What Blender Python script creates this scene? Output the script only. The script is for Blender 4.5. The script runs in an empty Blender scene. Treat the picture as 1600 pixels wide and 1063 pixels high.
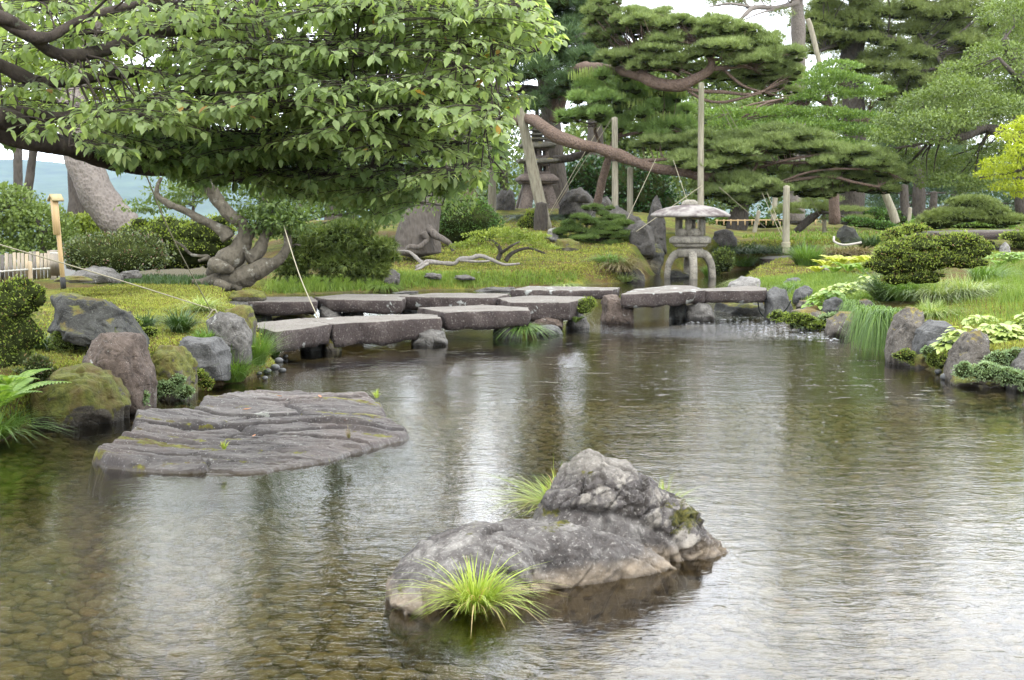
import bpy, bmesh, math
import numpy as np
from mathutils import Vector, Matrix

# ------------------------------------------------------------------ camera, light
SC = bpy.context.scene
COL = SC.collection
F = 2300.0                     # focal length in photo pixels (1600 wide)
EYE = 1.7
PITCH = math.atan(206.5 / F)
cam_d = bpy.data.cameras.new('camera')
cam = bpy.data.objects.new('camera', cam_d)
COL.objects.link(cam)
cam.location = (0, 0, EYE)
cam.rotation_euler = (math.pi / 2 - PITCH, 0, 0)
cam_d.sensor_width = 36.0
cam_d.lens = F / 1600 * 36
cam_d.clip_end = 20000
cam_d.clip_start = 0.05
SC.camera = cam
cam_d.dof.use_dof = True
cam_d.dof.focus_distance = 10.0
cam_d.dof.aperture_fstop = 13.0

world = bpy.data.worlds.new('World')
SC.world = world
world.use_nodes = True
wt = world.node_tree
wt.nodes.clear()
SUN_EL, SUN_AZ = math.radians(58), math.radians(140)   # azimuth from +Y, clockwise
sky = wt.nodes.new('ShaderNodeTexSky'); sky.sky_type = 'NISHITA'; sky.sun_disc = False
sky.sun_elevation = SUN_EL; sky.sun_rotation = SUN_AZ
sky.dust_density = 3.0
tc = wt.nodes.new('ShaderNodeTexCoord')
nz = wt.nodes.new('ShaderNodeTexNoise'); nz.inputs['Scale'].default_value = 2.2; nz.inputs['Detail'].default_value = 5
mp = wt.nodes.new('ShaderNodeMapping'); mp.inputs['Scale'].default_value = (1, 1, 2.6)
cr = wt.nodes.new('ShaderNodeValToRGB')
cr.color_ramp.elements[0].position = .3; cr.color_ramp.elements[0].color = (.84, .88, .95, 1)
cr.color_ramp.elements[1].position = .68; cr.color_ramp.elements[1].color = (1, 1, 1, 1)
vm = wt.nodes.new('ShaderNodeVectorMath'); vm.operation = 'SCALE'; vm.inputs['Scale'].default_value = 34.
mx = wt.nodes.new('ShaderNodeMix'); mx.data_type = 'RGBA'; mx.inputs[0].default_value = .88
bg = wt.nodes.new('ShaderNodeBackground'); bg.inputs['Strength'].default_value = .1
wo = wt.nodes.new('ShaderNodeOutputWorld')
L = wt.links.new
L(tc.outputs['Generated'], mp.inputs[0]); L(mp.outputs[0], nz.inputs['Vector']); L(nz.outputs['Fac'], cr.inputs[0])
L(cr.outputs[0], vm.inputs[0]); L(sky.outputs[0], mx.inputs[6]); L(vm.outputs[0], mx.inputs[7])
L(mx.outputs[2], bg.inputs['Color']); L(bg.outputs[0], wo.inputs['Surface'])

sd = bpy.data.lights.new('sun', 'SUN'); sd.energy = 1.3; sd.angle = math.radians(14); sd.color = (1, .95, .87)
sun = bpy.data.objects.new('sun', sd); COL.objects.link(sun)
_d = Vector((math.sin(SUN_AZ) * math.cos(SUN_EL), math.cos(SUN_AZ) * math.cos(SUN_EL), math.sin(SUN_EL)))
sun.rotation_euler = _d.to_track_quat('Z', 'Y').to_euler()

SC.view_settings.view_transform = 'Standard'
SC.view_settings.look = 'None'
SC.view_settings.gamma = 1
SC.view_settings.exposure = 0.66
SC.cycles.max_bounces = 7
SC.cycles.diffuse_bounces = 3
SC.cycles.glossy_bounces = 3
SC.cycles.transmission_bounces = 4
SC.cycles.transparent_max_bounces = 8
SC.cycles.caustics_reflective = False
SC.cycles.caustics_refractive = False
SC.cycles.sample_clamp_indirect = 6

# ------------------------------------------------------------------ helpers
rng = np.random.default_rng(11)
CP, SP = math.cos(PITCH), math.sin(PITCH)

def ray(px, py):
    u = (np.asarray(px, float) - 800) / F; v = (531.5 - np.asarray(py, float)) / F
    return np.stack([u + 0 * v, CP + v * SP + 0 * u, -SP + v * CP + 0 * u], -1)
def P(px, py, Y):
    """the place seen at photo pixel (px, py), Y metres away"""
    d = ray(px, py); t = np.asarray(Y, float) / d[..., 1]
    return np.array([0, 0, EYE]) + d * t[..., None]
def G(px, py, z):
    """the place seen at photo pixel (px, py), at height z"""
    d = ray(px, py); t = (z - EYE) / d[..., 2]
    return np.array([0, 0, EYE]) + d * t[..., None]
def sz(npx, Y): return npx * Y / F

def _hash(ix, iy, iz, seed):
    h = (ix.astype(np.int64) * 374761393 + iy.astype(np.int64) * 668265263 + iz.astype(np.int64) * 2147483647 + seed * 1274126177) & 0xffffffff
    h = ((h ^ (h >> 13)) * 1274126177) & 0xffffffff
    h = ((h ^ (h >> 16)) * 2246822519) & 0xffffffff
    return ((h ^ (h >> 15)) & 0xffffff) / float(0xffffff)
def noise(p, seed=0):
    p = np.asarray(p, float); i = np.floor(p); f = p - i; i = i.astype(np.int64)
    f = f * f * f * (f * (f * 6 - 15) + 10)
    r = 0
    for a in (0, 1):
        wa = f[..., 0] if a else 1 - f[..., 0]
        for b in (0, 1):
            wb = f[..., 1] if b else 1 - f[..., 1]
            for c in (0, 1):
                wc = f[..., 2] if c else 1 - f[..., 2]
                r = r + wa * wb * wc * _hash(i[..., 0] + a, i[..., 1] + b, i[..., 2] + c, seed)
    return r * 2 - 1
def fbm(p, octs=4, seed=0, gain=.5):
    p = np.asarray(p, float); r = 0; a = 1; s = 0
    for k in range(octs):
        r = r + a * noise(p * (2.03 ** k) + 17.3 * k, seed + k); s += a; a *= gain
    return r / s
def ridged(p, octs=4, seed=0):
    p = np.asarray(p, float); r = 0; a = 1; s = 0
    for k in range(octs):
        r = r + a * (1 - np.abs(noise(p * (2.07 ** k) + 9.1 * k, seed + k)) * 2); s += a; a *= .5
    return r / s

def facets(p, cell, seed=0, jit=.9):
    """broken planes: tilted-plane height inside random cells, and the distance to the nearest crack"""
    p = np.asarray(p, float) / cell; i0 = np.floor(p).astype(np.int64); n = p.shape[:-1]
    f1 = np.full(n, 9.); f2 = np.full(n, 9.); h = np.zeros(n); rnd = np.zeros(n)
    for a in (-1, 0, 1):
        for b in (-1, 0, 1):
            for c in (-1, 0, 1):
                ii = i0 + [a, b, c]; x, y, z = ii[..., 0], ii[..., 1], ii[..., 2]
                r = [_hash(x, y, z, seed + k) for k in range(7)]
                dv = p - (ii + .5 + jit * (np.stack(r[:3], -1) - .5)); d = np.sqrt((dv ** 2).sum(-1))
                near = d < f1; f2 = np.where(near, f1, np.minimum(f2, d)); f1 = np.where(near, d, f1)
                hh = dv[..., 0] * (r[3] - .5) * 2 + dv[..., 1] * (r[4] - .5) * 2 + dv[..., 2] * (r[5] - .5) * 2 + (r[6] - .5) * .8
                h = np.where(near, hh, h); rnd = np.where(near, r[6], rnd)
    return h, f2 - f1, rnd

def tag(o, label=None, cat=None, group=None, kind=None):
    if label: o['label'] = label
    if cat: o['category'] = cat
    if group: o['group'] = group
    if kind: o['kind'] = kind
    return o
def empty(name, loc, label=None, cat=None, group=None):
    o = bpy.data.objects.new(name, None); COL.objects.link(o); o.location = [float(v) for v in loc]
    o.empty_display_size = .1
    return tag(o, label, cat, group)
def wloc(o):
    v = np.zeros(3)
    while o is not None: v = v + np.array(o.location); o = o.parent
    return v
def make_data(name, v, f, mat, smooth=True, mi=None):
    """v (n,3); f (m,k) array or list of such arrays"""
    fs = f if isinstance(f, list) else [f]
    me = bpy.data.meshes.new(name)
    me.vertices.add(len(v)); me.vertices.foreach_set('co', np.ascontiguousarray(v, np.float32).ravel())
    tot = sum(a.size for a in fs); npoly = sum(len(a) for a in fs)
    me.loops.add(tot); me.polygons.add(npoly)
    me.loops.foreach_set('vertex_index', np.concatenate([np.ascontiguousarray(a, np.int32).ravel() for a in fs]))
    st = []; c = 0
    for a in fs: st.append(c + np.arange(len(a)) * a.shape[1]); c += a.size
    me.polygons.foreach_set('loop_start', np.concatenate(st).astype(np.int32))
    me.update(calc_edges=True)
    if smooth: me.polygons.foreach_set('use_smooth', np.ones(npoly, bool))
    for m in (mat if isinstance(mat, (list, tuple)) else [mat]): me.materials.append(m)
    if mi is not None: me.polygons.foreach_set('material_index', mi)
    me.validate(verbose=False) if False else None
    return me
def add(name, v, f, mat, parent=None, loc=None, smooth=True, attrs=None, mi=None):
    """one mesh object; v in world coordinates. Top-level objects get their origin at the base."""
    v = np.asarray(v, float)
    if parent is not None: base = wloc(parent); oloc = (0, 0, 0)
    else:
        base = np.array(loc, float) if loc is not None else np.array([(v[:, 0].min() + v[:, 0].max()) / 2, (v[:, 1].min() + v[:, 1].max()) / 2, v[:, 2].min()])
        oloc = base
    me = make_data(name, v - base, f, mat, smooth, mi)
    if attrs:
        for k, a in attrs.items():
            at = me.attributes.new(k, 'FLOAT', 'POINT'); at.data.foreach_set('value', np.asarray(a, np.float32))
    o = bpy.data.objects.new(name, me); COL.objects.link(o)
    o.location = [float(q) for q in oloc]
    if parent is not None: o.parent = parent
    return o
class MB:
    """collects shapes into one mesh"""
    def __init__(s): s.v = []; s.q = []; s.t = []; s.n = 0
    def put(s, v, f):
        v = np.asarray(v, float)
        for a in (f if isinstance(f, list) else [f]):
            a = np.asarray(a)
            if len(a): (s.q if a.shape[1] == 4 else s.t).append(a + s.n)
        s.v.append(v); s.n += len(v); return s
    def arr(s):
        f = []
        if s.q: f.append(np.concatenate(s.q))
        if s.t: f.append(np.concatenate(s.t))
        return np.concatenate(s.v), f
    def add(s, name, mat, parent=None, **k):
        v, f = s.arr(); return add(name, v, f, mat, parent, **k)

_ico = {}
def ico(n):
    if n not in _ico:
        bm = bmesh.new(); bmesh.ops.create_icosphere(bm, subdivisions=n, radius=1)
        bm.verts.ensure_lookup_table()
        _ico[n] = (np.array([v.co[:] for v in bm.verts]), np.array([[v.index for v in f.verts] for f in bm.faces])); bm.free()
    return _ico[n]
def box(c, s, rz=0, bev=0):
    c = np.array(c, float); s = np.array(s, float) / 2
    if bev:
        # chamfered box: 24 vertices
        vs = []
        for sx in (-1, 1):
            for sy in (-1, 1):
                for sz_ in (-1, 1):
                    sg = np.array([sx, sy, sz_])
                    for k in range(3):
                        q = s - bev; q = q.copy(); q[k] = s[k]; vs.append(sg * q)
        v = np.array(vs)
        bm = bmesh.new()
        for q in v: bm.verts.new(q)
        bmesh.ops.convex_hull(bm, input=bm.verts)
        bm.verts.ensure_lookup_table()
        v = np.array([q.co[:] for q in bm.verts]); f = np.array([[q.index for q in t.verts] for t in bm.faces if len(t.verts) == 3]); bm.free()
    else:
        v = np.array([[x, y, z] for x in (-1, 1) for y in (-1, 1) for z in (-1, 1)]) * s
        f = np.array([[0, 1, 3, 2], [4, 6, 7, 5], [0, 4, 5, 1], [2, 3, 7, 6], [0, 2, 6, 4], [1, 5, 7, 3]])
    ca, sa = math.cos(rz), math.sin(rz)
    R = np.array([[ca, -sa, 0], [sa, ca, 0], [0, 0, 1]])
    return v @ R.T + c, f
def smooth_path(pts, n):
    pts = np.asarray(pts, float)
    if len(pts) < 3: return pts[0] + (pts[-1] - pts[0]) * np.linspace(0, 1, n)[:, None]
    p = np.vstack([2 * pts[0] - pts[1], pts, 2 * pts[-1] - pts[-2]])
    t = np.linspace(0, len(pts) - 1 - 1e-6, n); i = t.astype(int); u = (t - i)[:, None]
    a, b, c, d = p[i], p[i + 1], p[i + 2], p[i + 3]
    return .5 * (2 * b + (c - a) * u + (2 * a - 5 * b + 4 * c - d) * u ** 2 + (3 * b - a - 3 * c + d) * u ** 3)
def tube(pts, rad, ns=8, n=None, rough=0, seed=0, cap=True, knob=0):
    """tapered tube through pts"""
    n = n or max(2, (len(pts) - 1) * 5 + 1)
    pr = np.column_stack([np.asarray(pts, float), np.broadcast_to(rad, (len(pts),))])
    c = smooth_path(pr, n); r = np.maximum(c[:, 3], .0008); c = c[:, :3]
    T = np.gradient(c, axis=0); T /= np.linalg.norm(T, axis=1)[:, None] + 1e-12
    U = np.zeros_like(T); up = np.array([0, 0, 1.]) if abs(T[0, 2]) < .9 else np.array([1., 0, 0])
    u = np.cross(T[0], up); u /= np.linalg.norm(u)
    for k in range(n):
        u = u - T[k] * np.dot(u, T[k]); u /= np.linalg.norm(u) + 1e-12; U[k] = u
    W = np.cross(T, U); a = np.linspace(0, 2 * np.pi, ns, endpoint=False)
    ring = U[:, None, :] * np.cos(a)[None, :, None] + W[:, None, :] * np.sin(a)[None, :, None]
    rr = np.repeat(r[:, None], ns, 1)
    if rough:
        q = c[:, None, :] + ring * rr[..., None]
        rr = rr * (1 + rough * fbm(q / (r.mean() * 1.6), 3, seed) + knob * fbm(q / (r.mean() * 4), 2, seed + 5))
    v = (c[:, None, :] + ring * rr[..., None]).reshape(-1, 3)
    i = np.arange(n - 1)[:, None] * ns; j = np.arange(ns)[None, :]; j2 = (j + 1) % ns
    f = [np.stack([i + j, i + j2, i + ns + j2, i + ns + j], -1).reshape(-1, 4)]
    if cap:
        v = np.vstack([v, c[:1] - T[:1] * r[0] * .2, c[-1:] + T[-1:] * r[-1] * .3]); k0 = n * ns
        jj = np.arange(ns); f.append(np.concatenate([np.stack([jj * 0 + k0, (jj + 1) % ns, jj], -1),
                    np.stack([jj * 0 + k0 + 1, (n - 1) * ns + jj, (n - 1) * ns + (jj + 1) % ns], -1)]))
    return v, f
def pxpath(lst):
    """[(px, py, Y, radius in px)] -> points, radii"""
    a = np.array(lst, float); return P(a[:, 0], a[:, 1], a[:, 2]), a[:, 3] * a[:, 2] / F
def rand_unit(n):
    v = rng.normal(size=(n, 3)); return v / np.linalg.norm(v, axis=1)[:, None]
def norm(v): return v / (np.linalg.norm(v, axis=-1, keepdims=True) + 1e-12)
def inst(tv, tf, pos, fwd, up, scale):
    """copies of a template (x forward, z up) as one vertex / face array"""
    X = norm(fwd); Y_ = norm(np.cross(up, X)); Z = np.cross(X, Y_)
    s = np.asarray(scale, float)
    if s.ndim == 1: s = np.repeat(s[:, None], 3, 1)
    v = (pos[:, None, :] + X[:, None, :] * (tv[None, :, 0] * s[:, :1])[..., None] + Y_[:, None, :] * (tv[None, :, 1] * s[:, 1:2])[..., None]
         + Z[:, None, :] * (tv[None, :, 2] * s[:, 2:])[..., None]).reshape(-1, 3)
    f = (tf[None] + (np.arange(len(pos)) * len(tv))[:, None, None]).reshape(-1, tf.shape[1])
    return v, f
def in_poly(x, y, poly):
    poly = np.asarray(poly, float); r = np.zeros(np.shape(x), bool); n = len(poly)
    for i in range(n):
        x1, y1 = poly[i]; x2, y2 = poly[(i + 1) % n]
        c = ((y1 > y) != (y2 > y)); r ^= c & (x < (x2 - x1) * (y - y1) / (y2 - y1 + 1e-12) + x1)
    return r
def sdf(x, y, poly):
    """distance to polygon edge, positive outside"""
    poly = np.asarray(poly, float); d = np.full(np.shape(x), 1e9); n = len(poly)
    for i in range(n):
        a = poly[i]; b = poly[(i + 1) % n]; ab = b - a
        t = np.clip(((x - a[0]) * ab[0] + (y - a[1]) * ab[1]) / (ab @ ab + 1e-12), 0, 1)
        d = np.minimum(d, np.hypot(x - a[0] - t * ab[0], y - a[1] - t * ab[1]))
    return np.where(in_poly(x, y, poly), -d, d)
def sample_poly(poly, n):
    poly = np.asarray(poly, float); lo, hi = poly.min(0), poly.max(0); out = np.zeros((0, 2))
    while len(out) < n:
        q = rng.uniform(lo, hi, (n * 3, 2)); out = np.vstack([out, q[in_poly(q[:, 0], q[:, 1], poly)]])
    return out[:n]
def sstep(a, b, x):
    t = np.clip((x - a) / (b - a), 0, 1); return t * t * (3 - 2 * t)

# ------------------------------------------------------------------ materials
class NT:
    def __init__(s, name):
        s.m = bpy.data.materials.new(name); s.m.use_nodes = True; s.t = s.m.node_tree; s.t.nodes.clear()
        s.out = s.n('OutputMaterial'); s.geo = s.n('NewGeometry')
    def n(s, k, **kw):
        q = s.t.nodes.new('ShaderNode' + k)
        for a, b in kw.items(): setattr(q, a, b)
        return q
    def l(s, a, b): s.t.links.new(a, b)
    def pos(s, scale=(1, 1, 1)):
        m = s.n('Mapping'); m.inputs['Scale'].default_value = scale; s.l(s.geo.outputs['Position'], m.inputs[0]); return m.outputs[0]
    def noise(s, scale, detail=4, rough=.55, vec=None, dist=0):
        q = s.n('TexNoise'); q.inputs['Scale'].default_value = scale; q.inputs['Detail'].default_value = detail
        q.inputs['Roughness'].default_value = rough; q.inputs['Distortion'].default_value = dist
        s.l(vec if vec is not None else s.geo.outputs['Position'], q.inputs['Vector']); return q.outputs['Fac']
    def vor(s, scale, vec=None, feature='F1'):
        q = s.n('TexVoronoi', feature=feature); q.inputs['Scale'].default_value = scale
        s.l(vec if vec is not None else s.geo.outputs['Position'], q.inputs['Vector']); return q
    def ramp(s, fac, stops, interp='LINEAR'):
        q = s.n('ValToRGB'); q.color_ramp.interpolation = interp; e = q.color_ramp.elements
        while len(e) < len(stops): e.new(.5)
        for k, (p, c) in enumerate(stops):
            e[k].position = p; e[k].color = (*c, 1) if hasattr(c, '__len__') else (c, c, c, 1)
        s.l(fac, q.inputs[0]); return q.outputs[0]
    def mix(s, fac, a, b, mode='MIX'):
        q = s.n('Mix', data_type='RGBA', blend_type=mode)
        for i, v in ((0, fac), (6, a), (7, b)):
            if isinstance(v, (int, float)): q.inputs[i].default_value = v
            elif isinstance(v, tuple): q.inputs[i].default_value = (*v, 1)
            else: s.l(v, q.inputs[i])
        return q.outputs[2]
    def math(s, op, a, b=0.0, c=None, clamp=False):
        q = s.n('Math', operation=op, use_clamp=clamp)
        for i, v in enumerate((a, b) if c is None else (a, b, c)):
            if isinstance(v, (int, float)): q.inputs[i].default_value = v
            else: s.l(v, q.inputs[i])
        return q.outputs[0]
    def bump(s, h, strength=.5, dist=.02, nrm=None):
        q = s.n('Bump'); q.inputs['Strength'].default_value = strength; q.inputs['Distance'].default_value = dist
        s.l(h, q.inputs['Height'])
        if nrm is not None: s.l(nrm, q.inputs['Normal'])
        return q.outputs[0]
    def attr(s, name):
        q = s.n('Attribute', attribute_name=name); return q.outputs['Fac']
    def upness(s):
        q = s.n('SeparateXYZ'); s.l(s.geo.outputs['Normal'], q.inputs[0]); return q.outputs['Z']
    def z(s):
        q = s.n('SeparateXYZ'); s.l(s.geo.outputs['Position'], q.inputs[0]); return q.outputs['Z']
    def done(s, col, rough=.8, nrm=None, spec=.3):
        b = s.n('BsdfPrincipled')
        if isinstance(col, tuple): b.inputs['Base Color'].default_value = (*col, 1)
        else: s.l(col, b.inputs['Base Color'])
        if isinstance(rough, (int, float)): b.inputs['Roughness'].default_value = rough
        else: s.l(rough, b.inputs['Roughness'])
        b.inputs['Specular IOR Level'].default_value = spec
        if nrm is not None: s.l(nrm, b.inputs['Normal'])
        s.l(b.outputs[0], s.out.inputs['Surface']); return s.m

def leaf_mat(name, cols, trans=.35, rough=.45, tcol=None, clump=.8, spec=.35, hue=None):
    """cols: dark, mid, light real leaf colours chosen per leaf; clump = size of colour patches in 1/m"""
    s = NT(name)
    r = s.math('FRACT', s.math('ADD', s.geo.outputs['Random Per Island'], s.n('ObjectInfo').outputs['Random']))
    nf = s.noise(clump, 3)
    f = s.math('ADD', s.math('MULTIPLY', r, .62), s.math('MULTIPLY', s.math('SUBTRACT', nf, .3), .9), clamp=True)
    st = [(i / (len(cols) - 1) * .9 + .03, c) for i, c in enumerate(cols)]
    col = s.ramp(f, st)
    if hue:    # a few leaves of another colour
        r2 = s.math('FRACT', s.math('MULTIPLY', r, 37.7))
        col = s.mix(s.math('GREATER_THAN', r2, 1 - hue[1]), col, hue[0])
    b = s.n('BsdfPrincipled'); s.l(col, b.inputs['Base Color']); b.inputs['Roughness'].default_value = rough
    b.inputs['Specular IOR Level'].default_value = spec
    t = s.n('BsdfTranslucent')
    s.l(s.mix(1.0, col, tcol or (1.5, 1.55, .7), 'MULTIPLY'), t.inputs['Color'])
    m = s.n('MixShader'); m.inputs[0].default_value = trans
    s.l(b.outputs[0], m.inputs[1]); s.l(t.outputs[0], m.inputs[2]); s.l(m.outputs[0], s.out.inputs['Surface'])
    return s.m

def rock_mat(name, c1, c2, lichen=None, lamt=.5, moss=0.0, mosscol=((.035, .042, .010), (.115, .12, .022)), scale=1., stretch=(1, 1, 1), wet=True, speck=.3, crack=.5, bumpd=.02):
    s = NT(name)
    v = s.pos(stretch)
    n1 = s.noise(3.5 * scale, 8, .62, v); n2 = s.noise(26 * scale, 5, .7, v)
    col = s.ramp(n1, [(.3, c1), (.5, tuple((a + b) / 2 for a, b in zip(c1, c2))), (.7, c2)])
    col = s.mix(s.ramp(n2, [(.35, .0), (.75, .45)]), col, tuple(x * .45 for x in c1))
    col = s.mix(s.ramp(s.noise(9 * scale, 7, .7, v, 1.2), [(.38, .75), (.5, 0.)]), col, tuple(x * .5 for x in c1))
    # pale crystals
    col = s.mix(s.math('MULTIPLY', s.ramp(s.noise(75 * scale, 3, .6), [(.58, 0.), (.68, 1.)]), speck), col, tuple(min(1, x * 2.2 + .05) for x in c2))
    if lichen:
        vo = s.noise(11 * scale, 7, .68, dist=.9)
        lf = s.ramp(vo, [(.685 - .2 * lamt, 0.), (.75 - .2 * lamt, .8)])
        lf = s.math('MULTIPLY', lf, s.ramp(s.noise(50, 3), [(.3, .45), (.6, 1.)]))
        col = s.mix(lf, col, lichen)
    if moss > 0:
        mn = s.noise(4.2 * scale, 6, .65, dist=.3)
        f = s.math('ADD', s.math('MULTIPLY', s.upness(), .42), s.math('ADD', mn, moss - .95))
        mf = s.ramp(f, [(.48, 0.), (.56, 1.)])
        mc = s.mix(s.ramp(s.noise(5, 4, .6), [(.45, 0.), (.65, .7)]), s.ramp(s.noise(22, 6, .75), [(.32, mosscol[0]), (.62, mosscol[1])]), (.085, .055, .02))
        col = s.mix(mf, col, mc)
    rough = .82
    if wet:    # damp stone at the water line
        zz = s.math('ADD', s.z(), s.math('MULTIPLY', s.noise(9, 4), .05))
        wf = s.ramp(zz, [(.035, 1.), (.075, 0.)])
        col = s.mix(s.math('MULTIPLY', wf, .6), col, tuple(x * .35 for x in c1))
        rough = s.mix(wf, (.82,) * 3, (.35,) * 3)
    h = s.math('ADD', s.math('MULTIPLY', n1, 1.2), s.math('MULTIPLY', s.noise(48 * scale, 6, .7, v), .35))
    if crack:
        vc = s.vor(5 * scale, s.pos(tuple(x * 1.0 for x in stretch)), 'DISTANCE_TO_EDGE')
        h = s.math('ADD', h, s.math('MULTIPLY', s.ramp(vc.outputs['Distance'], [(0., 0.), (.05, 1.)]), .25 * crack))
    return s.done(col, rough, s.bump(h, 1., bumpd * 1.8), .25)

def bark_mat(name, c1, c2, scale=1, plates=True, zs=.35, patches=None):
    s = NT(name)
    v = s.pos((1, 1, zs)); n1 = s.noise(9 * scale, 7, .65, v, .4); vo = s.vor(16 * scale, v)
    h = s.math('ADD', n1, s.math('MULTIPLY', vo.outputs['Distance'], .8 if plates else .2))
    col = s.ramp(h, [(.35, c2), (.6, tuple((a + b) / 2 for a, b in zip(c1, c2))), (.95, c1)])
    col = s.mix(s.ramp(s.noise(2.5, 3), [(.4, 0.), (.65, .5)]), col, tuple(x * .55 for x in c1))
    if patches: col = s.mix(s.ramp(s.noise(6, 5, .6), [(.6, 0.), (.66, .7)]), col, patches)
    return s.done(col, .9, s.bump(h, 1., .03), .15)
# ------------------------------------------------------------------ the materials of the place
M = {}
# ground: moss lawn on land, brown silt under water
s = NT('moss_ground')
n1 = s.noise(.55, 5, .6); n2 = s.noise(3.2, 6, .65); n3 = s.noise(38, 4, .7)
c = s.ramp(n2, [(.3, (.045, .06, .014)), (.47, (.12, .14, .025)), (.6, (.22, .22, .04)), (.74, (.14, .18, .035))])
c = s.mix(s.ramp(n1, [(.45, 0.), (.56, .9)]), c, (.12, .075, .033))
c = s.mix(s.ramp(s.noise(1.1, 5, .6, dist=.4), [(.56, 0.), (.64, .7)]), c, (.10, .14, .030))
c = s.mix(s.ramp(n3, [(.3, .55), (.6, 0.)]), c, (.03, .032, .010))
zz = s.math('ADD', s.z(), s.math('MULTIPLY', n2, .04))
c = s.mix(s.ramp(zz, [(0., 1.), (.06, 0.)]), c, (.075, .066, .04))
M['ground'] = s.done(c, .95, s.bump(s.math('ADD', n3, s.math('MULTIPLY', s.noise(9, 5, .6), 1.6)), 1., .05), .1)
s = NT('pond_cobble')
c = s.ramp(s.geo.outputs['Random Per Island'], [(0, (.095, .083, .05)), (.4, (.12, .106, .066)), (.7, (.14, .124, .08)), (.93, (.165, .15, .105)), (1, (.18, .14, .085))])
c = s.mix(s.ramp(s.noise(30, 5, .7), [(.35, .6), (.65, 0.)]), c, (.04, .04, .016))
c = s.mix(s.ramp(s.noise(.9, 3), [(.5, 0.), (.7, .35)]), c, (.065, .066, .025))
M['cobble'] = s.done(c, .8, s.bump(s.noise(60, 4), .6, .01), .2)

# water: Fresnel mirror over clear, slightly brown water; rain rings and wind ripples in its surface
s = NT('pond_water')
vs = s.pos((.55, 1.0, 1.0))
w1 = s.noise(2.6, 3, .5, vs, .6); w2 = s.noise(9.5, 4, .55, vs, .8); w3 = s.noise(34, 3, .6, vs, .3)
calm = s.ramp(s.noise(.33, 3, .5, s.pos((.5, 1, 1))), [(.36, .40), (.62, 1.)])
def rings(scale, keep, rmin, rmax, wid, amp):
    q = s.vor(scale, None); q.voronoi_dimensions = '2D'; q.inputs['Randomness'].default_value = .9
    sp = s.n('SeparateColor'); s.l(q.outputs['Color'], sp.inputs[0])
    r0 = s.math('MULTIPLY_ADD', sp.outputs[0], rmax - rmin, rmin)
    d = s.math('SUBTRACT', q.outputs['Distance'], r0)
    g = s.math('EXPONENT', s.math('MULTIPLY', s.math('POWER', s.math('DIVIDE', s.math('ABSOLUTE', d), wid), 2), -1))
    wv = s.math('COSINE', s.math('MULTIPLY', d, 2.6 / wid))
    on = s.math('LESS_THAN', sp.outputs[1], keep)
    fade = s.math('SUBTRACT', 1.15, sp.outputs[0])
    return s.math('MULTIPLY', s.math('MULTIPLY', s.math('MULTIPLY', g, wv), s.math('MULTIPLY', on, fade)), amp)
h = s.math('MULTIPLY', w1, .0052)
h = s.math('ADD', h, s.math('MULTIPLY', s.math('MULTIPLY', w2, calm), 0.0036))
h = s.math('ADD', h, s.math('MULTIPLY', s.math('MULTIPLY', w3, calm), .0021))
h = s.math('ADD', h, rings(1.15, .35, .04, .34, .045, .0007))
h = s.math('ADD', h, rings(2.3, .5, .04, .3, .06, .0006))
h = s.math('ADD', h, rings(4.6, .4, .05, .25, .10, .0006))
# lively water where the stream comes in under the last slab
vd = s.n('VectorMath', operation='DISTANCE'); mpp = s.pos((.42, 1., 1.)); s.l(mpp, vd.inputs[0]); vd.inputs[1].default_value = (1.75, 21.0, 0)
live = s.ramp(s.math('DIVIDE', vd.outputs['Value'], 3.0), [(0.1, 1.), (.75, 0.)])
h = s.math('ADD', h, s.math('MULTIPLY', s.math('MULTIPLY', s.noise(14, 4, .6, s.pos((.5, 1, 1)), 1.2), live), .03))
vd2 = s.n('VectorMath', operation='DISTANCE'); s.l(mpp, vd2.inputs[0]); vd2.inputs[1].default_value = (1.3, 17.5, 0)
live2 = s.ramp(s.math('DIVIDE', vd2.outputs['Value'], 6.0), [(0.1, 1.), (.9, 0.)])
dots = s.ramp(s.noise(7.5, 3, .5, s.pos((.45, 1, 1)), .4), [(.62, 0.), (.72, 1.)])
h = s.math('ADD', h, s.math('MULTIPLY', s.math('MULTIPLY', dots, live2), .022))
nr = s.bump(h, 1., 1.)
fr = s.n('Fresnel'); fr.inputs['IOR'].default_value = 1.333; s.l(nr, fr.inputs['Normal'])
gl = s.n('BsdfGlossy'); gl.inputs['Roughness'].default_value = .05; s.l(nr, gl.inputs['Normal']); gl.inputs['Color'].default_value = (1, 1, 1, 1)
tr = s.n('BsdfTransparent'); tr.inputs['Color'].default_value = (.78, .71, .50, 1)
ms = s.n('MixShader'); s.l(fr.outputs[0], ms.inputs[0]); s.l(tr.outputs[0], ms.inputs[1]); s.l(gl.outputs[0], ms.inputs[2])
s.l(ms.outputs[0], s.out.inputs['Surface'])
M['water'] = s.m

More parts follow.
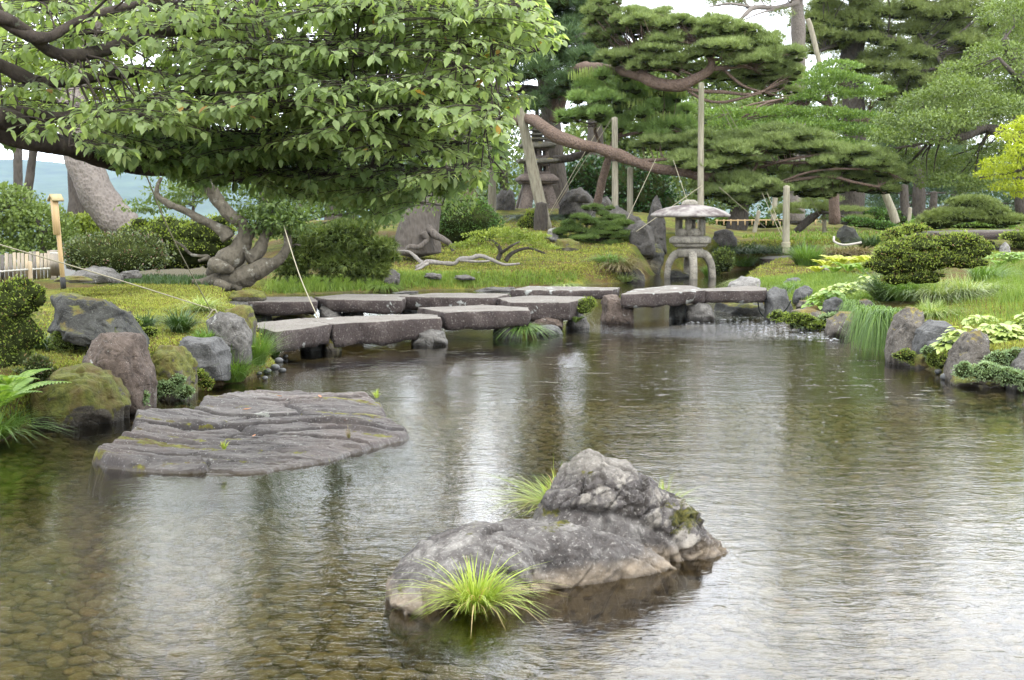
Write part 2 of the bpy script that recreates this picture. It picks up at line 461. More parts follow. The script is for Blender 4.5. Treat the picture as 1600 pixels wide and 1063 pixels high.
M['hill'] = (lambda s: s.done(s.ramp(s.noise(.012, 6, .6), [(.3, (.02, .035, .02)), (.7, (.055, .085, .04))]), .95, None, .05))(NT('hill_forest'))
LICH = (.42, .43, .40)
M['rock_grey'] = rock_mat('grey_rock', (.055, .052, .046), (.145, .138, .126), LICH, .3, .36)
M['rock_plain'] = rock_mat('smooth_grey_rock', (.055, .055, .053), (.125, .125, .122), None, 0, .20, crack=.4)
M['rock_dark'] = rock_mat('dark_mossy_rock', (.028, .028, .025), (.065, .066, .058), None, 0, .62, crack=.3)
M['rock_brown'] = rock_mat('brown_rock', (.06, .045, .036), (.145, .112, .09), LICH, .35, .30)
M['rock_moss'] = rock_mat('moss_covered_rock', (.06, .052, .04), (.13, .115, .09), LICH, .1, .98)
M['rock_right'] = rock_mat('ochre_mossed_rock', (.06, .052, .042), (.155, .14, .12), LICH, .25, .60, mosscol=((.07, .06, .018), (.18, .15, .035)))
M['rock_far'] = rock_mat('shaded_garden_rock', (.042, .038, .034), (.115, .108, .097), LICH, .25, .22, wet=False)
M['rock_white'] = rock_mat('pale_rock', (.13, .125, .115), (.28, .27, .25), None, 0, .1)
# big low rock and peaked rock
s = NT('front_rock')
up = s.attr('peak'); n1 = s.noise(4, 8, .62); n2 = s.noise(22, 6, .7); n3 = s.noise(9, 7, .7, dist=.5)
lo = s.ramp(s.noise(4.5, 9, .7, dist=.5), [(.36, (.030, .027, .025)), (.45, (.07, .064, .060)), (.53, (.125, .118, .11)), (.63, (.24, .23, .21))])
hi = s.ramp(s.math('ADD', s.math('MULTIPLY', s.attr('lay'), .42), s.math('MULTIPLY', s.noise(13, 8, .72, dist=.9), .72)), [(.40, (.03, .026, .022)), (.52, (.085, .078, .076)), (.62, (.13, .12, .108)), (.72, (.27, .25, .215))])
hi = s.mix(s.ramp(s.math('ADD', s.z(), s.math('MULTIPLY', n1, .12)), [(.43, 0.), (.54, .5)]), hi, (.31, .29, .245))
c = s.mix(up, lo, hi)
c = s.mix(s.ramp(n2, [(.35, .5), (.6, 0.)]), c, (.05, .04, .035))
c = s.mix(s.math('MULTIPLY', s.ramp(s.noise(60, 4, .6), [(.57, 0.), (.66, 1.)]), .38), c, (.38, .365, .33))
zz = s.math('ADD', s.z(), s.math('MULTIPLY', s.math('SUBTRACT', s.noise(7, 5, .6), .5), .11))
c = s.mix(s.math('MULTIPLY', s.ramp(zz, [(.03, .8), (.11, 0.)]), s.ramp(s.noise(9, 6, .65), [(.3, .3), (.6, 1.)])), c, (.27, .215, .15))
mo = s.attr('moss'); mf = s.math('ADD', mo, s.math('MULTIPLY', s.math('SUBTRACT', s.noise(20, 5, .7), .5), 1.0))
c = s.mix(s.ramp(mf, [(.45, 0.), (.56, 1.)]), c, s.ramp(s.noise(35, 4), [(.35, (.022, .025, .006)), (.62, (.095, .088, .014))]))
wf = s.ramp(s.z(), [(.006, 1.), (.02, 0.)])
c = s.mix(s.math('MULTIPLY', wf, .6), c, (.06, .045, .03))
hh = s.math('ADD', s.math('MULTIPLY', n3, s.math('MULTIPLY_ADD', up, 1.0, .8)), s.math('MULTIPLY', s.noise(45, 7, .75), .5))
M['front_rock'] = s.done(c, s.mix(wf, (.8,) * 3, (.3,) * 3), s.bump(hh, 1., .022), .3)
s = NT('flat_rock')
v = s.pos((.8, 1.6, 2.)); n1 = s.noise(2.4, 8, .62, v, .5); n2 = s.noise(30, 6, .7)
c = s.ramp(n1, [(.30, (.038, .032, .029)), (.45, (.075, .066, .060)), (.56, (.12, .108, .098)), (.70, (.18, .167, .15))])
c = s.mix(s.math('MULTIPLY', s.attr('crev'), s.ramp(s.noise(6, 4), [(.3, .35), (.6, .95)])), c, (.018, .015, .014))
c = s.mix(s.ramp(s.noise(1.3, 4), [(.45, 0.), (.62, .55)]), c, (.135, .105, .09))
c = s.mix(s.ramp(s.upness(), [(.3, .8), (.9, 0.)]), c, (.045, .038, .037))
c = s.mix(s.ramp(n2, [(.35, .5), (.6, 0.)]), c, (.05, .043, .042))
c = s.mix(s.math('MULTIPLY', s.ramp(s.noise(70, 4, .6), [(.62, 0.), (.68, 1.)]), .5), c, (.45, .44, .42))
c = s.mix(s.ramp(s.noise(6, 6, .6, dist=.5), [(.66, 0.), (.70, .6)]), c, (.32, .33, .29))
mo = s.attr('moss'); mf = s.math('ADD', mo, s.math('MULTIPLY', s.math('SUBTRACT', s.noise(9, 6, .7), .5), 1.3))
c = s.mix(s.ramp(mf, [(.52, 0.), (.60, 1.)]), c, s.ramp(s.noise(24, 4), [(.35, (.07, .042, .012)), (.5, (.09, .085, .012)), (.68, (.15, .145, .02))]))
wf = s.ramp(s.math('ADD', s.z(), s.math('MULTIPLY', n1, .03)), [(.02, 1.), (.045, 0.)])
c = s.mix(s.math('MULTIPLY', wf, .5), c, (.07, .055, .035))
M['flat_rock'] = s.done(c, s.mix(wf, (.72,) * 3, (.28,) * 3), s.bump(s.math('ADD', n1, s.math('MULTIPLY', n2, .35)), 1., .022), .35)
# bridge slabs
def slab_mat(name, lic):
    s = NT(name)
    n1 = s.noise(3, 7, .65); n2 = s.noise(34, 6, .7)
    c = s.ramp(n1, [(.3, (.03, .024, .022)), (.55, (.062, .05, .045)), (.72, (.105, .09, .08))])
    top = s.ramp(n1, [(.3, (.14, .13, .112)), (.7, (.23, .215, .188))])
    c = s.mix(s.ramp(s.upness(), [(.5, 0.), (.8, .95)]), c, top)  # sky light painted into the colour: pale upper faces, dark sides
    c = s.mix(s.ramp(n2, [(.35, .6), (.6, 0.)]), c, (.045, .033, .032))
    c = s.mix(s.math('MULTIPLY', s.ramp(s.noise(42, 4, .6), [(.58, 0.), (.66, 1.)]), .45), c, (.26, .245, .225))
    c = s.mix(s.ramp(s.noise(4.2, 5, .5, dist=.3), [(.68 - lic, 0.), (.71 - lic, .9)]), c, (.30, .31, .29))
    return s.done(c, .85, s.bump(s.math('ADD', n1, s.math('MULTIPLY', n2, .6)), 1., .03), .2)
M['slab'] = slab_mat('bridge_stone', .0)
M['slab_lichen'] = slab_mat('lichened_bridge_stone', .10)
M['lantern'] = rock_mat('lantern_granite', (.17, .158, .128), (.33, .308, .26), None, 0, 0, wet=True, speck=.15, crack=0, bumpd=.012)
M['lantern_roof'] = (lambda s: s.done(s.mix(s.ramp(s.noise(2.6, 5, .6), [(.47, 0.), (.60, 1.)]), (.23, .215, .20), (.095, .078, .076)), .8, s.bump(s.noise(40, 5), .6, .01), .2))(NT('stained_lantern_roof'))
M['pagoda'] = rock_mat('pagoda_stone', (.08, .063, .053), (.165, .135, .115), LICH, .15, .0, wet=False, crack=0)
M['pagoda_roof'] = rock_mat('mossy_pagoda_roof', (.08, .074, .056), (.155, .148, .12), LICH, .3, .5, mosscol=((.12, .11, .02), (.26, .24, .04)), wet=False, crack=0)
s = NT('post_wood')
v = s.pos((1, 1, .12)); n1 = s.noise(22, 6, .65, v)
c = s.ramp(n1, [(.3, (.13, .115, .085)), (.6, (.27, .25, .19))])
c = s.mix(s.ramp(s.noise(.8, 4), [(.45, 0.), (.7, .5)]), c, (.13, .135, .08))
M['post'] = s.done(c, .85, s.bump(n1, .6, .01), .2)
M['new_wood'] = (lambda s: s.done(s.ramp(s.noise(25, 5, .6, s.pos((1, 1, .1))), [(.3, (.34, .235, .115)), (.7, (.46, .33, .17))]), .6, None, .3))(NT('new_cedar'))
M['roof_wood'] = (lambda s: s.done(s.ramp(s.noise(25, 5, .6), [(.3, (.22, .18, .09)), (.7, (.34, .28, .15))]), .7, None, .3))(NT('sign_roof_wood'))
M['black'] = NT('black_paint').done((.02, .02, .02), .6)
M['picket'] = (lambda s: s.done(s.ramp(s.n('ObjectInfo').outputs['Random'], [(0, (.10, .09, .08)), (.4, (.24, .215, .175)), (1, (.36, .29, .19))]), .8, s.bump(s.noise(40, 3, .5, s.pos((1, 1, .1))), .4, .005), .2))(NT('fence_wood'))
M['bamboo'] = (lambda s: s.done(s.ramp(s.noise(6, 4), [(.3, (.30, .29, .25)), (.7, (.48, .47, .42))]), .6, None, .3))(NT('old_bamboo'))
M['rope'] = (lambda s: s.done((.25, .23, .165), .9, s.bump(s.n('TexWave').outputs['Fac'], .4, .003), .1))(NT('straw_rope'))
M['binding'] = NT('palm_rope_binding').done((.05, .035, .028), .9)
M['hose'] = NT('black_hose').done((.03, .035, .03), .4)
M['pale_hose'] = NT('pale_pipe').done((.30, .28, .25), .7)
# barks
M['bark_dark'] = bark_mat('cherry_bark', (.085, .070, .058), (.018, .014, .012), 1.2, False, .6, patches=(.16, .19, .13))
M['bark_grey'] = bark_mat('smooth_grey_bark', (.155, .138, .105), (.03, .026, .02), 1.6, False, .6, patches=(.24, .235, .20))
M['bark_pine'] = bark_mat('pine_bark', (.10, .088, .076), (.045, .037, .032), 1, True, .4)
M['bark_pale'] = bark_mat('pale_pine_bark', (.19, .168, .15), (.08, .062, .055), 1.3, True, .7)
M['bark_red'] = bark_mat('red_pine_bark', (.155, .112, .088), (.045, .03, .024), 1.5, True, .7)
M['bark_black'] = bark_mat('shaded_bark', (.075, .065, .055), (.02, .016, .013), 1, True, .4)
M['driftwood'] = bark_mat('bleached_root', (.28, .265, .24), (.09, .075, .065), 2, False, .5)
# leaves
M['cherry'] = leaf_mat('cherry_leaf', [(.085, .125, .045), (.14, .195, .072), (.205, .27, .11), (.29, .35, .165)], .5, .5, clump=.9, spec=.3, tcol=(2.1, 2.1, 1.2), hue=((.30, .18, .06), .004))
M['cherry_low'] = leaf_mat('cherry_leaf_low', [(.06, .10, .036), (.09, .145, .055), (.135, .20, .08), (.19, .25, .11)], .5, .48, clump=.9, spec=.3, tcol=(2.1, 2.1, 1.1))  # darker copy for the lower tiers, their shade put into the leaf colour
M['maple_back'] = leaf_mat('sunlit_maple_leaf', [(.10, .15, .015), (.17, .23, .025), (.26, .31, .045)], .45, .5, clump=.5)
M['maple_green'] = leaf_mat('green_maple_leaf', [(.045, .08, .022), (.085, .13, .035), (.135, .185, .055)], .4, .5, clump=.8)
M['maple_yellow'] = leaf_mat('yellow_maple_leaf', [(.19, .24, .02), (.30, .35, .03), (.38, .42, .05)], .4, .5, clump=.8)
M['pine'] = leaf_mat('pine_needles', [(.075, .11, .034), (.135, .185, .055), (.21, .27, .088), (.29, .35, .13)], .18, .5, clump=.9)
M['pine_light'] = leaf_mat('young_pine_needles', [(0.095, 0.169, 0.047), (0.176, 0.270, 0.074), (0.257, 0.365, 0.101)], .18, .5, clump=1.2)
M['candle'] = leaf_mat('pine_candles', [(.24, .32, .08), (.33, .40, .12)], .15, .5)
M['pine_dark'] = leaf_mat('dark_pine_needles', [(0.027, 0.061, 0.024), (0.061, 0.108, 0.036), (0.108, 0.169, 0.054)], .15, .5, clump=.7)
M['pine_far'] = leaf_mat('far_pine_needles', [(.085, .12, .036), (.155, .20, .058), (.235, .285, .09)], .2, .6, clump=.45)
M['leaf_far'] = leaf_mat('far_tree_leaf', [(.065, .105, .028), (.12, .17, .045), (.19, .25, .075)], .3, .5, clump=.45)
M['leaf_bright'] = leaf_mat('bright_tree_leaf', [(.06, .115, .025), (.11, .18, .035), (.18, .27, .06)], .3, .5, clump=.6)
M['leaf_dark'] = leaf_mat('camellia_leaf', [(0.013, 0.036, 0.010), (0.029, 0.072, 0.019), (0.058, 0.111, 0.033)], .12, .25, clump=1, spec=.6)
M['azalea'] = leaf_mat('azalea_leaf', [(0.070, 0.101, 0.018), (0.156, 0.211, 0.031), (0.296, 0.351, 0.055)], .25, .5, clump=2.2, hue=((.20, .13, .06), .07))
M['azalea_bright'] = leaf_mat('bright_azalea_leaf', [(.07, .11, .015), (.15, .20, .025), (.25, .30, .05)], .25, .5, clump=1.5)
M['hedge'] = leaf_mat('hedge_leaf', [(0.023, 0.039, 0.013), (0.065, 0.091, 0.026), (0.156, 0.182, 0.058)], .2, .3, clump=2.5, hue=((.15, .08, .06), .08), spec=.5)
M['box'] = leaf_mat('clipped_yew_leaf', [(0.029, 0.072, 0.013), (0.058, 0.124, 0.019), (0.104, 0.189, 0.029)], .15, .5, clump=1.5)
M['clip'] = leaf_mat('cushion_pine_needles', [(.04, .075, .016), (.08, .13, .026), (.14, .20, .045)], .18, .5, clump=2)
M['juniper'] = leaf_mat('juniper_sprays', [(0.036, 0.060, 0.012), (0.078, 0.114, 0.022), (0.144, 0.180, 0.034)], .2, .6, clump=1.8)
M['core'] = (lambda s: s.done(s.ramp(s.noise(12, 4), [(.3, (.012, .015, .006)), (.7, (.035, .045, .014))]), 1., None, 0.))(NT('shade_core'))  # dark solid cores: shade inside the foliage put in as colour
M['grass'] = leaf_mat('sedge_blade', [(.05, .10, .022), (.10, .18, .035), (.17, .26, .055)], .3, .4, clump=3)
M['grass_y'] = leaf_mat('golden_sedge_blade', [(.16, .24, .03), (.28, .36, .055), (.42, .46, .14)], .3, .4, clump=4, hue=((.40, .30, .14), .08))
M['grass_v'] = leaf_mat('striped_sedge_blade', [(.13, .20, .05), (.24, .31, .10), (.40, .43, .22)], .3, .4, clump=4)
M['grass_d'] = leaf_mat('mondo_grass_blade', [(.018, .045, .012), (.04, .08, .02), (.07, .12, .03)], .2, .4, clump=3)
M['grass_dry'] = leaf_mat('brownish_sedge_blade', [(.10, .075, .035), (.20, .15, .08), (.14, .16, .05)], .2, .6, clump=2)
M['mossblade'] = leaf_mat('moss_sprigs', [(.06, .08, .016), (.145, .175, .03), (.25, .27, .05), (.33, .33, .07)], .3, .7, clump=1.6, hue=((.10, .055, .025), .16))
M['lawn_g'] = leaf_mat('lawn_blade', [(.07, .13, .02), (.13, .20, .03), (.20, .27, .05)], .3, .6, clump=1.3)
M['creeper'] = leaf_mat('creeping_fig_leaf', [(.10, .17, .07), (.18, .26, .12), (.28, .36, .18)], .2, .4, clump=3)
M['hosta'] = leaf_mat('hosta_leaf', [(.20, .27, .07), (.32, .39, .115), (.42, .47, .18)], .3, .4, clump=3)
M['fern'] = leaf_mat('fern_leaflet', [(.10, .19, .03), (.17, .28, .05), (.26, .36, .09)], .35, .5, clump=3)
M['fern_y'] = leaf_mat('golden_fern_leaflet', [(.28, .33, .04), (.40, .44, .07), (.50, .50, .16)], .35, .5, clump=3)
M['dead'] = leaf_mat('dead_leaf', [(.32, .13, .06), (.45, .22, .12)], .2, .6)
M['pebble'] = (lambda s: s.done(s.ramp(s.n('ObjectInfo').outputs['Random'], [(0, (.02, .022, .022)), (.6, (.045, .047, .047)), (1, (.10, .10, .10))]), .45, None, .5))(NT('wet_pebble'))

# ------------------------------------------------------------------ ground, pond, hills
shore_px = [(-260, 790), (0, 694), (75, 658), (130, 652), (200, 642), (300, 614), (345, 603), (400, 592), (437, 572), (425, 552), (398, 545),
            (385, 522), (378, 500), (385, 480), (398, 466), (470, 461), (540, 458), (620, 456), (760, 453), (850, 449), (920, 446), (975, 443), (1015, 438),
            (1030, 428), (1050, 424), (1110, 423), (1190, 420), (1255, 418), (1310, 414), (1420, 408), (1430, 412), (1330, 421), (1280, 426), (1180, 434), (1145, 443), (1150, 462),
            (1196, 474), (1203, 492), (1240, 503), (1290, 512), (1345, 524), (1385, 546), (1392, 562), (1440, 578), (1480, 593), (1540, 600), (1600, 609), (1750, 640)]
WATER = np.array([G(a, b, 0)[:2] for a, b in shore_px] + [(6.8, 10), (8, 7), (7.5, 3), (6, .6), (-5, .6), (-6, 4), (-4.9, 7.6)])
def ground_z(x, y):
    x = np.asarray(x, float); y = np.asarray(y, float)
    d = sdf(x, y, WATER); q = x / np.maximum(y, 1)
    b = .40 + .20 * sstep(12, 20, y)
    isl = .30 + .85 * sstep(29.5, 44, y) * sstep(-.22, -.12, q) * (1 - .45 * sstep(.09, .16, q)) + .55 * sstep(44, 49, y) * np.exp(-((x - .8) / 6.) ** 2)
    w = sstep(22, 30, y); b = b * (1 - w) + isl * w
    r = sstep(.10, .2, q) * (1 - sstep(28, 33, y)); b = b * (1 - r) + (.30 + .30 * sstep(.3, 2.6, d)) * r
    far = sstep(50, 62, y); b = b * (1 - far) + .72 * far
    drop = sstep(24, 60, y) * (1 - sstep(-.22, -.17, q)); b = b - 9 * drop
    b = b - 45 * sstep(110, 900, y) - 25 * sstep(80, 300, np.abs(x))
    lump = .035 * fbm(np.stack([x * 1.3, y * 1.3, 0 * x], -1), 3, 4) + .012 * fbm(np.stack([x * 5, y * 5, 0 * x], -1), 2, 9)
    land = -.04 + (b + .04) * sstep(-.02, np.where((y < 21), .36, .6), d) + lump * sstep(.1, .8, d) * (y < 120)
    bed = -.04 - .20 * sstep(0, .7, -d) + .5 * lump * sstep(0, .5, -d)
    return np.where(d > 0, land, bed)
_gx, _gy = np.arange(-17, 24, .1), np.arange(3, 80, .1)
_GZ = ground_z(*np.meshgrid(_gx, _gy))
def gzf(x, y):
    fx_ = np.clip((x - _gx[0]) / .1, 0, len(_gx) - 1.01); fy_ = np.clip((y - _gy[0]) / .1, 0, len(_gy) - 1.01); i = fx_.astype(int); j = fy_.astype(int); a = fx_ - i; b = fy_ - j
    return _GZ[j, i] * (1 - a) * (1 - b) + _GZ[j, i + 1] * a * (1 - b) + _GZ[j + 1, i] * (1 - a) * b + _GZ[j + 1, i + 1] * a * b
def Yfit(px, py, Y, tol=.22):
    """distance near Y at which photo pixel (px, py) meets the ground or the water"""
    d = ray(px, py); t = np.arange(max(5, Y * (1 - tol)), Y * (1 + tol), .02); p = np.array([0, 0, EYE]) + d * (t / d[1])[:, None]
    below = p[:, 2] < np.maximum(gzf(p[:, 0], p[:, 1]), 0)
    if below[0] or not below.any(): return Y * (1 - tol * .5) if below[0] else Y
    return float(p[np.argmax(below), 1])
xs = np.unique(np.round(np.concatenate([np.arange(-9, 9, .1), np.arange(-30, 30, .6), np.sign(np.linspace(-1, 1, 60)) * np.abs(np.linspace(-1, 1, 60)) ** 3 * 4500]), 3))
ys = np.unique(np.round(np.concatenate([np.arange(.3, 32, .11), np.arange(32, 80, .5), 80 * (60.) ** np.linspace(0, 1, 40), np.arange(-60, .3, 6)]), 3))
def grid(xs, ys, z):
    X, Y_ = np.meshgrid(xs, ys); v = np.stack([X, Y_, z(X, Y_) if callable(z) else z], -1).reshape(-1, 3)
    i = np.arange(len(ys) - 1)[:, None] * len(xs) + np.arange(len(xs) - 1)[None]
    return v, np.stack([i, i + 1, i + 1 + len(xs), i + len(xs)], -1).reshape(-1, 4)
v, f = grid(xs, ys, ground_z)
ground = tag(add('ground', v, f, M['ground'], loc=(0, 0, 0)), kind='structure')
pts = np.vstack([WATER]); 
v, f = grid(np.arange(-12, 14, .25), np.arange(.2, 48, .25), lambda X, Y_: 0 * X)
fc = v[f].mean(1); f = f[sdf(fc[:, 0], fc[:, 1], WATER) < 1.0]
tag(add('water', v, f, M['water'], loc=(0, 0, 0)), kind='structure')
hx = np.linspace(-5200, 5200, 160); hy = np.linspace(2300, 6500, 50)
def hillz(X, Y_):
    t = (Y_ - 2300) / 4200
    r = 1 + .5 * fbm(np.stack([X / 900, Y_ / 1500, 0 * X], -1), 5, 3)
    return -75 + 265 * r * sstep(0, .75, t) * (.85 + .15 * np.cos(X / 1400 + .4)) + 25 * fbm(np.stack([X / 160, Y_ / 160, 0 * X], -1), 4, 8) * sstep(0, .2, t)
v, f = grid(hx, hy, hillz)
tag(add('hills', v, f, M['hill'], loc=(0, 4000, -80)), kind='structure')

# cobbles on the pond bed: the 300 that show largest as stones of their own
def cobble_variant(k):
    v, f = ico(2); v = v * [1, .75, .42]
    return v * (1 + .16 * fbm(v * 1.6 + k * 5, 2, k))[:, None], f
r_cob = np.random.default_rng(5)
cv = [cobble_variant(k) for k in range(6)]
cme = [make_data('stone', a[0], a[1], M['cobble']) for a in cv]
gx, gy = np.meshgrid(np.arange(-5.2, 7.5, .098), np.arange(3.6, 14.5, .088))
cx = (gx + r_cob.uniform(-.045, .045, gx.shape)).ravel(); cy = (gy + r_cob.uniform(-.045, .045, gy.shape)).ravel()
ok = (sdf(cx, cy, WATER) < -.12) & (np.abs(cx) < cy * .38 + .3)
cx, cy = cx[ok], cy[ok]; rad = r_cob.uniform(.034, .066, len(cx)); rad *= np.where(r_cob.random(len(cx)) < .06, 1.5, 1)
cz = ground_z(cx, cy) + rad * .06; ang = r_cob.uniform(0, 6.28, len(cx))
show = rad / cy * (cy > 5.0) * (np.abs(cx) < cy * .35); order = np.argsort(-show); own, rest = order[:300], order[300:]
for k, i in enumerate(own):
    o = bpy.data.objects.new('stone', cme[k % 6]); COL.objects.link(o); o.parent = ground
    o.location = (cx[i], cy[i], cz[i]); o.rotation_euler = (0, 0, ang[i]); o.scale = (rad[i],) * 3
mb = MB()
for k in range(6):
    ii = rest[k::6]
    mb.put(*inst(cv[k][0], cv[k][1], np.stack([cx[ii], cy[ii], cz[ii]], -1), np.stack([np.cos(ang[ii]), np.sin(ang[ii]), 0 * ang[ii]], -1), np.array([[0, 0, 1.]]), rad[ii]))
tag(mb.add('stone_bed', M['cobble'], ground), kind='stuff')
# ------------------------------------------------------------------ stones
def blob(sil, Y, depth, n=4, seed=0, cuts=7, rough=.05, cutd=(.72, .95), fsc=1.8, tilt=0, powr=.8):
    """a boulder: silhouette in photo pixels at distance Y, real thickness `depth`; facets cut, surface roughened"""
    sil = np.asarray(sil, float)
    if sil.shape[0] == 2: # two corners: a plain box outline
        (x0, y0), (x1, y1) = sil; cx_, cy_ = (x0 + x1) / 2, (y0 + y1) / 2
        sil = np.array([[x0, y1], [x0 + .03 * (x1 - x0), cy_], [x0 + .22 * (x1 - x0), y0 + .12 * (y1 - y0)], [cx_, y0], [x1 - .2 * (x1 - x0), y0 + .10 * (y1 - y0)], [x1 - .02 * (x1 - x0), cy_], [x1, y1]])
    W = P(sil[:, 0], sil[:, 1], Y)[:, [0, 2]]
    lo, hi = W.min(0), W.max(0); c = (lo + hi) / 2
    W = np.vstack([W, [[hi[0], lo[1] - .25 * (hi[1] - lo[1])], [lo[0], lo[1] - .25 * (hi[1] - lo[1])]]]) if False else W
    v, f = ico(n); v = v.copy(); r_ = np.random.default_rng(seed + 100)
    half = (hi - lo) / 2
    # facets first, on the unit ball
    for k in range(cuts):
        nn = r_.normal(size=3); nn[2] = abs(nn[2]) * .6; nn[1] = -abs(nn[1]) * 1.1 if k % 3 else nn[1]; nn /= np.linalg.norm(nn)
        dd = r_.uniform(*cutd); t = v @ nn - dd; v = v - nn * np.maximum(t, 0)[:, None] * .93
    v[:, 1] = np.where(v[:, 2] < 0, v[:, 1] * np.minimum(1 / np.sqrt(np.maximum(1 - v[:, 2] ** 2, .12)), 1.9), v[:, 1])
    th = np.arctan2(v[:, 2], v[:, 0]); rho = np.hypot(v[:, 0], v[:, 2])
    wa = np.arctan2((W[:, 1] - c[1]) / half[1], (W[:, 0] - c[0]) / half[0]); wr = np.hypot((W[:, 1] - c[1]) / half[1], (W[:, 0] - c[0]) / half[0])
    # fill polygon edges between the given corners
    dens = []
    for i in range(len(W)):
        a, b = W[i], W[(i + 1) % len(W)]
        for t in np.linspace(0, 1, 8, endpoint=False): dens.append((a + (b - a) * t - c) / half)
    dens = np.array(dens); wa = np.arctan2(dens[:, 1], dens[:, 0]); wr = np.hypot(dens[:, 0], dens[:, 1]); o = np.argsort(wa)
    R = np.interp(th, np.r_[wa[o][-1] - 2 * np.pi, wa[o], wa[o][0] + 2 * np.pi], np.r_[wr[o][-1], wr[o], wr[o][0]])
    rr = rho ** powr * R
    out = np.stack([c[0] + np.cos(th) * rr * half[0], v[:, 1] * depth / 2 + Y, c[1] + np.sin(th) * rr * half[1]], -1)
    out[:, 0] += tilt * (out[:, 1] - Y)
    s_ = (half[0] + half[1]) / 2
    q = out / s_ * fsc
    nn = norm(out - np.array([c[0], Y, c[1]]))
    out += nn * (rough * s_ * (1.1 * fbm(q * .9, 3, seed) + .9 * ridged(q * 2.2, 4, seed + 3) + .35 * fbm(q * 9, 3, seed + 8)))[:, None]
    if n >= 4:
        fh, fe, _ = facets(out + .12 * s_ * np.stack([fbm(q, 2, seed + k) for k in (31, 32, 33)], -1), .62 * s_, seed); out += nn * (s_ * (.085 * fh - .045 * sstep(.10, .0, fe)) * min(1, rough * 22))[:, None]
    # sink the foot
    foot = out[:, 2] < lo[1] + .12 * (hi[1] - lo[1]); out[foot, 2] -= min(.12, .3 * (hi[1] - lo[1]))
    return out, f
def rock(sil, Y, depth, mat, label, group=None, name='rock', **k):
    if name == 'rock':
        a_ = np.array(sil, float); Y = Yfit(float(a_[:, 0].mean()), float(a_[:, 1].max()) - 2, Y)
    v, f = blob(sil, Y, depth, **k)
    o = add(name, v, f, M[mat], loc=[v[:, 0].mean(), Y, v[:, 2].min()])
    return tag(o, label, 'rock', group)
def Yg(px, py):
    """distance at which photo pixel (px, py) meets the ground"""
    d = ray(px, py); t = np.arange(4, 120, .05); p = np.array([0, 0, EYE]) + d * t[:, None]
    gz = ground_z(p[:, 0], p[:, 1]); i = np.argmax(p[:, 2] < np.maximum(gz, 0)); return float(p[i, 1]) if i else 100.

# ---- the peaked rock in front: two fused bodies
def loft(axis, T, W, off, ns=40, n=120, pa=.8, pb=.75, low=-.3):
    axis = np.array(axis, float); t = np.linspace(0, 1, n)
    T = np.interp(t, *zip(*T)); W = np.interp(t, *zip(*W))
    k = np.ones(7) / 7; pad = lambda a: np.convolve(np.r_[[a[0]] * 3, a, [a[-1]] * 3], k, 'valid'); T, W = pad(T), pad(W)
    c = axis[0] + (axis[1] - axis[0]) * t[:, None]; d = axis[1] - axis[0]; d /= np.linalg.norm(d); nb = np.array([-d[1], d[0]])
    a = np.linspace(0, np.pi, ns); ca = np.sign(np.cos(a)) * np.abs(np.cos(a)) ** pa; sa = np.abs(np.sin(a)) ** pb
    cc = c + nb * (W * off)[:, None]
    top = np.concatenate([cc[:, None, :] - nb * (W[:, None] * ca[None, :])[..., None], (T[:, None] * sa[None, :])[..., None]], -1)
    side = top.copy()
    ring = np.concatenate([top, np.concatenate([cc[:, None, :] + nb * (W[:, None] * 1.1 * np.linspace(1, -1, 6)[None, :])[..., None], np.full((n, 6, 1), low)], -1)], 1)
    m = ring.shape[1]; v = ring.reshape(-1, 3)
    i = np.arange(n - 1)[:, None] * m; j = np.arange(m)[None]; j2 = (j + 1) % m
    f = np.stack([i + j, i + j2, i + m + j2, i + m + j], -1).reshape(-1, 4)
    v = np.vstack([v, ring[0].mean(0), ring[-1].mean(0)]); jj = np.arange(m)
    return v, [f, np.concatenate([np.stack([jj * 0 + n * m, (jj + 1) % m, jj], -1), np.stack([jj * 0 + n * m + 1, (n - 1) * m + jj, (n - 1) * m + (jj + 1) % m], -1)])]
gA0, gA1 = G(634, 962, 0)[:2], G(1058, 890, 0)[:2]
A = loft([gA0, gA1], [(0, .02), (.03, .075), (.08, .125), (.14, .165), (.2, .195), (.3, .235), (.42, .255), (.55, .255), (.68, .24), (.8, .20), (.92, .11), (1, .01)],
         [(0, .05), (.05, .16), (.2, .26), (.45, .31), (.7, .30), (.9, .2), (1, .07)], 1.)
b0 = np.array([.06, 7.02]); b1 = np.array([1.06, 7.16])
def bs(px): return (((px - 800) / F * 7.1) - b0[0]) / (b1[0] - b0[0])
B = loft([b0, b1], [(0, .06), (bs(838), .17), (bs(850), .26), (bs(872), .36), (bs(893), .43), (bs(900), .49), (bs(925), .50), (bs(950), .47), (bs(968), .455), (bs(1000), .44), (bs(1010), .38), (bs(1050), .30), (bs(1085), .215), (bs(1112), .12), (bs(1122), .035), (1, .012)],
         [(0, .10), (.2, .22), (.45, .26), (.7, .24), (.9, .15), (1, .05)], .35, pb=.85)
mb = MB(); mb.put(*A); mb.put(*B); v, f = mb.arr()
tmp = bpy.data.objects.new('tmp', make_data('tmp', v, f, M['front_rock'])); COL.objects.link(tmp)
rm = tmp.modifiers.new('r', 'REMESH'); rm.mode = 'VOXEL'; rm.voxel_size = .0105
sm = tmp.modifiers.new('s', 'SMOOTH'); sm.iterations = 4; sm.factor = .6
dg = bpy.context.evaluated_depsgraph_get(); me = bpy.data.meshes.new_from_object(tmp.evaluated_get(dg))
n = len(me.vertices); v = np.empty(n * 3, np.float32); me.vertices.foreach_get('co', v); v = v.reshape(-1, 3).astype(float)
nn = np.empty(n * 3, np.float32); me.vertices.foreach_get('normal', nn); nn = nn.reshape(-1, 3).astype(float)
fq = np.empty(len(me.loops), np.int32); me.loops.foreach_get('vertex_index', fq); fq = fq.reshape(-1, 4)
bpy.data.objects.remove(tmp)
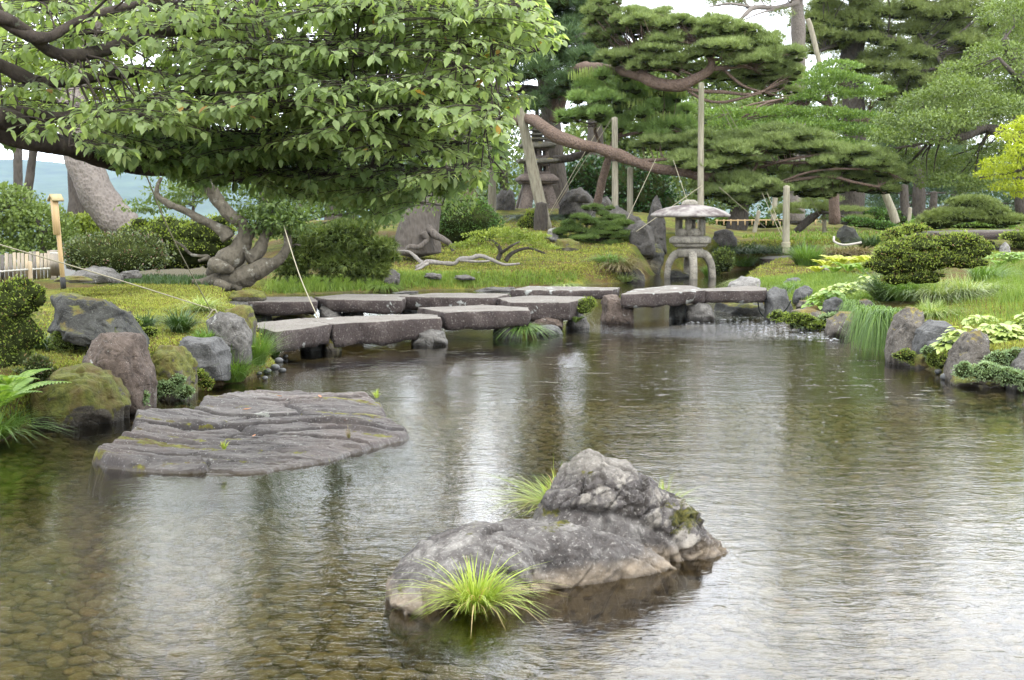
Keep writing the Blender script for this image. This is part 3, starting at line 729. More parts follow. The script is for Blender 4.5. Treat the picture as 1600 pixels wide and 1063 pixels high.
# above the joint the stone is rough and pale, below smooth and dark
jx = np.array([-.6, .02, .12, .30, .50, .62, .72, .80, .90, 1.3]); jz = np.array([1., .9, .24, .26, .245, .20, .15, .09, -.1, -.3])
jl = np.interp(v[:, 0] - .25 * (v[:, 1] - 7.0), jx, jz)
peak = sstep(-.02, .035, v[:, 2] - jl + .02 * fbm(v * 14, 3, 2)); peak = peak * sstep(.03, .12, v[:, 0]); peak = np.maximum(peak, sstep(7.12, 7.25, v[:, 1]) * (v[:, 0] > .1))
q = v * [1, 1, 1.5]
fold = ridged(q * 3.1 + .6 * fbm(q * 2, 2, 5)[:, None], 4, 7)
dl = .020 * fbm(q * 3, 4, 3) + .026 * (fold - .3) + .006 * fbm(q * 30, 3, 6)
rot = v @ np.array([[.8, .2, .55], [-.1, 1, .1], [-.6, .1, .8]]).T
lay = ridged(rot * [3.5, 5, 13] + .8 * fbm(q * 4, 2, 9)[:, None], 5, 21)
dh = .034 * (lay - .2) + .016 * ridged(q * 9, 4, 12) - .004 + .012 * ridged(q * 24, 3, 14)
q2 = v + .02 * np.stack([fbm(v * 9, 3, k) for k in (1, 2, 3)], -1)
tl = q2 @ np.array([[.82, 0, .57], [0, 1, 0], [-.57, 0, .82]]).T * [.6, 1, 1.25]
h1, e1, r1 = facets(tl, .13, 5); h2, e2, r2 = facets(tl, .052, 9); h3, e3, r3 = facets(q2 * [.8, 1, 1], .34, 15)
dh = .034 * h1 - .012 * sstep(.10, 0, e1) + .008 * h2 - .003 * sstep(.14, 0, e2) + .012 * (lay - .2) + .004 * fbm(q * 40, 3, 14)
dl = dl * .7 + .035 * h3 * .7 - .014 * sstep(.06, 0, e3) + .006 * h2 + .008 * h1 + .003 * ridged(q * 30, 3, 16)
disp = dl * (1 - peak) + dh * peak
# cleft between the two bodies and furrows on the right shoulder
cl = np.exp(-((v[:, 2] - jl) / .018) ** 2) * (v[:, 1] < 7.2) * (v[:, 0] > .05) * (v[:, 0] < .85); disp -= .022 * cl
fur = np.abs(noise(np.stack([(v[:, 0] + .5 * v[:, 2]) * 11, v[:, 1] * 2, v[:, 2] * 2], -1), 31)); disp -= .014 * (1 - peak) * sstep(.18, .0, fur) * sstep(.15, .4, v[:, 0])
v = v + nn * disp[:, None]
moss = .62 * np.exp(-((v[:, 2] - jl + .012) / .028) ** 2) * sstep(.05, .16, v[:, 0]) * sstep(.56, .36, v[:, 0]) * sstep(.1, .5, nn[:, 2])
moss += .62 * np.exp(-(((v[:, 0] - .86) / .14) ** 2 + ((v[:, 2] - .20) / .10) ** 2)) + .5 * np.exp(-(((v[:, 0] - .36) / .09) ** 2 + ((v[:, 2] - .43) / .022) ** 2))
moss += .42 * np.exp(-(((v[:, 0] + .18) / .08) ** 2 + ((v[:, 2] - .25) / .04) ** 2)) + .45 * np.exp(-(((v[:, 0] - .14) / .05) ** 2 + ((v[:, 2] - .32) / .03) ** 2))
moss += .5 * np.exp(-((v[:, 0] + .47) / .04) ** 2 - ((v[:, 2] - .08) / .05) ** 2) + .25 * sstep(.3, -.3, lay) * peak * (nn[:, 2] > .1)
o = add('rock', v, fq, M['front_rock'], loc=(.3, 6.9, -.3), attrs={'peak': peak, 'moss': moss, 'lay': np.clip(.55 * r2 + .45 * r1 - .35 * sstep(.12, 0, e1) - .3 * sstep(.16, 0, e2) + .1, 0, 1)})
tag(o, 'peaked pale topped rock rising from the water nearest the camera, grass at its foot', 'rock')

# ---- broad flat layered rock
fl_front = [(115, 700), (128, 716), (165, 733), (240, 742), (330, 747), (430, 741), (515, 724), (585, 704), (652, 684)]
fl_back = [(655, 650), (640, 640), (612, 612), (560, 603), (470, 599), (380, 601), (318, 612), (288, 628), (205, 637), (190, 655), (140, 676)]
FLAT = np.array([G(a, b, 0)[:2] for a, b in fl_front] + [G(a, b, .2)[:2] for a, b in fl_back])
lo, hi = FLAT.min(0) - .25, FLAT.max(0) + .25
fx, fy = np.arange(lo[0], hi[0], .0115), np.arange(lo[1], hi[1], .0115)
X, Y_ = np.meshgrid(fx, fy)
p2 = np.stack([X, Y_, 0 * X], -1)
wob_ = .035 * fbm(p2 * [6, 10, 1], 4, 81)
wob = .12 * fbm(p2 * [1.1, 2.2, 1], 3, 2) + .03 * fbm(p2 * 7, 3, 12)
d = -sdf(X + wob * .5, Y_ + wob * .35, FLAT) + .045 * fbm(p2 * 4, 4, 31)
u = (X - FLAT[:, 0].min()) / np.ptp(FLAT[:, 0]); w = (Y_ - FLAT[:, 1].min()) / np.ptp(FLAT[:, 1])
t = (Y_ + .30 * X * .3 + .20 * fbm(p2 * [.42, 1.5, 1], 3, 5) + .05 * fbm(p2 * [2, 6, 1], 4, 7) + wob_) * 2.7       # strata run across the view
fh, fe, frn = facets(np.stack([X * .42 + .06 * fbm(p2 * 3, 3, 51), Y_ + .05 * fbm(p2 * 5, 3, 52), 0 * X], -1), .42, 6); fh2, fe2, frn2 = facets(np.stack([X * .5, Y_ + .03 * fbm(p2 * 9, 3, 55), 0 * X], -1), .15, 8)
t = t + .8 * frn
fr_ = t - np.floor(t); idx = np.floor(t)
hh_ = _hash((idx + 50).astype(np.int64), (idx * 0).astype(np.int64), (idx * 0).astype(np.int64), 3)
led = sstep(0, .09, fr_) - .55 * fr_                                                           # each ledge drops towards the camera
amp = .006 + .085 * hh_ ** 2 * sstep(-.25, .25, fbm(p2 * [.9, .8, 1], 3, 40) + .05)
t2 = t * 3.1 + 3 * fbm(p2 * [.8, 4, 1], 3, 61); fr2 = t2 - np.floor(t2)
base = .03 + .16 * sstep(0, .9, w) * (1 - .25 * u) + .06 * sstep(.35, .05, u)
z = base + amp * led + .013 * (sstep(0, .12, fr2) - .6 * fr2) * sstep(-.3, .3, fbm(p2 * 2.3, 2, 70)) + .018 * fbm(p2 * [1.8, 2.6, 1], 4, 8) + .004 * fbm(p2 * 26, 3, 9) + .042 * fh - .034 * sstep(.045, 0, fe) + .012 * ridged(p2 * [2.2, 7, 1], 4, 93) + .007 * fh2 - .006 * sstep(.1, 0, fe2)
edge = sstep(-.012, .085, d) ** .5
z = (z - .02) * (1 - .62 * sstep(.72, 1.0, u)) 
moss_k = 1.4
z = -.30 + (z + .30) * edge
z = np.where((w < .30) & (u > .3), np.minimum(z, .012 + .10 * sstep(0, .5, d) + .01 * fbm(p2 * 12, 3, 44) + amp * led * .5), z)
moss = .40 * sstep(.5, .95, fr_) + .36 * np.exp(-(((u - .10) / .06) ** 2 + ((w - .38) / .13) ** 2)) + .12 * fbm(p2 * 2.4, 3, 90) + .25 * np.exp(-(((u - .28) / .16) ** 2 + ((w - .25) / .08) ** 2)) + .22 * np.exp(-(((u - .82) / .12) ** 2 + ((w - .72) / .1) ** 2))
v, f = grid(fx, fy, z)
keep = (z.ravel()[f].max(1) > -.16)
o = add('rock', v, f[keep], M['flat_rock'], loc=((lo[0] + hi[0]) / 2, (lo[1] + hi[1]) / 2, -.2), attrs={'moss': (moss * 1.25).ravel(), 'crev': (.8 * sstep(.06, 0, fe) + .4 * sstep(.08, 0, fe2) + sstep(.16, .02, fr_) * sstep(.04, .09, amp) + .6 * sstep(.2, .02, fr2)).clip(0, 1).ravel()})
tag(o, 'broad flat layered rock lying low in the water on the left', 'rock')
def flat_top(px, py):
    d_ = ray(px, py); tt = np.arange(8, 14, .01); p = np.array([0, 0, EYE]) + d_ * tt[:, None]
    ix = np.clip(((p[:, 0] - fx[0]) / .0115).astype(int), 0, len(fx) - 1); iy = np.clip(((p[:, 1] - fy[0]) / .0115).astype(int), 0, len(fy) - 1)
    i = np.argmax(p[:, 2] < z[iy, ix] + .002); return p[i]
for k, (a, b, lab) in enumerate([(386, 642, 'curled brown dead leaf near the middle of the flat layered rock'), (500, 622, 'brown dead leaf near the far edge of the flat layered rock'),
                                 (436, 621, 'small brown dead leaf on the upper middle of the flat layered rock'), (538, 659, 'brown dead leaf on the right part of the flat layered rock'), (397, 683, 'smallest brown dead leaf on the front ledges of the flat layered rock')]):
    p = flat_top(a, b); lv = np.array([[-.03, 0, .004], [-.012, .011, .01], [0, 0, .004], [-.012, -.011, .009], [.014, .010, .012], [.03, .002, .016], [.014, -.01, .01]]) * (1.3 - .12 * k)
    c_, s_ = math.cos(k * 1.9), math.sin(k * 1.9); lv = lv @ np.array([[c_, s_, 0], [-s_, c_, 0], [0, 0, 1]])
    tag(add('fallen_leaf', lv + p + [0, 0, .004], [np.array([[0, 1, 2], [0, 2, 3], [1, 4, 2], [2, 6, 3], [2, 4, 5], [2, 5, 6]])], M['dead']), lab, 'leaf', 'dead leaves on the flat rock')

# ---- rocks along the left bank
LB = 'rocks along the left bank'
rock([(68, 520), (76, 462), (100, 452), (172, 458), (190, 482), (214, 520), (232, 548)], 15.0, 1.1, 'rock_dark', 'large dark slanting rock streaked with moss, behind the brown boulder on the left bank', LB, n=5, seed=3, cuts=8, rough=.035, cutd=(.6, .85))
rock([(128, 622), (130, 560), (142, 530), (165, 518), (222, 522), (232, 560), (240, 600), (236, 628)], 13.1, .75, 'rock_brown', 'big brown speckled boulder with a mossy top above the left water edge', LB, n=5, seed=8, cuts=8, rough=.05)
rock([(50, 658), (58, 610), (90, 580), (135, 572), (175, 588), (200, 630), (196, 650)], 12.3, .9, 'rock_moss', 'low rounded boulder wholly covered in green and orange moss at left water edge', LB, n=5, seed=12, cuts=3, rough=.05, powr=.9)
rock([(232, 618), (234, 560), (250, 542), (285, 540), (305, 570), (306, 618)], 13.6, .6, 'rock_moss', 'upright rock with mossy top and bare brown right side, beside the big brown boulder', LB, n=5, seed=21, cuts=6, rough=.06)
rock([(264, 575), (268, 535), (290, 524), (345, 527), (361, 545), (358, 578)], 14.6, .6, 'rock_plain', 'smooth blue grey rock between mossy rock and long grass on the left bank', LB, n=5, seed=5, cuts=9, rough=.02, cutd=(.62, .85))
rock([(318, 548), (320, 500), (345, 488), (380, 498), (393, 520), (392, 552)], 15.6, .6, 'rock_grey', 'grey rock with a white lichen patch left of the front bridge slab', LB, n=5, seed=14, cuts=7, rough=.05)
rock([(352, 520), (350, 482), (370, 474), (392, 480), (400, 505), (396, 525)], 17.4, .5, 'rock_moss', 'mossy stone where the rope is tied beside the left bridge end', LB, seed=31, rough=.06)
rock([(110, 436), (120, 424), (148, 416), (172, 420), (192, 436)], 18.6, .6, 'rock_grey', 'long low grey rock with moss at the foot of the dark hedge', LB, seed=41, rough=.05)
rock([(185, 432), (192, 424), (215, 422), (222, 432)], 18.9, .3, 'rock_grey', 'small flat grey stone right of the long low rock by the hedge', LB, seed=42)
rock([(84, 438), (92, 432), (128, 431), (146, 438)], 17.6, .35, 'rock_moss', 'thin dark stone beside the foot of the wooden sign post', LB, seed=43)
rock([(358, 466), (364, 456), (392, 452), (412, 456), (416, 466)], 20.0, .45, 'rock_moss', 'flat yellow mossed stone in front of the gnarled trunk', LB, seed=44, cuts=3)
for k, (a, b, r_, lab) in enumerate([(418, 579, 9, 'rounded pebble lying farthest left in the pebbles at the left bridge end'), (430, 573, 11, 'largest dark wet pebble at the left bridge end'), (422, 565, 7, 'small dark pebble behind the largest pebble at left bridge end'),
        (409, 570, 8, 'grey pebble under the long grass at left bridge end'), (436, 562, 10, 'smooth grey pebble touching the water below the front slab'), (446, 556, 6, 'pebble just under the shade of the front slab'),
        (405, 583, 6, 'little pebble nearest the grass at left bridge end'), (399, 577, 6, 'dark little pebble half under the sedge'), (414, 590, 7, 'outermost pebble in the water before the sedge'), (441, 578, 9, 'rightmost dark pebble standing in the water below the front slab')]):
    r_ *= .72; v, f = blob([(a - r_, b - r_ * .5), (a + r_, b + r_ * .5)], float(G(a, b + 4, .0)[1]), sz(r_ * 2, 16.5), n=2, seed=60 + k, cuts=1, rough=.03)
    tag(add('pebble', v, f, M['pebble']), lab, 'pebble', 'pebbles at the left bridge end')

# ---- rocks along the right bank
RB = 'rocks along the right bank'
for sil, Y, dp, mt, lab, kw in [
    ([(1196, 498), (1194, 462), (1208, 449), (1228, 452), (1236, 480), (1232, 500)], 23.0, .6, 'rock_plain', 'grey boulder at the right end of the stone bridge', dict(seed=70)),
    ([(1238, 468), (1242, 454), (1258, 446), (1270, 452), (1270, 470)], 24.2, .4, 'rock_plain', 'smaller grey stone above and right of the bridge end boulder', dict(seed=71)),
    ([(1136, 452), (1142, 440), (1160, 431), (1184, 436), (1200, 448), (1204, 458)], 28.2, .8, 'rock_white', 'pale angular rock behind the right end of the bridge', dict(seed=72)),
    ([(1222, 444), (1230, 436), (1246, 434), (1262, 444)], 27.6, .4, 'rock_plain', 'flat grey stone in the grass behind the bridge end', dict(seed=73)),
    ([(1244, 480), (1250, 470), (1268, 468), (1280, 482)], 22.8, .4, 'rock_right', 'low grey stone in front of the hosta patch', dict(seed=74)),
    ([(1228, 506), (1238, 486), (1262, 480), (1296, 488), (1300, 512)], 21.4, .6, 'rock_right', 'ochre mossed rock on the waterline right of the bridge', dict(seed=75)),
    ([(1284, 486), (1290, 468), (1306, 464), (1316, 470), (1318, 488)], 21.6, .45, 'rock_plain', 'grey stone below the hosta leaves', dict(seed=76)),
    ([(1290, 522), (1294, 500), (1314, 488), (1336, 486), (1344, 504), (1344, 526)], 20.4, .6, 'rock_right', 'ochre mossed rock left of the hanging grass curtain', dict(seed=77)),
    ([(1336, 490), (1342, 470), (1356, 468), (1368, 480), (1370, 496)], 20.6, .4, 'rock_right', 'brown stone half under the hanging grass', dict(seed=78)),
    ([(1386, 556), (1392, 520), (1404, 490), (1420, 479), (1444, 482), (1448, 510), (1436, 548), (1428, 566)], 16.6, .75, 'rock_right', 'tall rock with ochre moss on its left flank at the right bank corner', dict(seed=80, n=5, rough=.06)),
    ([(1424, 542), (1432, 514), (1456, 500), (1482, 502), (1494, 518), (1480, 540)], 16.0, .6, 'rock_plain', 'rounded dark grey boulder right of the tall corner rock', dict(seed=81, n=5, cuts=5, rough=.025)),
    ([(1448, 556), (1450, 534), (1466, 528), (1486, 536), (1488, 560)], 15.3, .4, 'rock_plain', 'small round grey stone under the dark grey boulder', dict(seed=82)),
    ([(1404, 562), (1408, 546), (1422, 540), (1440, 546), (1444, 562)], 16.0, .35, 'rock_right', 'low mossed stone at the foot of the tall corner rock', dict(seed=83)),
    ([(1424, 575), (1426, 556), (1440, 548), (1452, 556), (1456, 574)], 15.5, .35, 'rock_moss', 'yellow mossed stone at the water beside the small round stone', dict(seed=84, cuts=2)),
    ([(1480, 588), (1486, 556), (1504, 528), (1526, 516), (1546, 524), (1552, 560), (1556, 594)], 14.7, .7, 'rock_right', 'pointed ochre and grey rock below the bright hosta leaves', dict(seed=85, n=5, rough=.06)),
    ([(1572, 600), (1574, 566), (1588, 548), (1620, 540), (1630, 606)], 13.9, .6, 'rock_grey', 'grey rock cut by the right edge of the picture at the waterline', dict(seed=86)),
    ([(1486, 600), (1500, 572), (1540, 566), (1580, 576), (1592, 604)], 14.2, .5, 'rock_moss', 'low rock under creeping leaves at right waterline', dict(seed=87, cuts=2)),
    ([(1604, 640), (1610, 600), (1660, 580), (1720, 600), (1730, 650)], 12.8, .7, 'rock_moss', 'mossy rock just beyond the right picture edge', dict(seed=88))]:
    rock(sil, Y, dp, mt, lab, RB, **{**dict(rough=.05), **kw})
for k, (a, b, r_, lab) in enumerate([(1466, 580, 6, 'left pebble of three at the right waterline'), (1478, 588, 9, 'largest pebble of three at the right waterline'), (1470, 576, 5, 'smallest pebble of three at the right waterline'), (1541, 597, 8, 'lone pebble in water below the pointed rock')]):
    v, f = blob([(a - r_, b - r_ * .6), (a + r_, b + r_ * .5)], float(G(a, b + 5, 0)[1]), sz(r_ * 2, 14.5), n=2, seed=90 + k, cuts=1, rough=.03)
    tag(add('pebble', v, f, M['pebble']), lab, 'pebble', 'pebbles at the right waterline')

# ---- garden rocks behind
GR = 'rocks standing in the garden behind the pond'
for sil, Y, dp, mt, lab, kw in [
    ([(874, 340), (876, 312), (888, 298), (906, 296), (925, 304), (932, 316), (928, 342)], 46, 1.2, 'rock_far', 'large rounded boulder right of the stone pagoda', dict(seed=101, n=5)),
    ([(886, 310), (892, 298), (908, 293), (920, 303), (922, 312)], 45.2, .8, 'rock_far', 'flat capstone lying on the boulder right of the pagoda', dict(seed=102)),
    ([(930, 330), (934, 312), (948, 308), (958, 318), (962, 336)], 45.5, .9, 'rock_far', 'rounded grey boulder left of the tall round post', dict(seed=103)),
    ([(936, 350), (944, 328), (966, 322), (1000, 340), (1008, 362), (1000, 372)], 42, 1.2, 'rock_far', 'sloping boulder behind the clipped pine', dict(seed=104)),
    ([(1010, 388), (1012, 348), (1017, 316), (1026, 307), (1035, 311), (1039, 342), (1041, 388)], 40, .7, 'rock_far', 'tall upright standing stone behind the lantern', dict(seed=105, n=5, cuts=6)),
    ([(984, 392), (986, 362), (1000, 344), (1020, 352), (1024, 395)], 38.5, .8, 'rock_far', 'brownish boulder left of the tall standing stone', dict(seed=106)),
    ([(1008, 426), (1006, 396), (1018, 380), (1030, 382), (1040, 394), (1036, 412), (1028, 428)], 35.8, .8, 'rock_dark', 'dark veined slanting rock beside the left lantern leg', dict(seed=107, n=5, cuts=8)),
    ([(774, 330), (776, 306), (784, 296), (794, 300), (798, 330)], 48, .5, 'rock_far', 'narrow standing stone left of the pagoda', dict(seed=108)),
    ([(786, 330), (788, 304), (796, 294), (803, 302), (805, 328)], 47.5, .4, 'rock_far', 'second narrow stone close beside the pagoda base', dict(seed=109)),
    ([(1304, 384), (1306, 362), (1318, 352), (1332, 356), (1344, 372), (1346, 384)], 38, .6, 'rock_dark', 'dark cone shaped rock with white streak circled by a pale pipe', dict(seed=110)),
    ([(598, 440), (602, 424), (614, 420), (624, 428), (626, 440)], 31, .5, 'rock_far', 'dark stone at the right end of the juniper shrub', dict(seed=111)),
    ([(660, 433), (664, 427), (676, 426), (690, 428), (690, 434)], 31.5, .5, 'rock_grey', 'low flat stone on the moss, left of two', dict(seed=112)),
    ([(706, 435), (712, 430), (730, 429), (744, 435)], 31.2, .5, 'rock_grey', 'low flat stone on the moss, right of two', dict(seed=113)),
    ([(742, 429), (745, 425), (750, 425), (753, 429)], 31.8, .2, 'rock_white', 'small pale round stone on the moss below the long root', dict(seed=114)),
    ([(962, 440), (966, 420), (985, 414), (1004, 420), (1008, 440)], 32.5, .7, 'rock_far', 'rock under the brownish sedge mound', dict(seed=115)),
    ([(866, 392), (870, 374), (890, 372), (906, 378), (908, 392)], 40, .6, 'rock_moss', 'mossy rock under the left side of clipped pine', dict(seed=116)),
    ([(1112, 380), (1116, 362), (1130, 358), (1146, 362), (1152, 380)], 44, .6, 'rock_far', 'grey rock right of the lantern chamber', dict(seed=117)),
    ([(1270, 426), (1275, 418), (1292, 416), (1302, 424)], 33, .4, 'rock_white', 'pale pinkish stone among golden ferns', dict(seed=118)),
    ([(1040, 436), (1042, 424), (1056, 420), (1076, 428), (1080, 436)], 37.2, .6, 'rock_dark', 'dark wet rock under the lantern between its legs', dict(seed=119)),
    ([(850, 372), (858, 358), (868, 356), (874, 366), (874, 380)], 42.5, .5, 'rock_white', 'pale lichened rock beside the leaning post foot', dict(seed=120)),
    ([(600, 460), (630, 455), (655, 455), (660, 460)], 27.5, .4, 'rock_grey', 'pale edging stone on the shore left behind the bridge', dict(seed=121)),
    ([(735, 457), (760, 449), (800, 449), (812, 456)], 27.4, .4, 'rock_grey', 'long pale edging stone on the shore behind the middle slabs', dict(seed=122)),
    ([(1560, 404), (1563, 386), (1570, 378), (1578, 386), (1580, 404)], 33, .3, 'rock_white', 'pale pointed stone under the far bridge at right', dict(seed=123)),
    ([(1430, 388), (1440, 374), (1470, 376), (1480, 390)], 38, .8, 'rock_dark', 'dark rock in shade under the left end of the far bridge', dict(seed=124)),
    ([(1528, 390), (1534, 378), (1550, 376), (1560, 390)], 38, .8, 'rock_far', 'rounded rock in shade under the right end of the far bridge', dict(seed=125))]:
    rock(sil, Y, dp, mt, lab, GR, **{**dict(n=4, rough=.055), **kw})

# ------------------------------------------------------------------ stone bridge: each slab and each pier stone a thing
def slab(top, z, th, label, lich=False, seed=0, step=.028):
    """top: corners of the upper face in photo pixels, at height z"""
    Q = np.array([G(a, b, z)[:2] for a, b in top]); c = Q.mean(0)
    bm = bmesh.new(); 
    lo_, hi_ = Q.min(0) - .03, Q.max(0) + .03
    xs_ = np.arange(lo_[0], hi_[0] + step, step); ys_ = np.arange(lo_[1], hi_[1] + step, step)
    # rings of the outline shrunk inwards make a clean rim; built as outline -> top cap rings
    n_ = len(Q); per = []; th = th * 1.16
    for i in range(n_):
        a, b = Q[i], Q[(i + 1) % n_]; m_ = max(2, int(np.linalg.norm(b - a) / step))
        for t_ in np.linspace(0, 1, m_, endpoint=False): per.append(a + (b - a) * t_)
    per = np.array(per); m_ = len(per)
    if np.sum(per[:, 0] * np.roll(per[:, 1], -1) - per[:, 1] * np.roll(per[:, 0], -1)) < 0: per = per[::-1]
    k_ = 3
    for _ in range(1): per = (np.roll(per, 1, 0) + per * 2 + np.roll(per, -1, 0)) / 4      # worn corners
    rings_ = []
    def ring(s_, zz_, inset):
        q_ = c + (per - c) * s_; dr = c - q_; dr /= np.linalg.norm(dr, axis=1)[:, None]; q_ = q_ + dr * inset
        return np.column_stack([q_, np.full(m_, zz_)])
    prof = [(1., z, .006), (1., z - .007, 0.), (1., z - th * .25, -.006), (1., z - th * .5, 0), (1., z - th * .75, .008), (1., z - th, .03)]
    for s_ in (.02, .2, .4, .6, .75, .87, .95): rings_.append(ring(s_, z, .006 if s_ > .1 else 0))
    for a_ in prof: rings_.append(ring(*a_))
    for s_ in (.7, .4, .02): rings_.append(ring(s_, z - th, .03 * s_))
    v = np.vstack(rings_); nr_ = len(rings_)
    i = np.arange(nr_ - 1)[:, None] * m_; j = np.arange(m_)[None]; j2 = (j + 1) % m_
    f = [np.stack([i + j2, i + j, i + m_ + j, i + m_ + j2], -1).reshape(-1, 4), np.arange(m_)[None]]
    cc = np.array([c[0], c[1], z - th / 2]); nd = v - cc; side = (v[:, 2] < z - .004)
    hor = np.column_stack([nd[:, :2], 0 * nd[:, 0]]); hor = norm(hor)
    amp = fbm(v * 3.5 + seed, 3, seed) * .035 + fbm(v * 14 + seed, 3, seed + 1) * .012
    v0_ = v.copy(); v = v + hor * (amp * np.where(side, 1., .6) * (v[:, 2] > z - 1))[:, None] * (np.linalg.norm(nd[:, :2], axis=1) > .1)[:, None]
    v[:, 2] += np.where(v[:, 2] > z - .02, .006 * fbm(v * 4, 3, seed + 7), .045 * fbm(v * 3.2, 3, seed + 9) * sstep(z - th * .4, z - th, v[:, 2]))
    fh, fe, _ = facets(v + .02 * fbm(v * 8, 2, seed)[:, None], .16, seed); v = v + hor * (np.where(side, 1., .5) * .016 * fh * (np.linalg.norm(nd[:, :2], axis=1) > .15))[:, None]; v[:, 2] += np.where(side, .012 * fh, .002 * fh)
    o = add('bridge_slab', v, f, M['slab_lichen' if lich else 'slab'], loc=(c[0], c[1], z - th))
    return tag(o, label, 'stone slab', 'stone slabs of the bridge')
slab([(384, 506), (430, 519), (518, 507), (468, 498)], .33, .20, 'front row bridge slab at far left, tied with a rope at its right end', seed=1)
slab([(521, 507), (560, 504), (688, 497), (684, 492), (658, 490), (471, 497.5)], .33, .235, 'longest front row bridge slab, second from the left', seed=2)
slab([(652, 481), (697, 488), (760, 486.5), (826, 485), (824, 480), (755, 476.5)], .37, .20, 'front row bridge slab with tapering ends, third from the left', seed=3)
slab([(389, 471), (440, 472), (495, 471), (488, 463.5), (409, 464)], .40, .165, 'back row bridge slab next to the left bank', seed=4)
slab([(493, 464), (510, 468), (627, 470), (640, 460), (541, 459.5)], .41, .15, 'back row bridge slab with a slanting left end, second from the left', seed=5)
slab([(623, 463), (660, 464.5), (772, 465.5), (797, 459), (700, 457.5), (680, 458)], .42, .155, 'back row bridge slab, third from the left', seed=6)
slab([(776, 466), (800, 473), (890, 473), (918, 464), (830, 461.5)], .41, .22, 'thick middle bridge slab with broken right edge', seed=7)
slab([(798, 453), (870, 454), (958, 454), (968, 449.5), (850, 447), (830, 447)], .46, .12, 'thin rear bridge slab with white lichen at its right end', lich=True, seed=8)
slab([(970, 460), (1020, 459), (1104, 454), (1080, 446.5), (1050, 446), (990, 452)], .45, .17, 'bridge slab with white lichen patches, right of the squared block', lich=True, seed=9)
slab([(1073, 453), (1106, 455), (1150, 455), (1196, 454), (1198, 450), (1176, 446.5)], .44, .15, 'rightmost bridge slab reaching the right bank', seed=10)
BP = 'stones carrying the bridge slabs'
for sil, Y, dp, mt, lab, kw in [
    ([(418, 500), (422, 484), (450, 480), (485, 484), (492, 500)], 21.9, .6, 'rock_moss', 'mossy stone added behind the gap of the left slabs, hiding bright water', dict()),  # added stone, blocks the sky reflection seen through the gap
    ([(655, 490), (700, 483), (760, 484), (775, 492)], 23.2, .5, 'rock_dark', 'long dark stone in shade under the third back slab', dict()),
    ([(471, 550), (470, 520), (505, 518), (512, 549)], 17.75, .7, 'rock_dark', 'dark wet pier stone under the joint of the two left front slabs', dict(cuts=2)),
    ([(507, 549), (508, 526), (520, 520), (532, 524), (534, 550)], 17.55, .35, 'rock_moss', 'mossy pier stone with green leaves under the long front slab', dict(cuts=2)),
    ([(642, 538), (648, 518), (676, 514), (692, 518), (700, 536)], 18.3, .5, 'rock_grey', 'low stone under the right end of the long front slab', dict()),
    ([(500, 500), (500, 480), (514, 474), (530, 478), (536, 500)], 21.0, .5, 'rock_grey', 'pale stone between the two left back slabs', dict()),
    ([(536, 502), (536, 482), (552, 476), (566, 482), (568, 500)], 21.2, .6, 'rock_dark', 'dark pier stone under the second back slab', dict()),
    ([(382, 500), (384, 482), (420, 484), (424, 500)], 20.8, .5, 'rock_dark', 'dark stone under the slab by the left bank', dict()),
    ([(625, 492), (628, 478), (650, 476), (652, 492)], 22., .5, 'rock_dark', 'dark pier stone between the second and third back slabs', dict()),
    ([(770, 530), (772, 502), (790, 498), (812, 502), (816, 528)], 19.4, .6, 'rock_dark', 'dark pier stone behind the sedge tuft under the middle slabs', dict(cuts=2)),
    ([(822, 512), (826, 494), (850, 492), (880, 496), (880, 510)], 20.3, .5, 'rock_brown', 'flat stone wedged directly under the thick middle slab', dict(cuts=3)),
    ([(838, 524), (842, 510), (862, 507), (874, 512), (880, 524)], 19.8, .4, 'rock_plain', 'smooth wet stone at the waterline below the wedged flat stone', dict()),
    ([(884, 512), (888, 496), (904, 488), (918, 496), (922, 512)], 20.9, .5, 'rock_grey', 'stone under the small yellowish bush at the slab end', dict()),
    ([(938, 508), (940, 472), (944, 462), (965, 459), (972, 466), (974, 480), (988, 482), (990, 506)], 21.8, .5, 'rock_brown', 'squared reddish block with white lichen standing between bridge halves', dict(n=5, cuts=5, cutd=(.7, .9), powr=.7)),
    ([(1046, 500), (1048, 474), (1064, 470), (1074, 476), (1074, 498)], 22.6, .6, 'rock_dark', 'dark pier stone under the lichen patched slab', dict(cuts=2)),
    ([(1072, 500), (1074, 480), (1090, 472), (1108, 476), (1118, 498)], 22.3, .5, 'rock_grey', 'rounded pale pier rock under the two right slabs', dict(cuts=3)),
    ([(1116, 498), (1120, 472), (1160, 468), (1196, 472), (1200, 496)], 24.2, .9, 'rock_dark', 'shaded bank stone under the rightmost slab', dict()),
    ([(352, 500), (354, 472), (370, 466), (392, 470), (392, 500)], 20.6, .7, 'rock_grey', 'grey bank stone at the left end of the back row', dict())]:
    rock(sil, Y, dp, mt, lab, BP, name='pier_stone', **{**dict(seed=int(Y * 50), rough=.05), **kw})

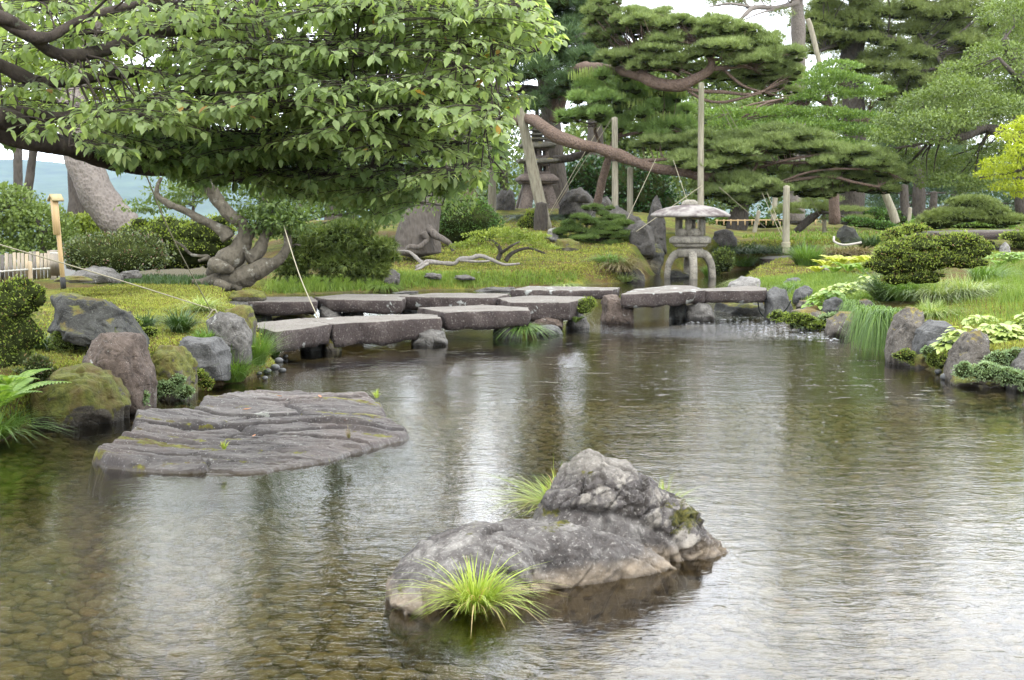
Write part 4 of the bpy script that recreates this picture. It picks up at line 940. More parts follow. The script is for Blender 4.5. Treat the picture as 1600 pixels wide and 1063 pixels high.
# far bridge on the right
p0, p1 = P(1432, 372, 40), P(1660, 372, 40)
n_ = 40; t = np.linspace(0, 1, n_); xx = p0[0] + (p1[0] - p0[0]) * t; zt = P(1500, 364, 38)[2] + .05 * np.sin(np.pi * t)
pr = [(38., 0), (38.0, -.22), (40.2, -.22), (40.2, .0)]
v = np.vstack([np.column_stack([xx, np.full(n_, a), zt + b + .012 * fbm(np.stack([xx * 3, 0 * xx + a, 0 * xx + b], -1), 3, 3)]) for a, b in pr])
i = np.arange(n_ - 1); f = np.concatenate([np.stack([i + a * n_, i + 1 + a * n_, i + 1 + ((a + 1) % 4) * n_, i + ((a + 1) % 4) * n_], -1) for a in range(4)])
f = [f, np.array([[0, n_, 2 * n_, 3 * n_], [n_ - 1, 4 * n_ - 1, 3 * n_ - 1, 2 * n_ - 1]])]
tag(add('stone_bridge', v, f, M['slab'], smooth=False), 'long single beam stone bridge at the far right behind the azalea', 'bridge')

# ------------------------------------------------------------------ stone lantern with three visible spreading legs
LY = 35.5; lc = P(1078, 432, LY); lx = lc[0]
def zl(py): return float(P(1078, py, LY)[2])
def ngon(n_, r, zz_, rot=0, cx_=0., cy_=0.):
    a = np.linspace(0, 2 * np.pi, n_, endpoint=False) + rot
    return np.column_stack([cx_ + r * np.cos(a), cy_ + r * np.sin(a), np.full(n_, zz_)])
def stack(rings_, cap=True):
    m_ = len(rings_[0]); v = np.vstack(rings_); nr_ = len(rings_); i = np.arange(nr_ - 1)[:, None] * m_; j = np.arange(m_)[None]; j2 = (j + 1) % m_
    f = [np.stack([i + j, i + j2, i + m_ + j2, i + m_ + j], -1).reshape(-1, 4)]
    if cap:
        v = np.vstack([v, rings_[0].mean(0), rings_[-1].mean(0)]); jj = np.arange(m_)
        f.append(np.concatenate([np.stack([(jj + 1) % m_, jj, jj * 0 + nr_ * m_], -1), np.stack([(nr_ - 1) * m_ + jj, (nr_ - 1) * m_ + (jj + 1) % m_, jj * 0 + nr_ * m_ + 1], -1)]))
    return v, f
lan = empty('stone_lantern', (lx, LY, 0), 'weathered snow viewing stone lantern with a wide domed roof standing in the pond', 'lantern')
rw = sz(65, LY)
def prof_ngon(lst, n_=6, rot=math.pi / 6, sub=1, x=lx, y=LY):
    return stack([ngon(n_, r, zz_, rot, x, y) for r, zz_ in lst])
def hexround(r, zz_, k, x=lx, y=LY):     # hexagon with softened sides
    a = np.linspace(0, 2 * np.pi, 72, endpoint=False); h6 = np.cos(math.pi / 6) / np.cos((a % (math.pi / 3)) - math.pi / 6)
    rr = r * (h6 * k + (1 - k)); return np.column_stack([x + rr * np.cos(a + .2), y + rr * np.sin(a + .2), np.full(72, zz_)])
v, f = stack([hexround(r, zz_, k) for r, zz_, k in [(.2, zl(338), .3), (rw * .95, zl(339.5), .5), (rw, zl(338), .5), (rw, zl(335.5), .5), (rw * .86, zl(330), .55), (rw * .62, zl(324.5), .55), (rw * .38, zl(321.5), .5), (.17, zl(320), .1), (.05, zl(319.8), 0)]])
v[:, 2] += .008 * fbm(v * 3, 3, 2); add('roof', v, f, M['lantern_roof'], lan, smooth=False)
v, f = blob([(1064, 321), (1066, 315), (1073, 312), (1085, 312.5), (1091, 316), (1090, 321)], LY, .38, n=3, seed=7, cuts=2, rough=.02); add('finial', v, f, M['lantern'], lan)
# chamber: hexagonal frame with open windows
zt_, zb_ = zl(338), zl(368); R_ = sz(23, LY)
cham = MB()
for k in range(6):
    a = k * math.pi / 3 + .26; cham.put(*box((lx + R_ * .95 * math.cos(a), LY + R_ * .95 * math.sin(a), (zt_ + zb_) / 2), (.075, .075, zt_ - zb_), a))
cham.put(*prof_ngon([(R_, zb_ - .01), (R_, zb_ + .16)], rot=.26)); cham.put(*prof_ngon([(R_, zt_ - .085), (R_, zt_ + .01)], rot=.26))
for k in range(6):   # mullion walls narrow the openings
    a = k * math.pi / 3 + .26 + math.pi / 6; ap = R_ * .84; tx, ty = -math.sin(a), math.cos(a)
    for s_ in (-1, 1):
        cham.put(*box((lx + ap * math.cos(a) + s_ * tx * R_ * .37, LY + ap * math.sin(a) + s_ * ty * R_ * .37, (zt_ + zb_) / 2 + .03), (.05, .07, .24), a))
ch = cham.add('light_chamber', M['lantern'], lan, smooth=False)
v, f = stack([hexround(r, zz_, k) for r, zz_, k in [(.1, zl(387), .1), (sz(24, LY), zl(386.5), .2), (sz(30, LY), zl(381), .6)]]); add('bowl', v, f, M['lantern'], lan)
v, f = prof_ngon([(sz(33, LY), zl(380.5)), (sz(35, LY), zl(379)), (sz(35, LY), zl(372.5)), (sz(30, LY), zl(369.2))], rot=.26); add('platform', v, f, M['lantern'], lan, smooth=False)
v, f = stack([hexround(r, zz_, k) for r, zz_, k in [(sz(18, LY), zl(402), .2), (sz(21, LY), zl(401), .2), (sz(21, LY), zl(390), .2), (sz(19, LY), zl(387.5), .2)]]); add('leg_ring', v, f, M['lantern'], lan)
for k, (a, w_) in enumerate([(-math.pi / 2 + .03, 0), (math.pi / 2, 1), (math.pi - .12, 2), (.10, 3)]):
    ca, sa = math.cos(a), math.sin(a); zt2 = zl(390)
    pf = [(.24, zt2 - .02), (.34, zt2 - .01), (.46, zt2 - .09), (.55, zt2 - .24), (.60, zt2 - .42), (.635, -.15)]
    pin = [(.20, zt2 - .20), (.29, zt2 - .20), (.36, zt2 - .25), (.42, zt2 - .36), (.455, zt2 - .46), (.49, -.15)]
    pf = smooth_path(np.column_stack([pf, np.zeros(6)]), 14)[:, :2]; pin = smooth_path(np.column_stack([pin, np.zeros(6)]), 14)[:, :2]
    hw = .085; vs = []
    for o_, i_ in zip(pf, pin):
        for (r, zz_), s_ in ((o_, -1), (o_, 1), (i_, 1), (i_, -1)): vs.append([lx + ca * r - sa * hw * s_, LY + sa * r + ca * hw * s_, zz_])
    vs = np.array(vs); i = np.arange(13)[:, None] * 4; j = np.arange(4)[None]; j2 = (j + 1) % 4
    f = [np.stack([i + j, i + 4 + j, i + 4 + j2, i + j2], -1).reshape(-1, 4), np.array([[0, 1, 2, 3], [55, 54, 53, 52]])]
    add('leg', vs, f, M['lantern'], lan, smooth=False)

# ------------------------------------------------------------------ three roofed pagoda lantern
PY_ = 46.; px0 = float(P(839, 322, PY_)[0])
def zp(py): return float(P(839, py, PY_)[2])
pg = empty('stone_pagoda', (px0, PY_, zp(324)), 'many roofed stone pagoda lantern on splayed legs behind the leaning post', 'pagoda')
def sq(r, zz_, curve=0., rot=math.pi / 4 + .12):
    a = np.linspace(0, 2 * np.pi, 48, endpoint=False); h = np.cos(math.pi / 4) / np.cos((a % (math.pi / 2)) - math.pi / 4); rr = r * h
    lift = curve * np.abs(np.cos(2 * a)) ** 3 if curve else 0
    return np.column_stack([px0 + rr * np.cos(a + rot), PY_ + rr * np.sin(a + rot), zz_ + lift + 0 * a])
def w2(px_half): return sz(px_half, PY_) * 1.30
# legs: four splayed corner legs with arched openings between
for k in range(4):
    a = math.pi / 4 + .12 + k * math.pi / 2 ; ca, sa = math.cos(a), math.sin(a); mb = MB()
    zt2, zb2 = zp(287), zp(326)
    rt, rb = w2(22), w2(34)
    vs = []
    for t_ in np.linspace(0, 1, 8):
        r = rt + (rb - rt) * t_; zz_ = zt2 + (zb2 - zt2) * t_; wd = .62 - .30 * sstep(0, .55, t_) + .05 * t_; wd *= 1.0
        for dx, dy in ((0, 0), (-wd, wd), (-wd - .1, wd - .12), (-.35, 0), (-wd - .1, -wd + .12), (-wd, -wd)):
            X_ = r + dx * .72; Yy = dy * .72; vs.append([px0 + X_ * ca - Yy * sa, PY_ + X_ * sa + Yy * ca, zz_])
    vs = np.array(vs); i = np.arange(7)[:, None] * 6; j = np.arange(6)[None]; j2 = (j + 1) % 6
    add('leg', vs, [np.stack([i + j, i + j2, i + 6 + j2, i + 6 + j], -1).reshape(-1, 4)], M['pagoda'], pg, smooth=False)
def pbox(hw, y0, y1, nm='chamber', win=True):
    c_ = MB(); z0, z1 = zp(y1), zp(y0); r = w2(hw)
    c_.put(*stack([sq(r, z0 - .01), sq(r, z0 + (z1 - z0) * .28)])); c_.put(*stack([sq(r, z1 - (z1 - z0) * .22), sq(r, z1 + .01)]))
    hs = r * .7071
    for k in range(4):
        a = .12 + k * math.pi / 2; ca, sa = math.cos(a), math.sin(a)
        for s_, ww in ((-1, .3), (0, .26), (1, .3)):
            c_.put(*box((px0 + ca * hs * .88 - sa * s_ * hs * .8, PY_ + sa * hs * .88 + ca * s_ * hs * .8, (z0 + z1) / 2), (hs * .2, hs * ww, z1 - z0), a))
    c_.put(*box((px0, PY_, (z0 + z1) / 2), (hs * .8, hs * .8, z1 - z0), .12))
    c_.add(nm, M['pagoda'], pg, smooth=False)
def proof(hw, ytop, yb, rtop, nm='roof', m='pagoda_roof', cv=.05):
    v, f = stack([sq(w2(rtop) * .9, zp(yb)), sq(w2(hw) * .97, zp(yb) , cv), sq(w2(hw), zp(yb) + .03, cv), sq(w2(hw), zp(yb) + .10, cv), sq(w2(hw * .72 + rtop * .28), zp(ytop) * .45 + zp(yb) * .55 + .03, cv * .4), sq(w2(rtop), zp(ytop))])
    v[:, 2] += .02 * fbm(v * 3, 3, 4); add(nm, v, f, M[m], pg, smooth=False)
proof(33, 272, 284, 24, 'base_roof', 'pagoda', .0); v, f = stack([sq(w2(26), zp(288)), sq(w2(31), zp(284.5))]); add('cornice', v, f, M['pagoda'], pg, smooth=False)
pbox(20, 256, 273); proof(32, 247, 256, 20); pbox(18, 232, 248); proof(29, 222, 232, 16)
yy = 222.
for k in range(6):
    hwk = 15 - 1.3 * k; pb_ = MB(); v, f = stack([sq(w2(hwk * .62), zp(yy) - .01), sq(w2(hwk * .62), zp(yy - 3))]); pb_.put(v, f)
    v, f = stack([sq(w2(hwk * .7), zp(yy - 3)), sq(w2(hwk), zp(yy - 3.4)), sq(w2(hwk * .96), zp(yy - 5)), sq(w2(hwk * .6), zp(yy - 7))]); pb_.put(v, f)
    pb_.add('upper_roof', M['pagoda_roof'], pg, smooth=False); yy -= 7
v, f = tube([(px0, PY_, zp(yy + 1)), (px0, PY_, zp(yy - 10)), (px0, PY_, zp(yy - 24))], [.07, .05, .03], 8); add('spire', v, f, M['pagoda'], pg)

# ------------------------------------------------------------------ posts and props of the pines
def post(pts, label, mat='post', name='support_post', extra=None, cat='post'):
    q, r = pxpath(pts); v, f = tube(q, r, 14, n=24, rough=.05, seed=int(pts[0][0]))
    if extra:
        e = empty(name, q[0], label, cat, 'timber props holding up the pine branches'); add('pole', v, f, M[mat], e)
        for pt_ in extra:
            a = pt_[0]; qq, rr = pxpath(pt_[1]); v, f = tube(qq, rr, 12, n=10, rough=.12, seed=3); add(a, v, f, M['binding' if a == 'rope_binding' else 'rope'], e)
        return e
    return tag(add(name, v, f, M[mat], loc=q[0]), label, cat, 'timber props holding up the pine branches')
post([(961, 345, 40, 5.2), (961, 260, 40, 4.9), (960.5, 184, 40, 4.6)], 'tall round post standing before the long red pine branch', extra=[('rope_binding', [(961, 243, 40, 6.6), (961, 236, 40, 6.6)]), ('rope_binding', [(961, 252, 40, 6.2), (961, 248, 40, 6.2)])])
post([(984.5, 350, 40.6, 4.8), (984.5, 262, 40.6, 4.6)], 'short round post under the rope bound joint of the red branch')
post([(1095, 372, 38.5, 5.2), (1095, 240, 38.5, 4.8), (1096, 130, 38.5, 4.4)], 'tallest round post behind the stone lantern, reaching the upper pine layer')
post([(1228, 396, 37, 5.6), (1228.5, 340, 37, 5.4), (1229, 291, 37, 5.0)], 'stout post with coiled rope at its foot beyond the stream', extra=[('rope_coil', [(1228, 387, 37, 6.8), (1228, 379, 37, 6.8)])])
post([(1400, 349, 52, 7), (1391, 322, 52, 6.4), (1378, 292, 52, 5.2)], 'leaning pale prop right of the lower pine layer')
post([(769, 340, 47, 6.6), (769, 280, 47, 6.2), (769, 225, 47, 5.8)], 'pale square cut post left of the pagoda')
post([(855, 360, 42, 9), (838, 290, 42, 9), (822, 215, 42, 8), (809, 162, 42, 6)], 'thick leaning prop crossing in front of the stone pagoda')
post([(844, 366, 41.4, 11), (845, 340, 41.4, 11), (846, 318, 41.4, 8.5)], 'short charred stump tied to the foot of the leaning prop', mat='bark_black', name='stump_post', cat='stump')
post([(28, 310, 40, 7), (28, 262, 40, 7), (27, 200, 40, 6.5)], 'brown pole beyond the garden at the left picture edge', mat='bark_pine')
post([(1208, 345, 60, 4), (1212, 300, 60, 4)], 'thin pale prop deep in the right hand wood')
post([(1420, 352, 58, 3), (1422, 325, 58, 3)], 'thin short prop under the far leaning pine')
post([(1178, 366, 50, 3.4), (1186, 330, 50, 3)], 'short slanting stick beside the dark trunk behind the lantern')
post([(1262, 30, 58, 4), (1268, 48, 58, 4), (1282, 105, 58, 4)], 'slanting pale prop of the tall right hand pine')
post([(1288, 364, 54, 3.2), (1288, 336, 54, 3)], 'short prop under the small leaning pine')

# sign post with a little gabled roof
SY = 17.0; sp0 = P(99, 448, SY); sg = empty('sign_post', (sp0[0], SY, sp0[2]), 'slim unpainted wooden sign post with a small gabled roof on the left moss lawn', 'sign post')
top_ = P(86, 302, SY)
def slant(t_): return sp0 + (top_ - sp0) * t_
q = [slant(0.09), slant(.95)]; v, f = tube(q, [.028, .028], 4, n=4, cap=True); add('post', v, f, M['new_wood'], sg, smooth=False)
q = [slant(-.02), slant(.10)]; v, f = tube(q, [.033, .033], 4, n=3); add('foot', v, f, M['black'], sg, smooth=False)
q = [slant(.56), slant(.94)]; v, f = tube([a_ + [-.015, -.02, 0] for a_ in q], [.042, .042], 4, n=3); add('board', v, f, M['new_wood'], sg, smooth=False)
tz = slant(.95); v = np.array([[x, y, z_] for x in (-.07, .07) for y, z_ in ((-.075, -.025), (0, .045), (.075, -.025), (.066, -.042), (0, .022), (-.066, -.042))]) @ np.array([[.75, .66, 0], [-.66, .75, 0], [0, 0, 1]]) + tz
f = [np.array([[i, (i + 1) % 6, 6 + (i + 1) % 6, 6 + i] for i in range(6)]), np.array([[0, 5, 4, 1], [1, 4, 3, 2], [6, 7, 10, 11], [7, 8, 9, 10]])]
add('sign_roof', v, f, M['roof_wood'], sg, smooth=False)

# low picket fence at the left edge
fe = empty('picket_fence', P(40, 432, 19.5), 'low weathered picket fence with a bamboo rail at the left edge', 'fence')
f0, f1 = P(-60, 404, 19.2), P(93, 396, 22.5); fd = f1 - f0; fl = np.linalg.norm(fd[:2]); fa = math.atan2(fd[1], fd[0])
npk = int(fl / .135); rk = np.random.default_rng(3); pv, pf_ = box((0, 0, 0), (.072, .02, 1), 0); pkm = make_data('picket', pv, pf_, M['picket'], False)
for k in range(npk):
    t_ = k / npk; p = f0 + fd * t_; hgt = .40 + rk.uniform(-.02, .02); gz = float(p[2]) - .42
    o = bpy.data.objects.new('picket', pkm); COL.objects.link(o); o.parent = fe; o.scale = (rk.uniform(.85, 1.15), 1, hgt)
    o.location = np.array([p[0], p[1], gz + hgt / 2 + .05]) - np.array(fe.location); o.rotation_euler = (rk.uniform(-.02, .02), rk.uniform(-.03, .03), fa)
for zz_, rr in ((-.22, .016), (-.235, .014)):
    v, f = tube([f0 + [0, -.03, zz_ + .0], f0 + fd * .5 + [0, -.03, zz_ + .012], f1 + [0, -.03, zz_]], [rr] * 3, 8, n=20); add('rail', v, f, M['bamboo'], fe); break
for t_ in (.30, .66, .93):
    p = f0 + fd * t_; v, f = tube([p + [0, -.05, -.44], p + [0, -.05, -.10]], [.05, .05], 12, n=4); add('fence_post', v, f, M['bark_black'] if False else M['picket'], fe)
fe2 = empty('picket_fence', P(86, 425, 20.4), 'short taller fence panel behind the wooden sign post', 'fence')
for k in range(3):
    p = P(82 + k * 5, 392, 20.5); o = bpy.data.objects.new('picket', pkm); COL.objects.link(o); o.parent = fe2; o.scale = (.9, 1, .36)
    o.location = p - np.array(fe2.location) + [0, 0, -.17]
v, f = tube([P(78, 396, 20.4), P(98, 396, 20.4)], [.012, .012], 6, n=3); add('rail', v, f, M['bamboo'], fe2)
# little low bamboo hoop fences far behind
fe3 = empty('bamboo_rail_fence', P(1200, 350, 62), 'low pale bamboo rail fence far behind the lantern', 'fence')
v, f = tube([P(1118, 345, 62), P(1290, 343, 62)], [.03, .03], 6, n=4); add('rail', v, f, M['new_wood'], fe3)
for k in range(16):
    a_ = 1120 + k * 11; v, f = tube([P(a_, 352, 62), P(a_, 343, 62)], [.03, .03], 5, n=2); add('fence_post', v, f, M['new_wood'], fe3)

# ropes
def rope(pts, label, r=.006, mat='rope', sag=.0, name='rope', cat='rope'):
    r *= .78 if cat == 'rope' else 1
    a = np.array(pts, float); q = P(a[:, 0], a[:, 1], a[:, 2])
    if sag: 
        m_ = (q[0] + q[-1]) / 2 - [0, 0, sag]; q = np.array([q[0], m_, q[-1]])
    v, f = tube(q, [r] * len(q), 6, n=20); return tag(add(name, v, f, M[mat]), label, cat, None if cat != 'rope' else 'guy ropes and ties')
rope([(-60, 365, 14), (160, 430, 15.2), (333, 484, 16.4)], 'long guy rope running from the left edge down to the tied stone', .009)
rope([(226, 268, 11.5), (270, 372, 13.5), (330, 486, 16.4)], 'guy rope hanging from the cherry branch down to the tied stone', .008)
rope([(443, 352, 20.5), (468, 430, 19.3), (498, 500, 18.2)], 'rope from the gnarled trunk down to the front bridge slab', .009)
rope([(494, 499, 18.5), (500, 506, 18.0), (503, 512, 17.83), (503, 530, 17.85)], 'doubled rope loop wrapped round the front bridge slab', .007)
rope([(324, 497, 16.1), (334, 484, 16.1), (340, 490, 16.1), (347, 497, 16.0)], 'rope knot with loose ends on the mossy stone', .011)
rope([(944, 186, 44), (852, 345, 42)], 'left one of two ropes from the pine crown to the leaning post foot', .011)
rope([(957, 184, 40), (900, 272, 41), (856, 342, 42)], 'right one of two ropes from the tall post to the leaning post foot', .012)
rope([(1025, 248, 39), (979, 345, 38)], 'rope from the red branch to the clipped pine', .011)
rope([(1052, 250, 38), (1073, 312, 36.5)], 'rope coming down behind the lantern finial', .010)
rope([(1097, 290, 38), (994, 362, 37)], 'rope passing behind the lantern roof towards the clipped pine', .012)
rope([(1124, 293, 38), (1196, 356, 40)], 'rope from the lower pine layer to the ground right of the dark trunk', .012)
rope([(1122, 160, 40), (1176, 262, 40)], 'left one of two ropes hanging under the upper pine layer', .011)
rope([(1132, 166, 40), (1182, 252, 40)], 'right one of two ropes hanging under the upper pine layer', .011)
rope([(1190, 300, 39), (1226, 380, 37)], 'left one of two ropes running to the stout post', .010)
rope([(1198, 300, 39), (1229, 378, 37)], 'right one of two ropes running to the stout post', .010)
rope([(1262, 302, 42), (1294, 362, 44)], 'rope from lower pine tip to the small leaning pine', .010)
rope([(1184, 470, 22.9), (1188, 488, 22.8), (1204, 500, 22.6), (1226, 486, 22.3), (1236, 470, 22.2)], 'thin black hose looping below the right bridge end', .012, 'hose', name='hose', cat='hose')
rope([(1303, 370, 37.4), (1304, 378, 37.2), (1318, 383, 37), (1336, 381, 37), (1346, 379, 37)], 'pale pipe curling round the dark cone shaped rock', .03, 'pale_hose', name='pipe', cat='pipe')
# stone revetment block beyond the stream
v, f = blob([(1186, 418), (1186, 403), (1200, 400), (1250, 400), (1252, 418)], 41, .8, n=4, seed=130, cuts=4, rough=.02, powr=.65)
tag(add('revetment_stone', v, f, M['slab']), 'squared bank stone beyond the stream between two green grass tufts', 'stone')
# ------------------------------------------------------------------ plants: builders
LEAF_V = np.array([[0, 0, 0], [.30, .20, .035], [.30, 0, 0], [.30, -.20, .035], [.62, .17, .0], [.62, 0, -.035], [.62, -.17, .0], [1., 0, -.13]])
LEAF_F = np.array([[0, 2, 1], [0, 3, 2], [1, 2, 4], [2, 5, 4], [2, 3, 5], [3, 6, 5], [4, 5, 7], [5, 6, 7]])
RH_V = np.array([[0, 0, 0], [.45, .30, .04], [1, 0, -.05], [.45, -.30, .04]]); RH_F = np.array([[0, 3, 1], [1, 3, 2]])
def leaves(pos, fwd, size, tv=LEAF_V, tf=LEAF_F, flat=.6):
    up = norm(np.array([[0, 0, 1.]]) * flat + rand_unit(len(pos)) * (1 - flat) + 1e-6); return inst(tv, tf, pos, fwd, up, size)
def needles(pos, ax, n, ln, wd, spread=.9):
    """tufts: n thin triangles round axis ax at each pos"""
    N = len(pos); a = np.repeat(norm(ax), n, 0); p = np.repeat(pos, n, 0); r_ = rand_unit(N * n)
    d = norm(a + r_ * spread); L_ = (np.repeat(np.broadcast_to(ln, (N,)), n) * rng.uniform(.7, 1.1, N * n))[:, None]; s_ = norm(np.cross(d, rand_unit(N * n))) * (np.repeat(np.broadcast_to(wd, (N,)), n) / 2)[:, None]
    v = np.stack([p - s_, p + s_, p + d * L_], 1).reshape(-1, 3); return v, np.arange(N * n * 3).reshape(-1, 3)
def blades(pos, dirh, ln, wd, rise=.8, droop=.9, seg=4):
    """arched blades from pos leaning along dirh"""
    N = len(pos); t = np.linspace(0, 1, seg + 1)[None, :, None]; dh = np.column_stack([dirh[:, 0], dirh[:, 1], 0 * dirh[:, 0]]); ln = np.broadcast_to(ln, (N,))[:, None, None]
    ri = np.broadcast_to(rise, (N,))[:, None, None]; dr = np.broadcast_to(droop, (N,))[:, None, None]
    c = pos[:, None, :] + ln * (dh[:, None, :] * t ** 1.3 * (.35 + .6 * dr) + np.array([0, 0, 1.]) * (ri * t - dr * .62 * t ** 2.4))
    sd = norm(np.cross(norm(dirh * [1, 1, 0] + rand_unit(N) * .2), np.array([0, 0, 1.])))[:, None, :] * (np.broadcast_to(wd, (N,))[:, None, None] / 2) * (1 - t ** 2 * .92)
    v = np.stack([c - sd, c + sd], 2).reshape(N, -1, 3); i = np.arange(seg) * 2
    f = np.stack([i, i + 1, i + 3, i + 2], -1)[None] + (np.arange(N) * (seg + 1) * 2)[:, None, None]
    return v.reshape(-1, 3), f.reshape(-1, 4)
def tuft(px, py, Y, rpx, hpx, mat, label, wide=1.4, fit=True, n=260, wd=.006, name='sedge_tuft', cat='grass tuft', lean=(0, 0), group=None, droop=.9, base=.25, dz=0., stuffname=None, elong=1.):
    Y = Yfit(px, py, Y) if fit else Y
    c = P(px, py, Y); R = sz(rpx, Y); H = sz(hpx, Y); a = rng.uniform(0, 2 * np.pi, n); q = rng.random(n) ** .5
    pos = c + np.column_stack([np.cos(a) * q * R * base * elong, np.sin(a) * q * R * base, 0 * a + dz])
    a2 = a + rng.normal(0, .5, n); dh = np.column_stack([np.cos(a2) * elong + lean[0], np.sin(a2) + lean[1], 0 * a]) * (rng.uniform(.25, 1.05, n) * wide)[:, None]
    L_ = rng.uniform(.6, 1.2, n) * max(R, H) * 1.25; ri = rng.uniform(.8, 1.2, n) * H / max(R, H) * 1.25
    v, f = blades(pos, dh, L_, wd * rng.uniform(.7, 1.2, n), ri, droop * rng.uniform(.6, 1.2, n) * np.hypot(dh[:, 0], dh[:, 1]).clip(.3, 1))
    return tag(add(name, v, f, M[mat], loc=c, smooth=True), label, cat, group)
BMP = [.13]
def shell(c, r, n, low=-.25, inner=.25):
    """points near the upper shell of an ellipsoid, with outward directions"""
    d = rand_unit(n * 2); d = d[d[:, 2] > low][:n]; k = 1 - inner * rng.random(len(d)) ** 2 + .10 * (rng.random(len(d)) < .06)
    bump_ = 1 + BMP[0] * fbm(d * 2.3 + c * .7, 2, 4) * 2 + .10 * fbm(d * 6 + c, 2, 14) * 2
    return c + d * r * (k * bump_)[:, None], norm(d / r), d
def core(c, r, mat, parent, seed=0, s=.86, name='shade_core', n=3):
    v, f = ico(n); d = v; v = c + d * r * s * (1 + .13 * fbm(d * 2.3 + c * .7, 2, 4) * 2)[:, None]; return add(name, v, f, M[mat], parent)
def shrub(clumps, Y, mat, label, n=2500, leaf=.03, name='shrub', cat='shrub', depth=1., lowr=-.3, kind='rh', core_=True, group=None, stems=None, flat=.2, updir=.35, scs=.86, lumpy=0):
    """clumps: (px, py, rx, ry[, dY]) in photo pixels"""
    cs = []; 
    for q in clumps:
        dY = q[4] if len(q) > 4 else 0; c = P(q[0], q[1], Y + dY); rx, rz = sz(q[2], Y), sz(q[3], Y); cs.append((c, np.array([rx, rx * depth, rz])))
    c0 = np.mean([c for c, _ in cs], 0); cs0 = cs
    if lumpy:
        sub = []
        for c, r in cs:
            sub.append((c, r * .84))
            for _ in range(lumpy):
                d_ = rand_unit(1)[0]; d_[2] = abs(d_[2]) * 1.1 - .25; d_ /= np.linalg.norm(d_); sub.append((c + d_ * r * rng.uniform(.55, .82), r * rng.uniform(.26, .44) * [1, 1, .9]))
        cs = sub
    zb = min(c[2] - r[2] for c, r in cs)
    e = empty(name, (c0[0], c0[1], zb), label, cat, group); mb = MB(); ar = np.array([r[0] * r[0] * depth + r[0] * r[2] for _, r in cs]); cm = MB()
    for (c, r), a in zip(cs, ar):
        m_ = int(n * a / ar.sum()); p, o, d = shell(c, r, m_, lowr)
        fw = norm(o * .8 + np.array([0, 0, updir]) + rand_unit(len(p)) * .8)
        if kind == 'rh': mb.put(*leaves(p, fw, leaf * rng.uniform(.6, 1.3, len(p)), RH_V, RH_F, flat))
        elif kind == 'leaf': mb.put(*leaves(p, fw, leaf * rng.uniform(.6, 1.3, len(p)), LEAF_V, LEAF_F, flat))
        else: mb.put(*needles(p, fw, 7, leaf * rng.uniform(.7, 1.2, len(p)), leaf * .16, .7))
        if core_:
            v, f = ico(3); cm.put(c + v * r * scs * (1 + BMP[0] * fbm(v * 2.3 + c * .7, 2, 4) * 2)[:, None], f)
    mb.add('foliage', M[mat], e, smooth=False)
    if core_: cm.add('shade_core', M['core'], e)
    for st in (stems or []):
        q, r = pxpath(st[0] if isinstance(st, tuple) else st); v, f = tube(q, r, 8, rough=.15, seed=3); add('stem', v, f, M[st[1] if isinstance(st, tuple) else 'bark_black'], e)
    return e
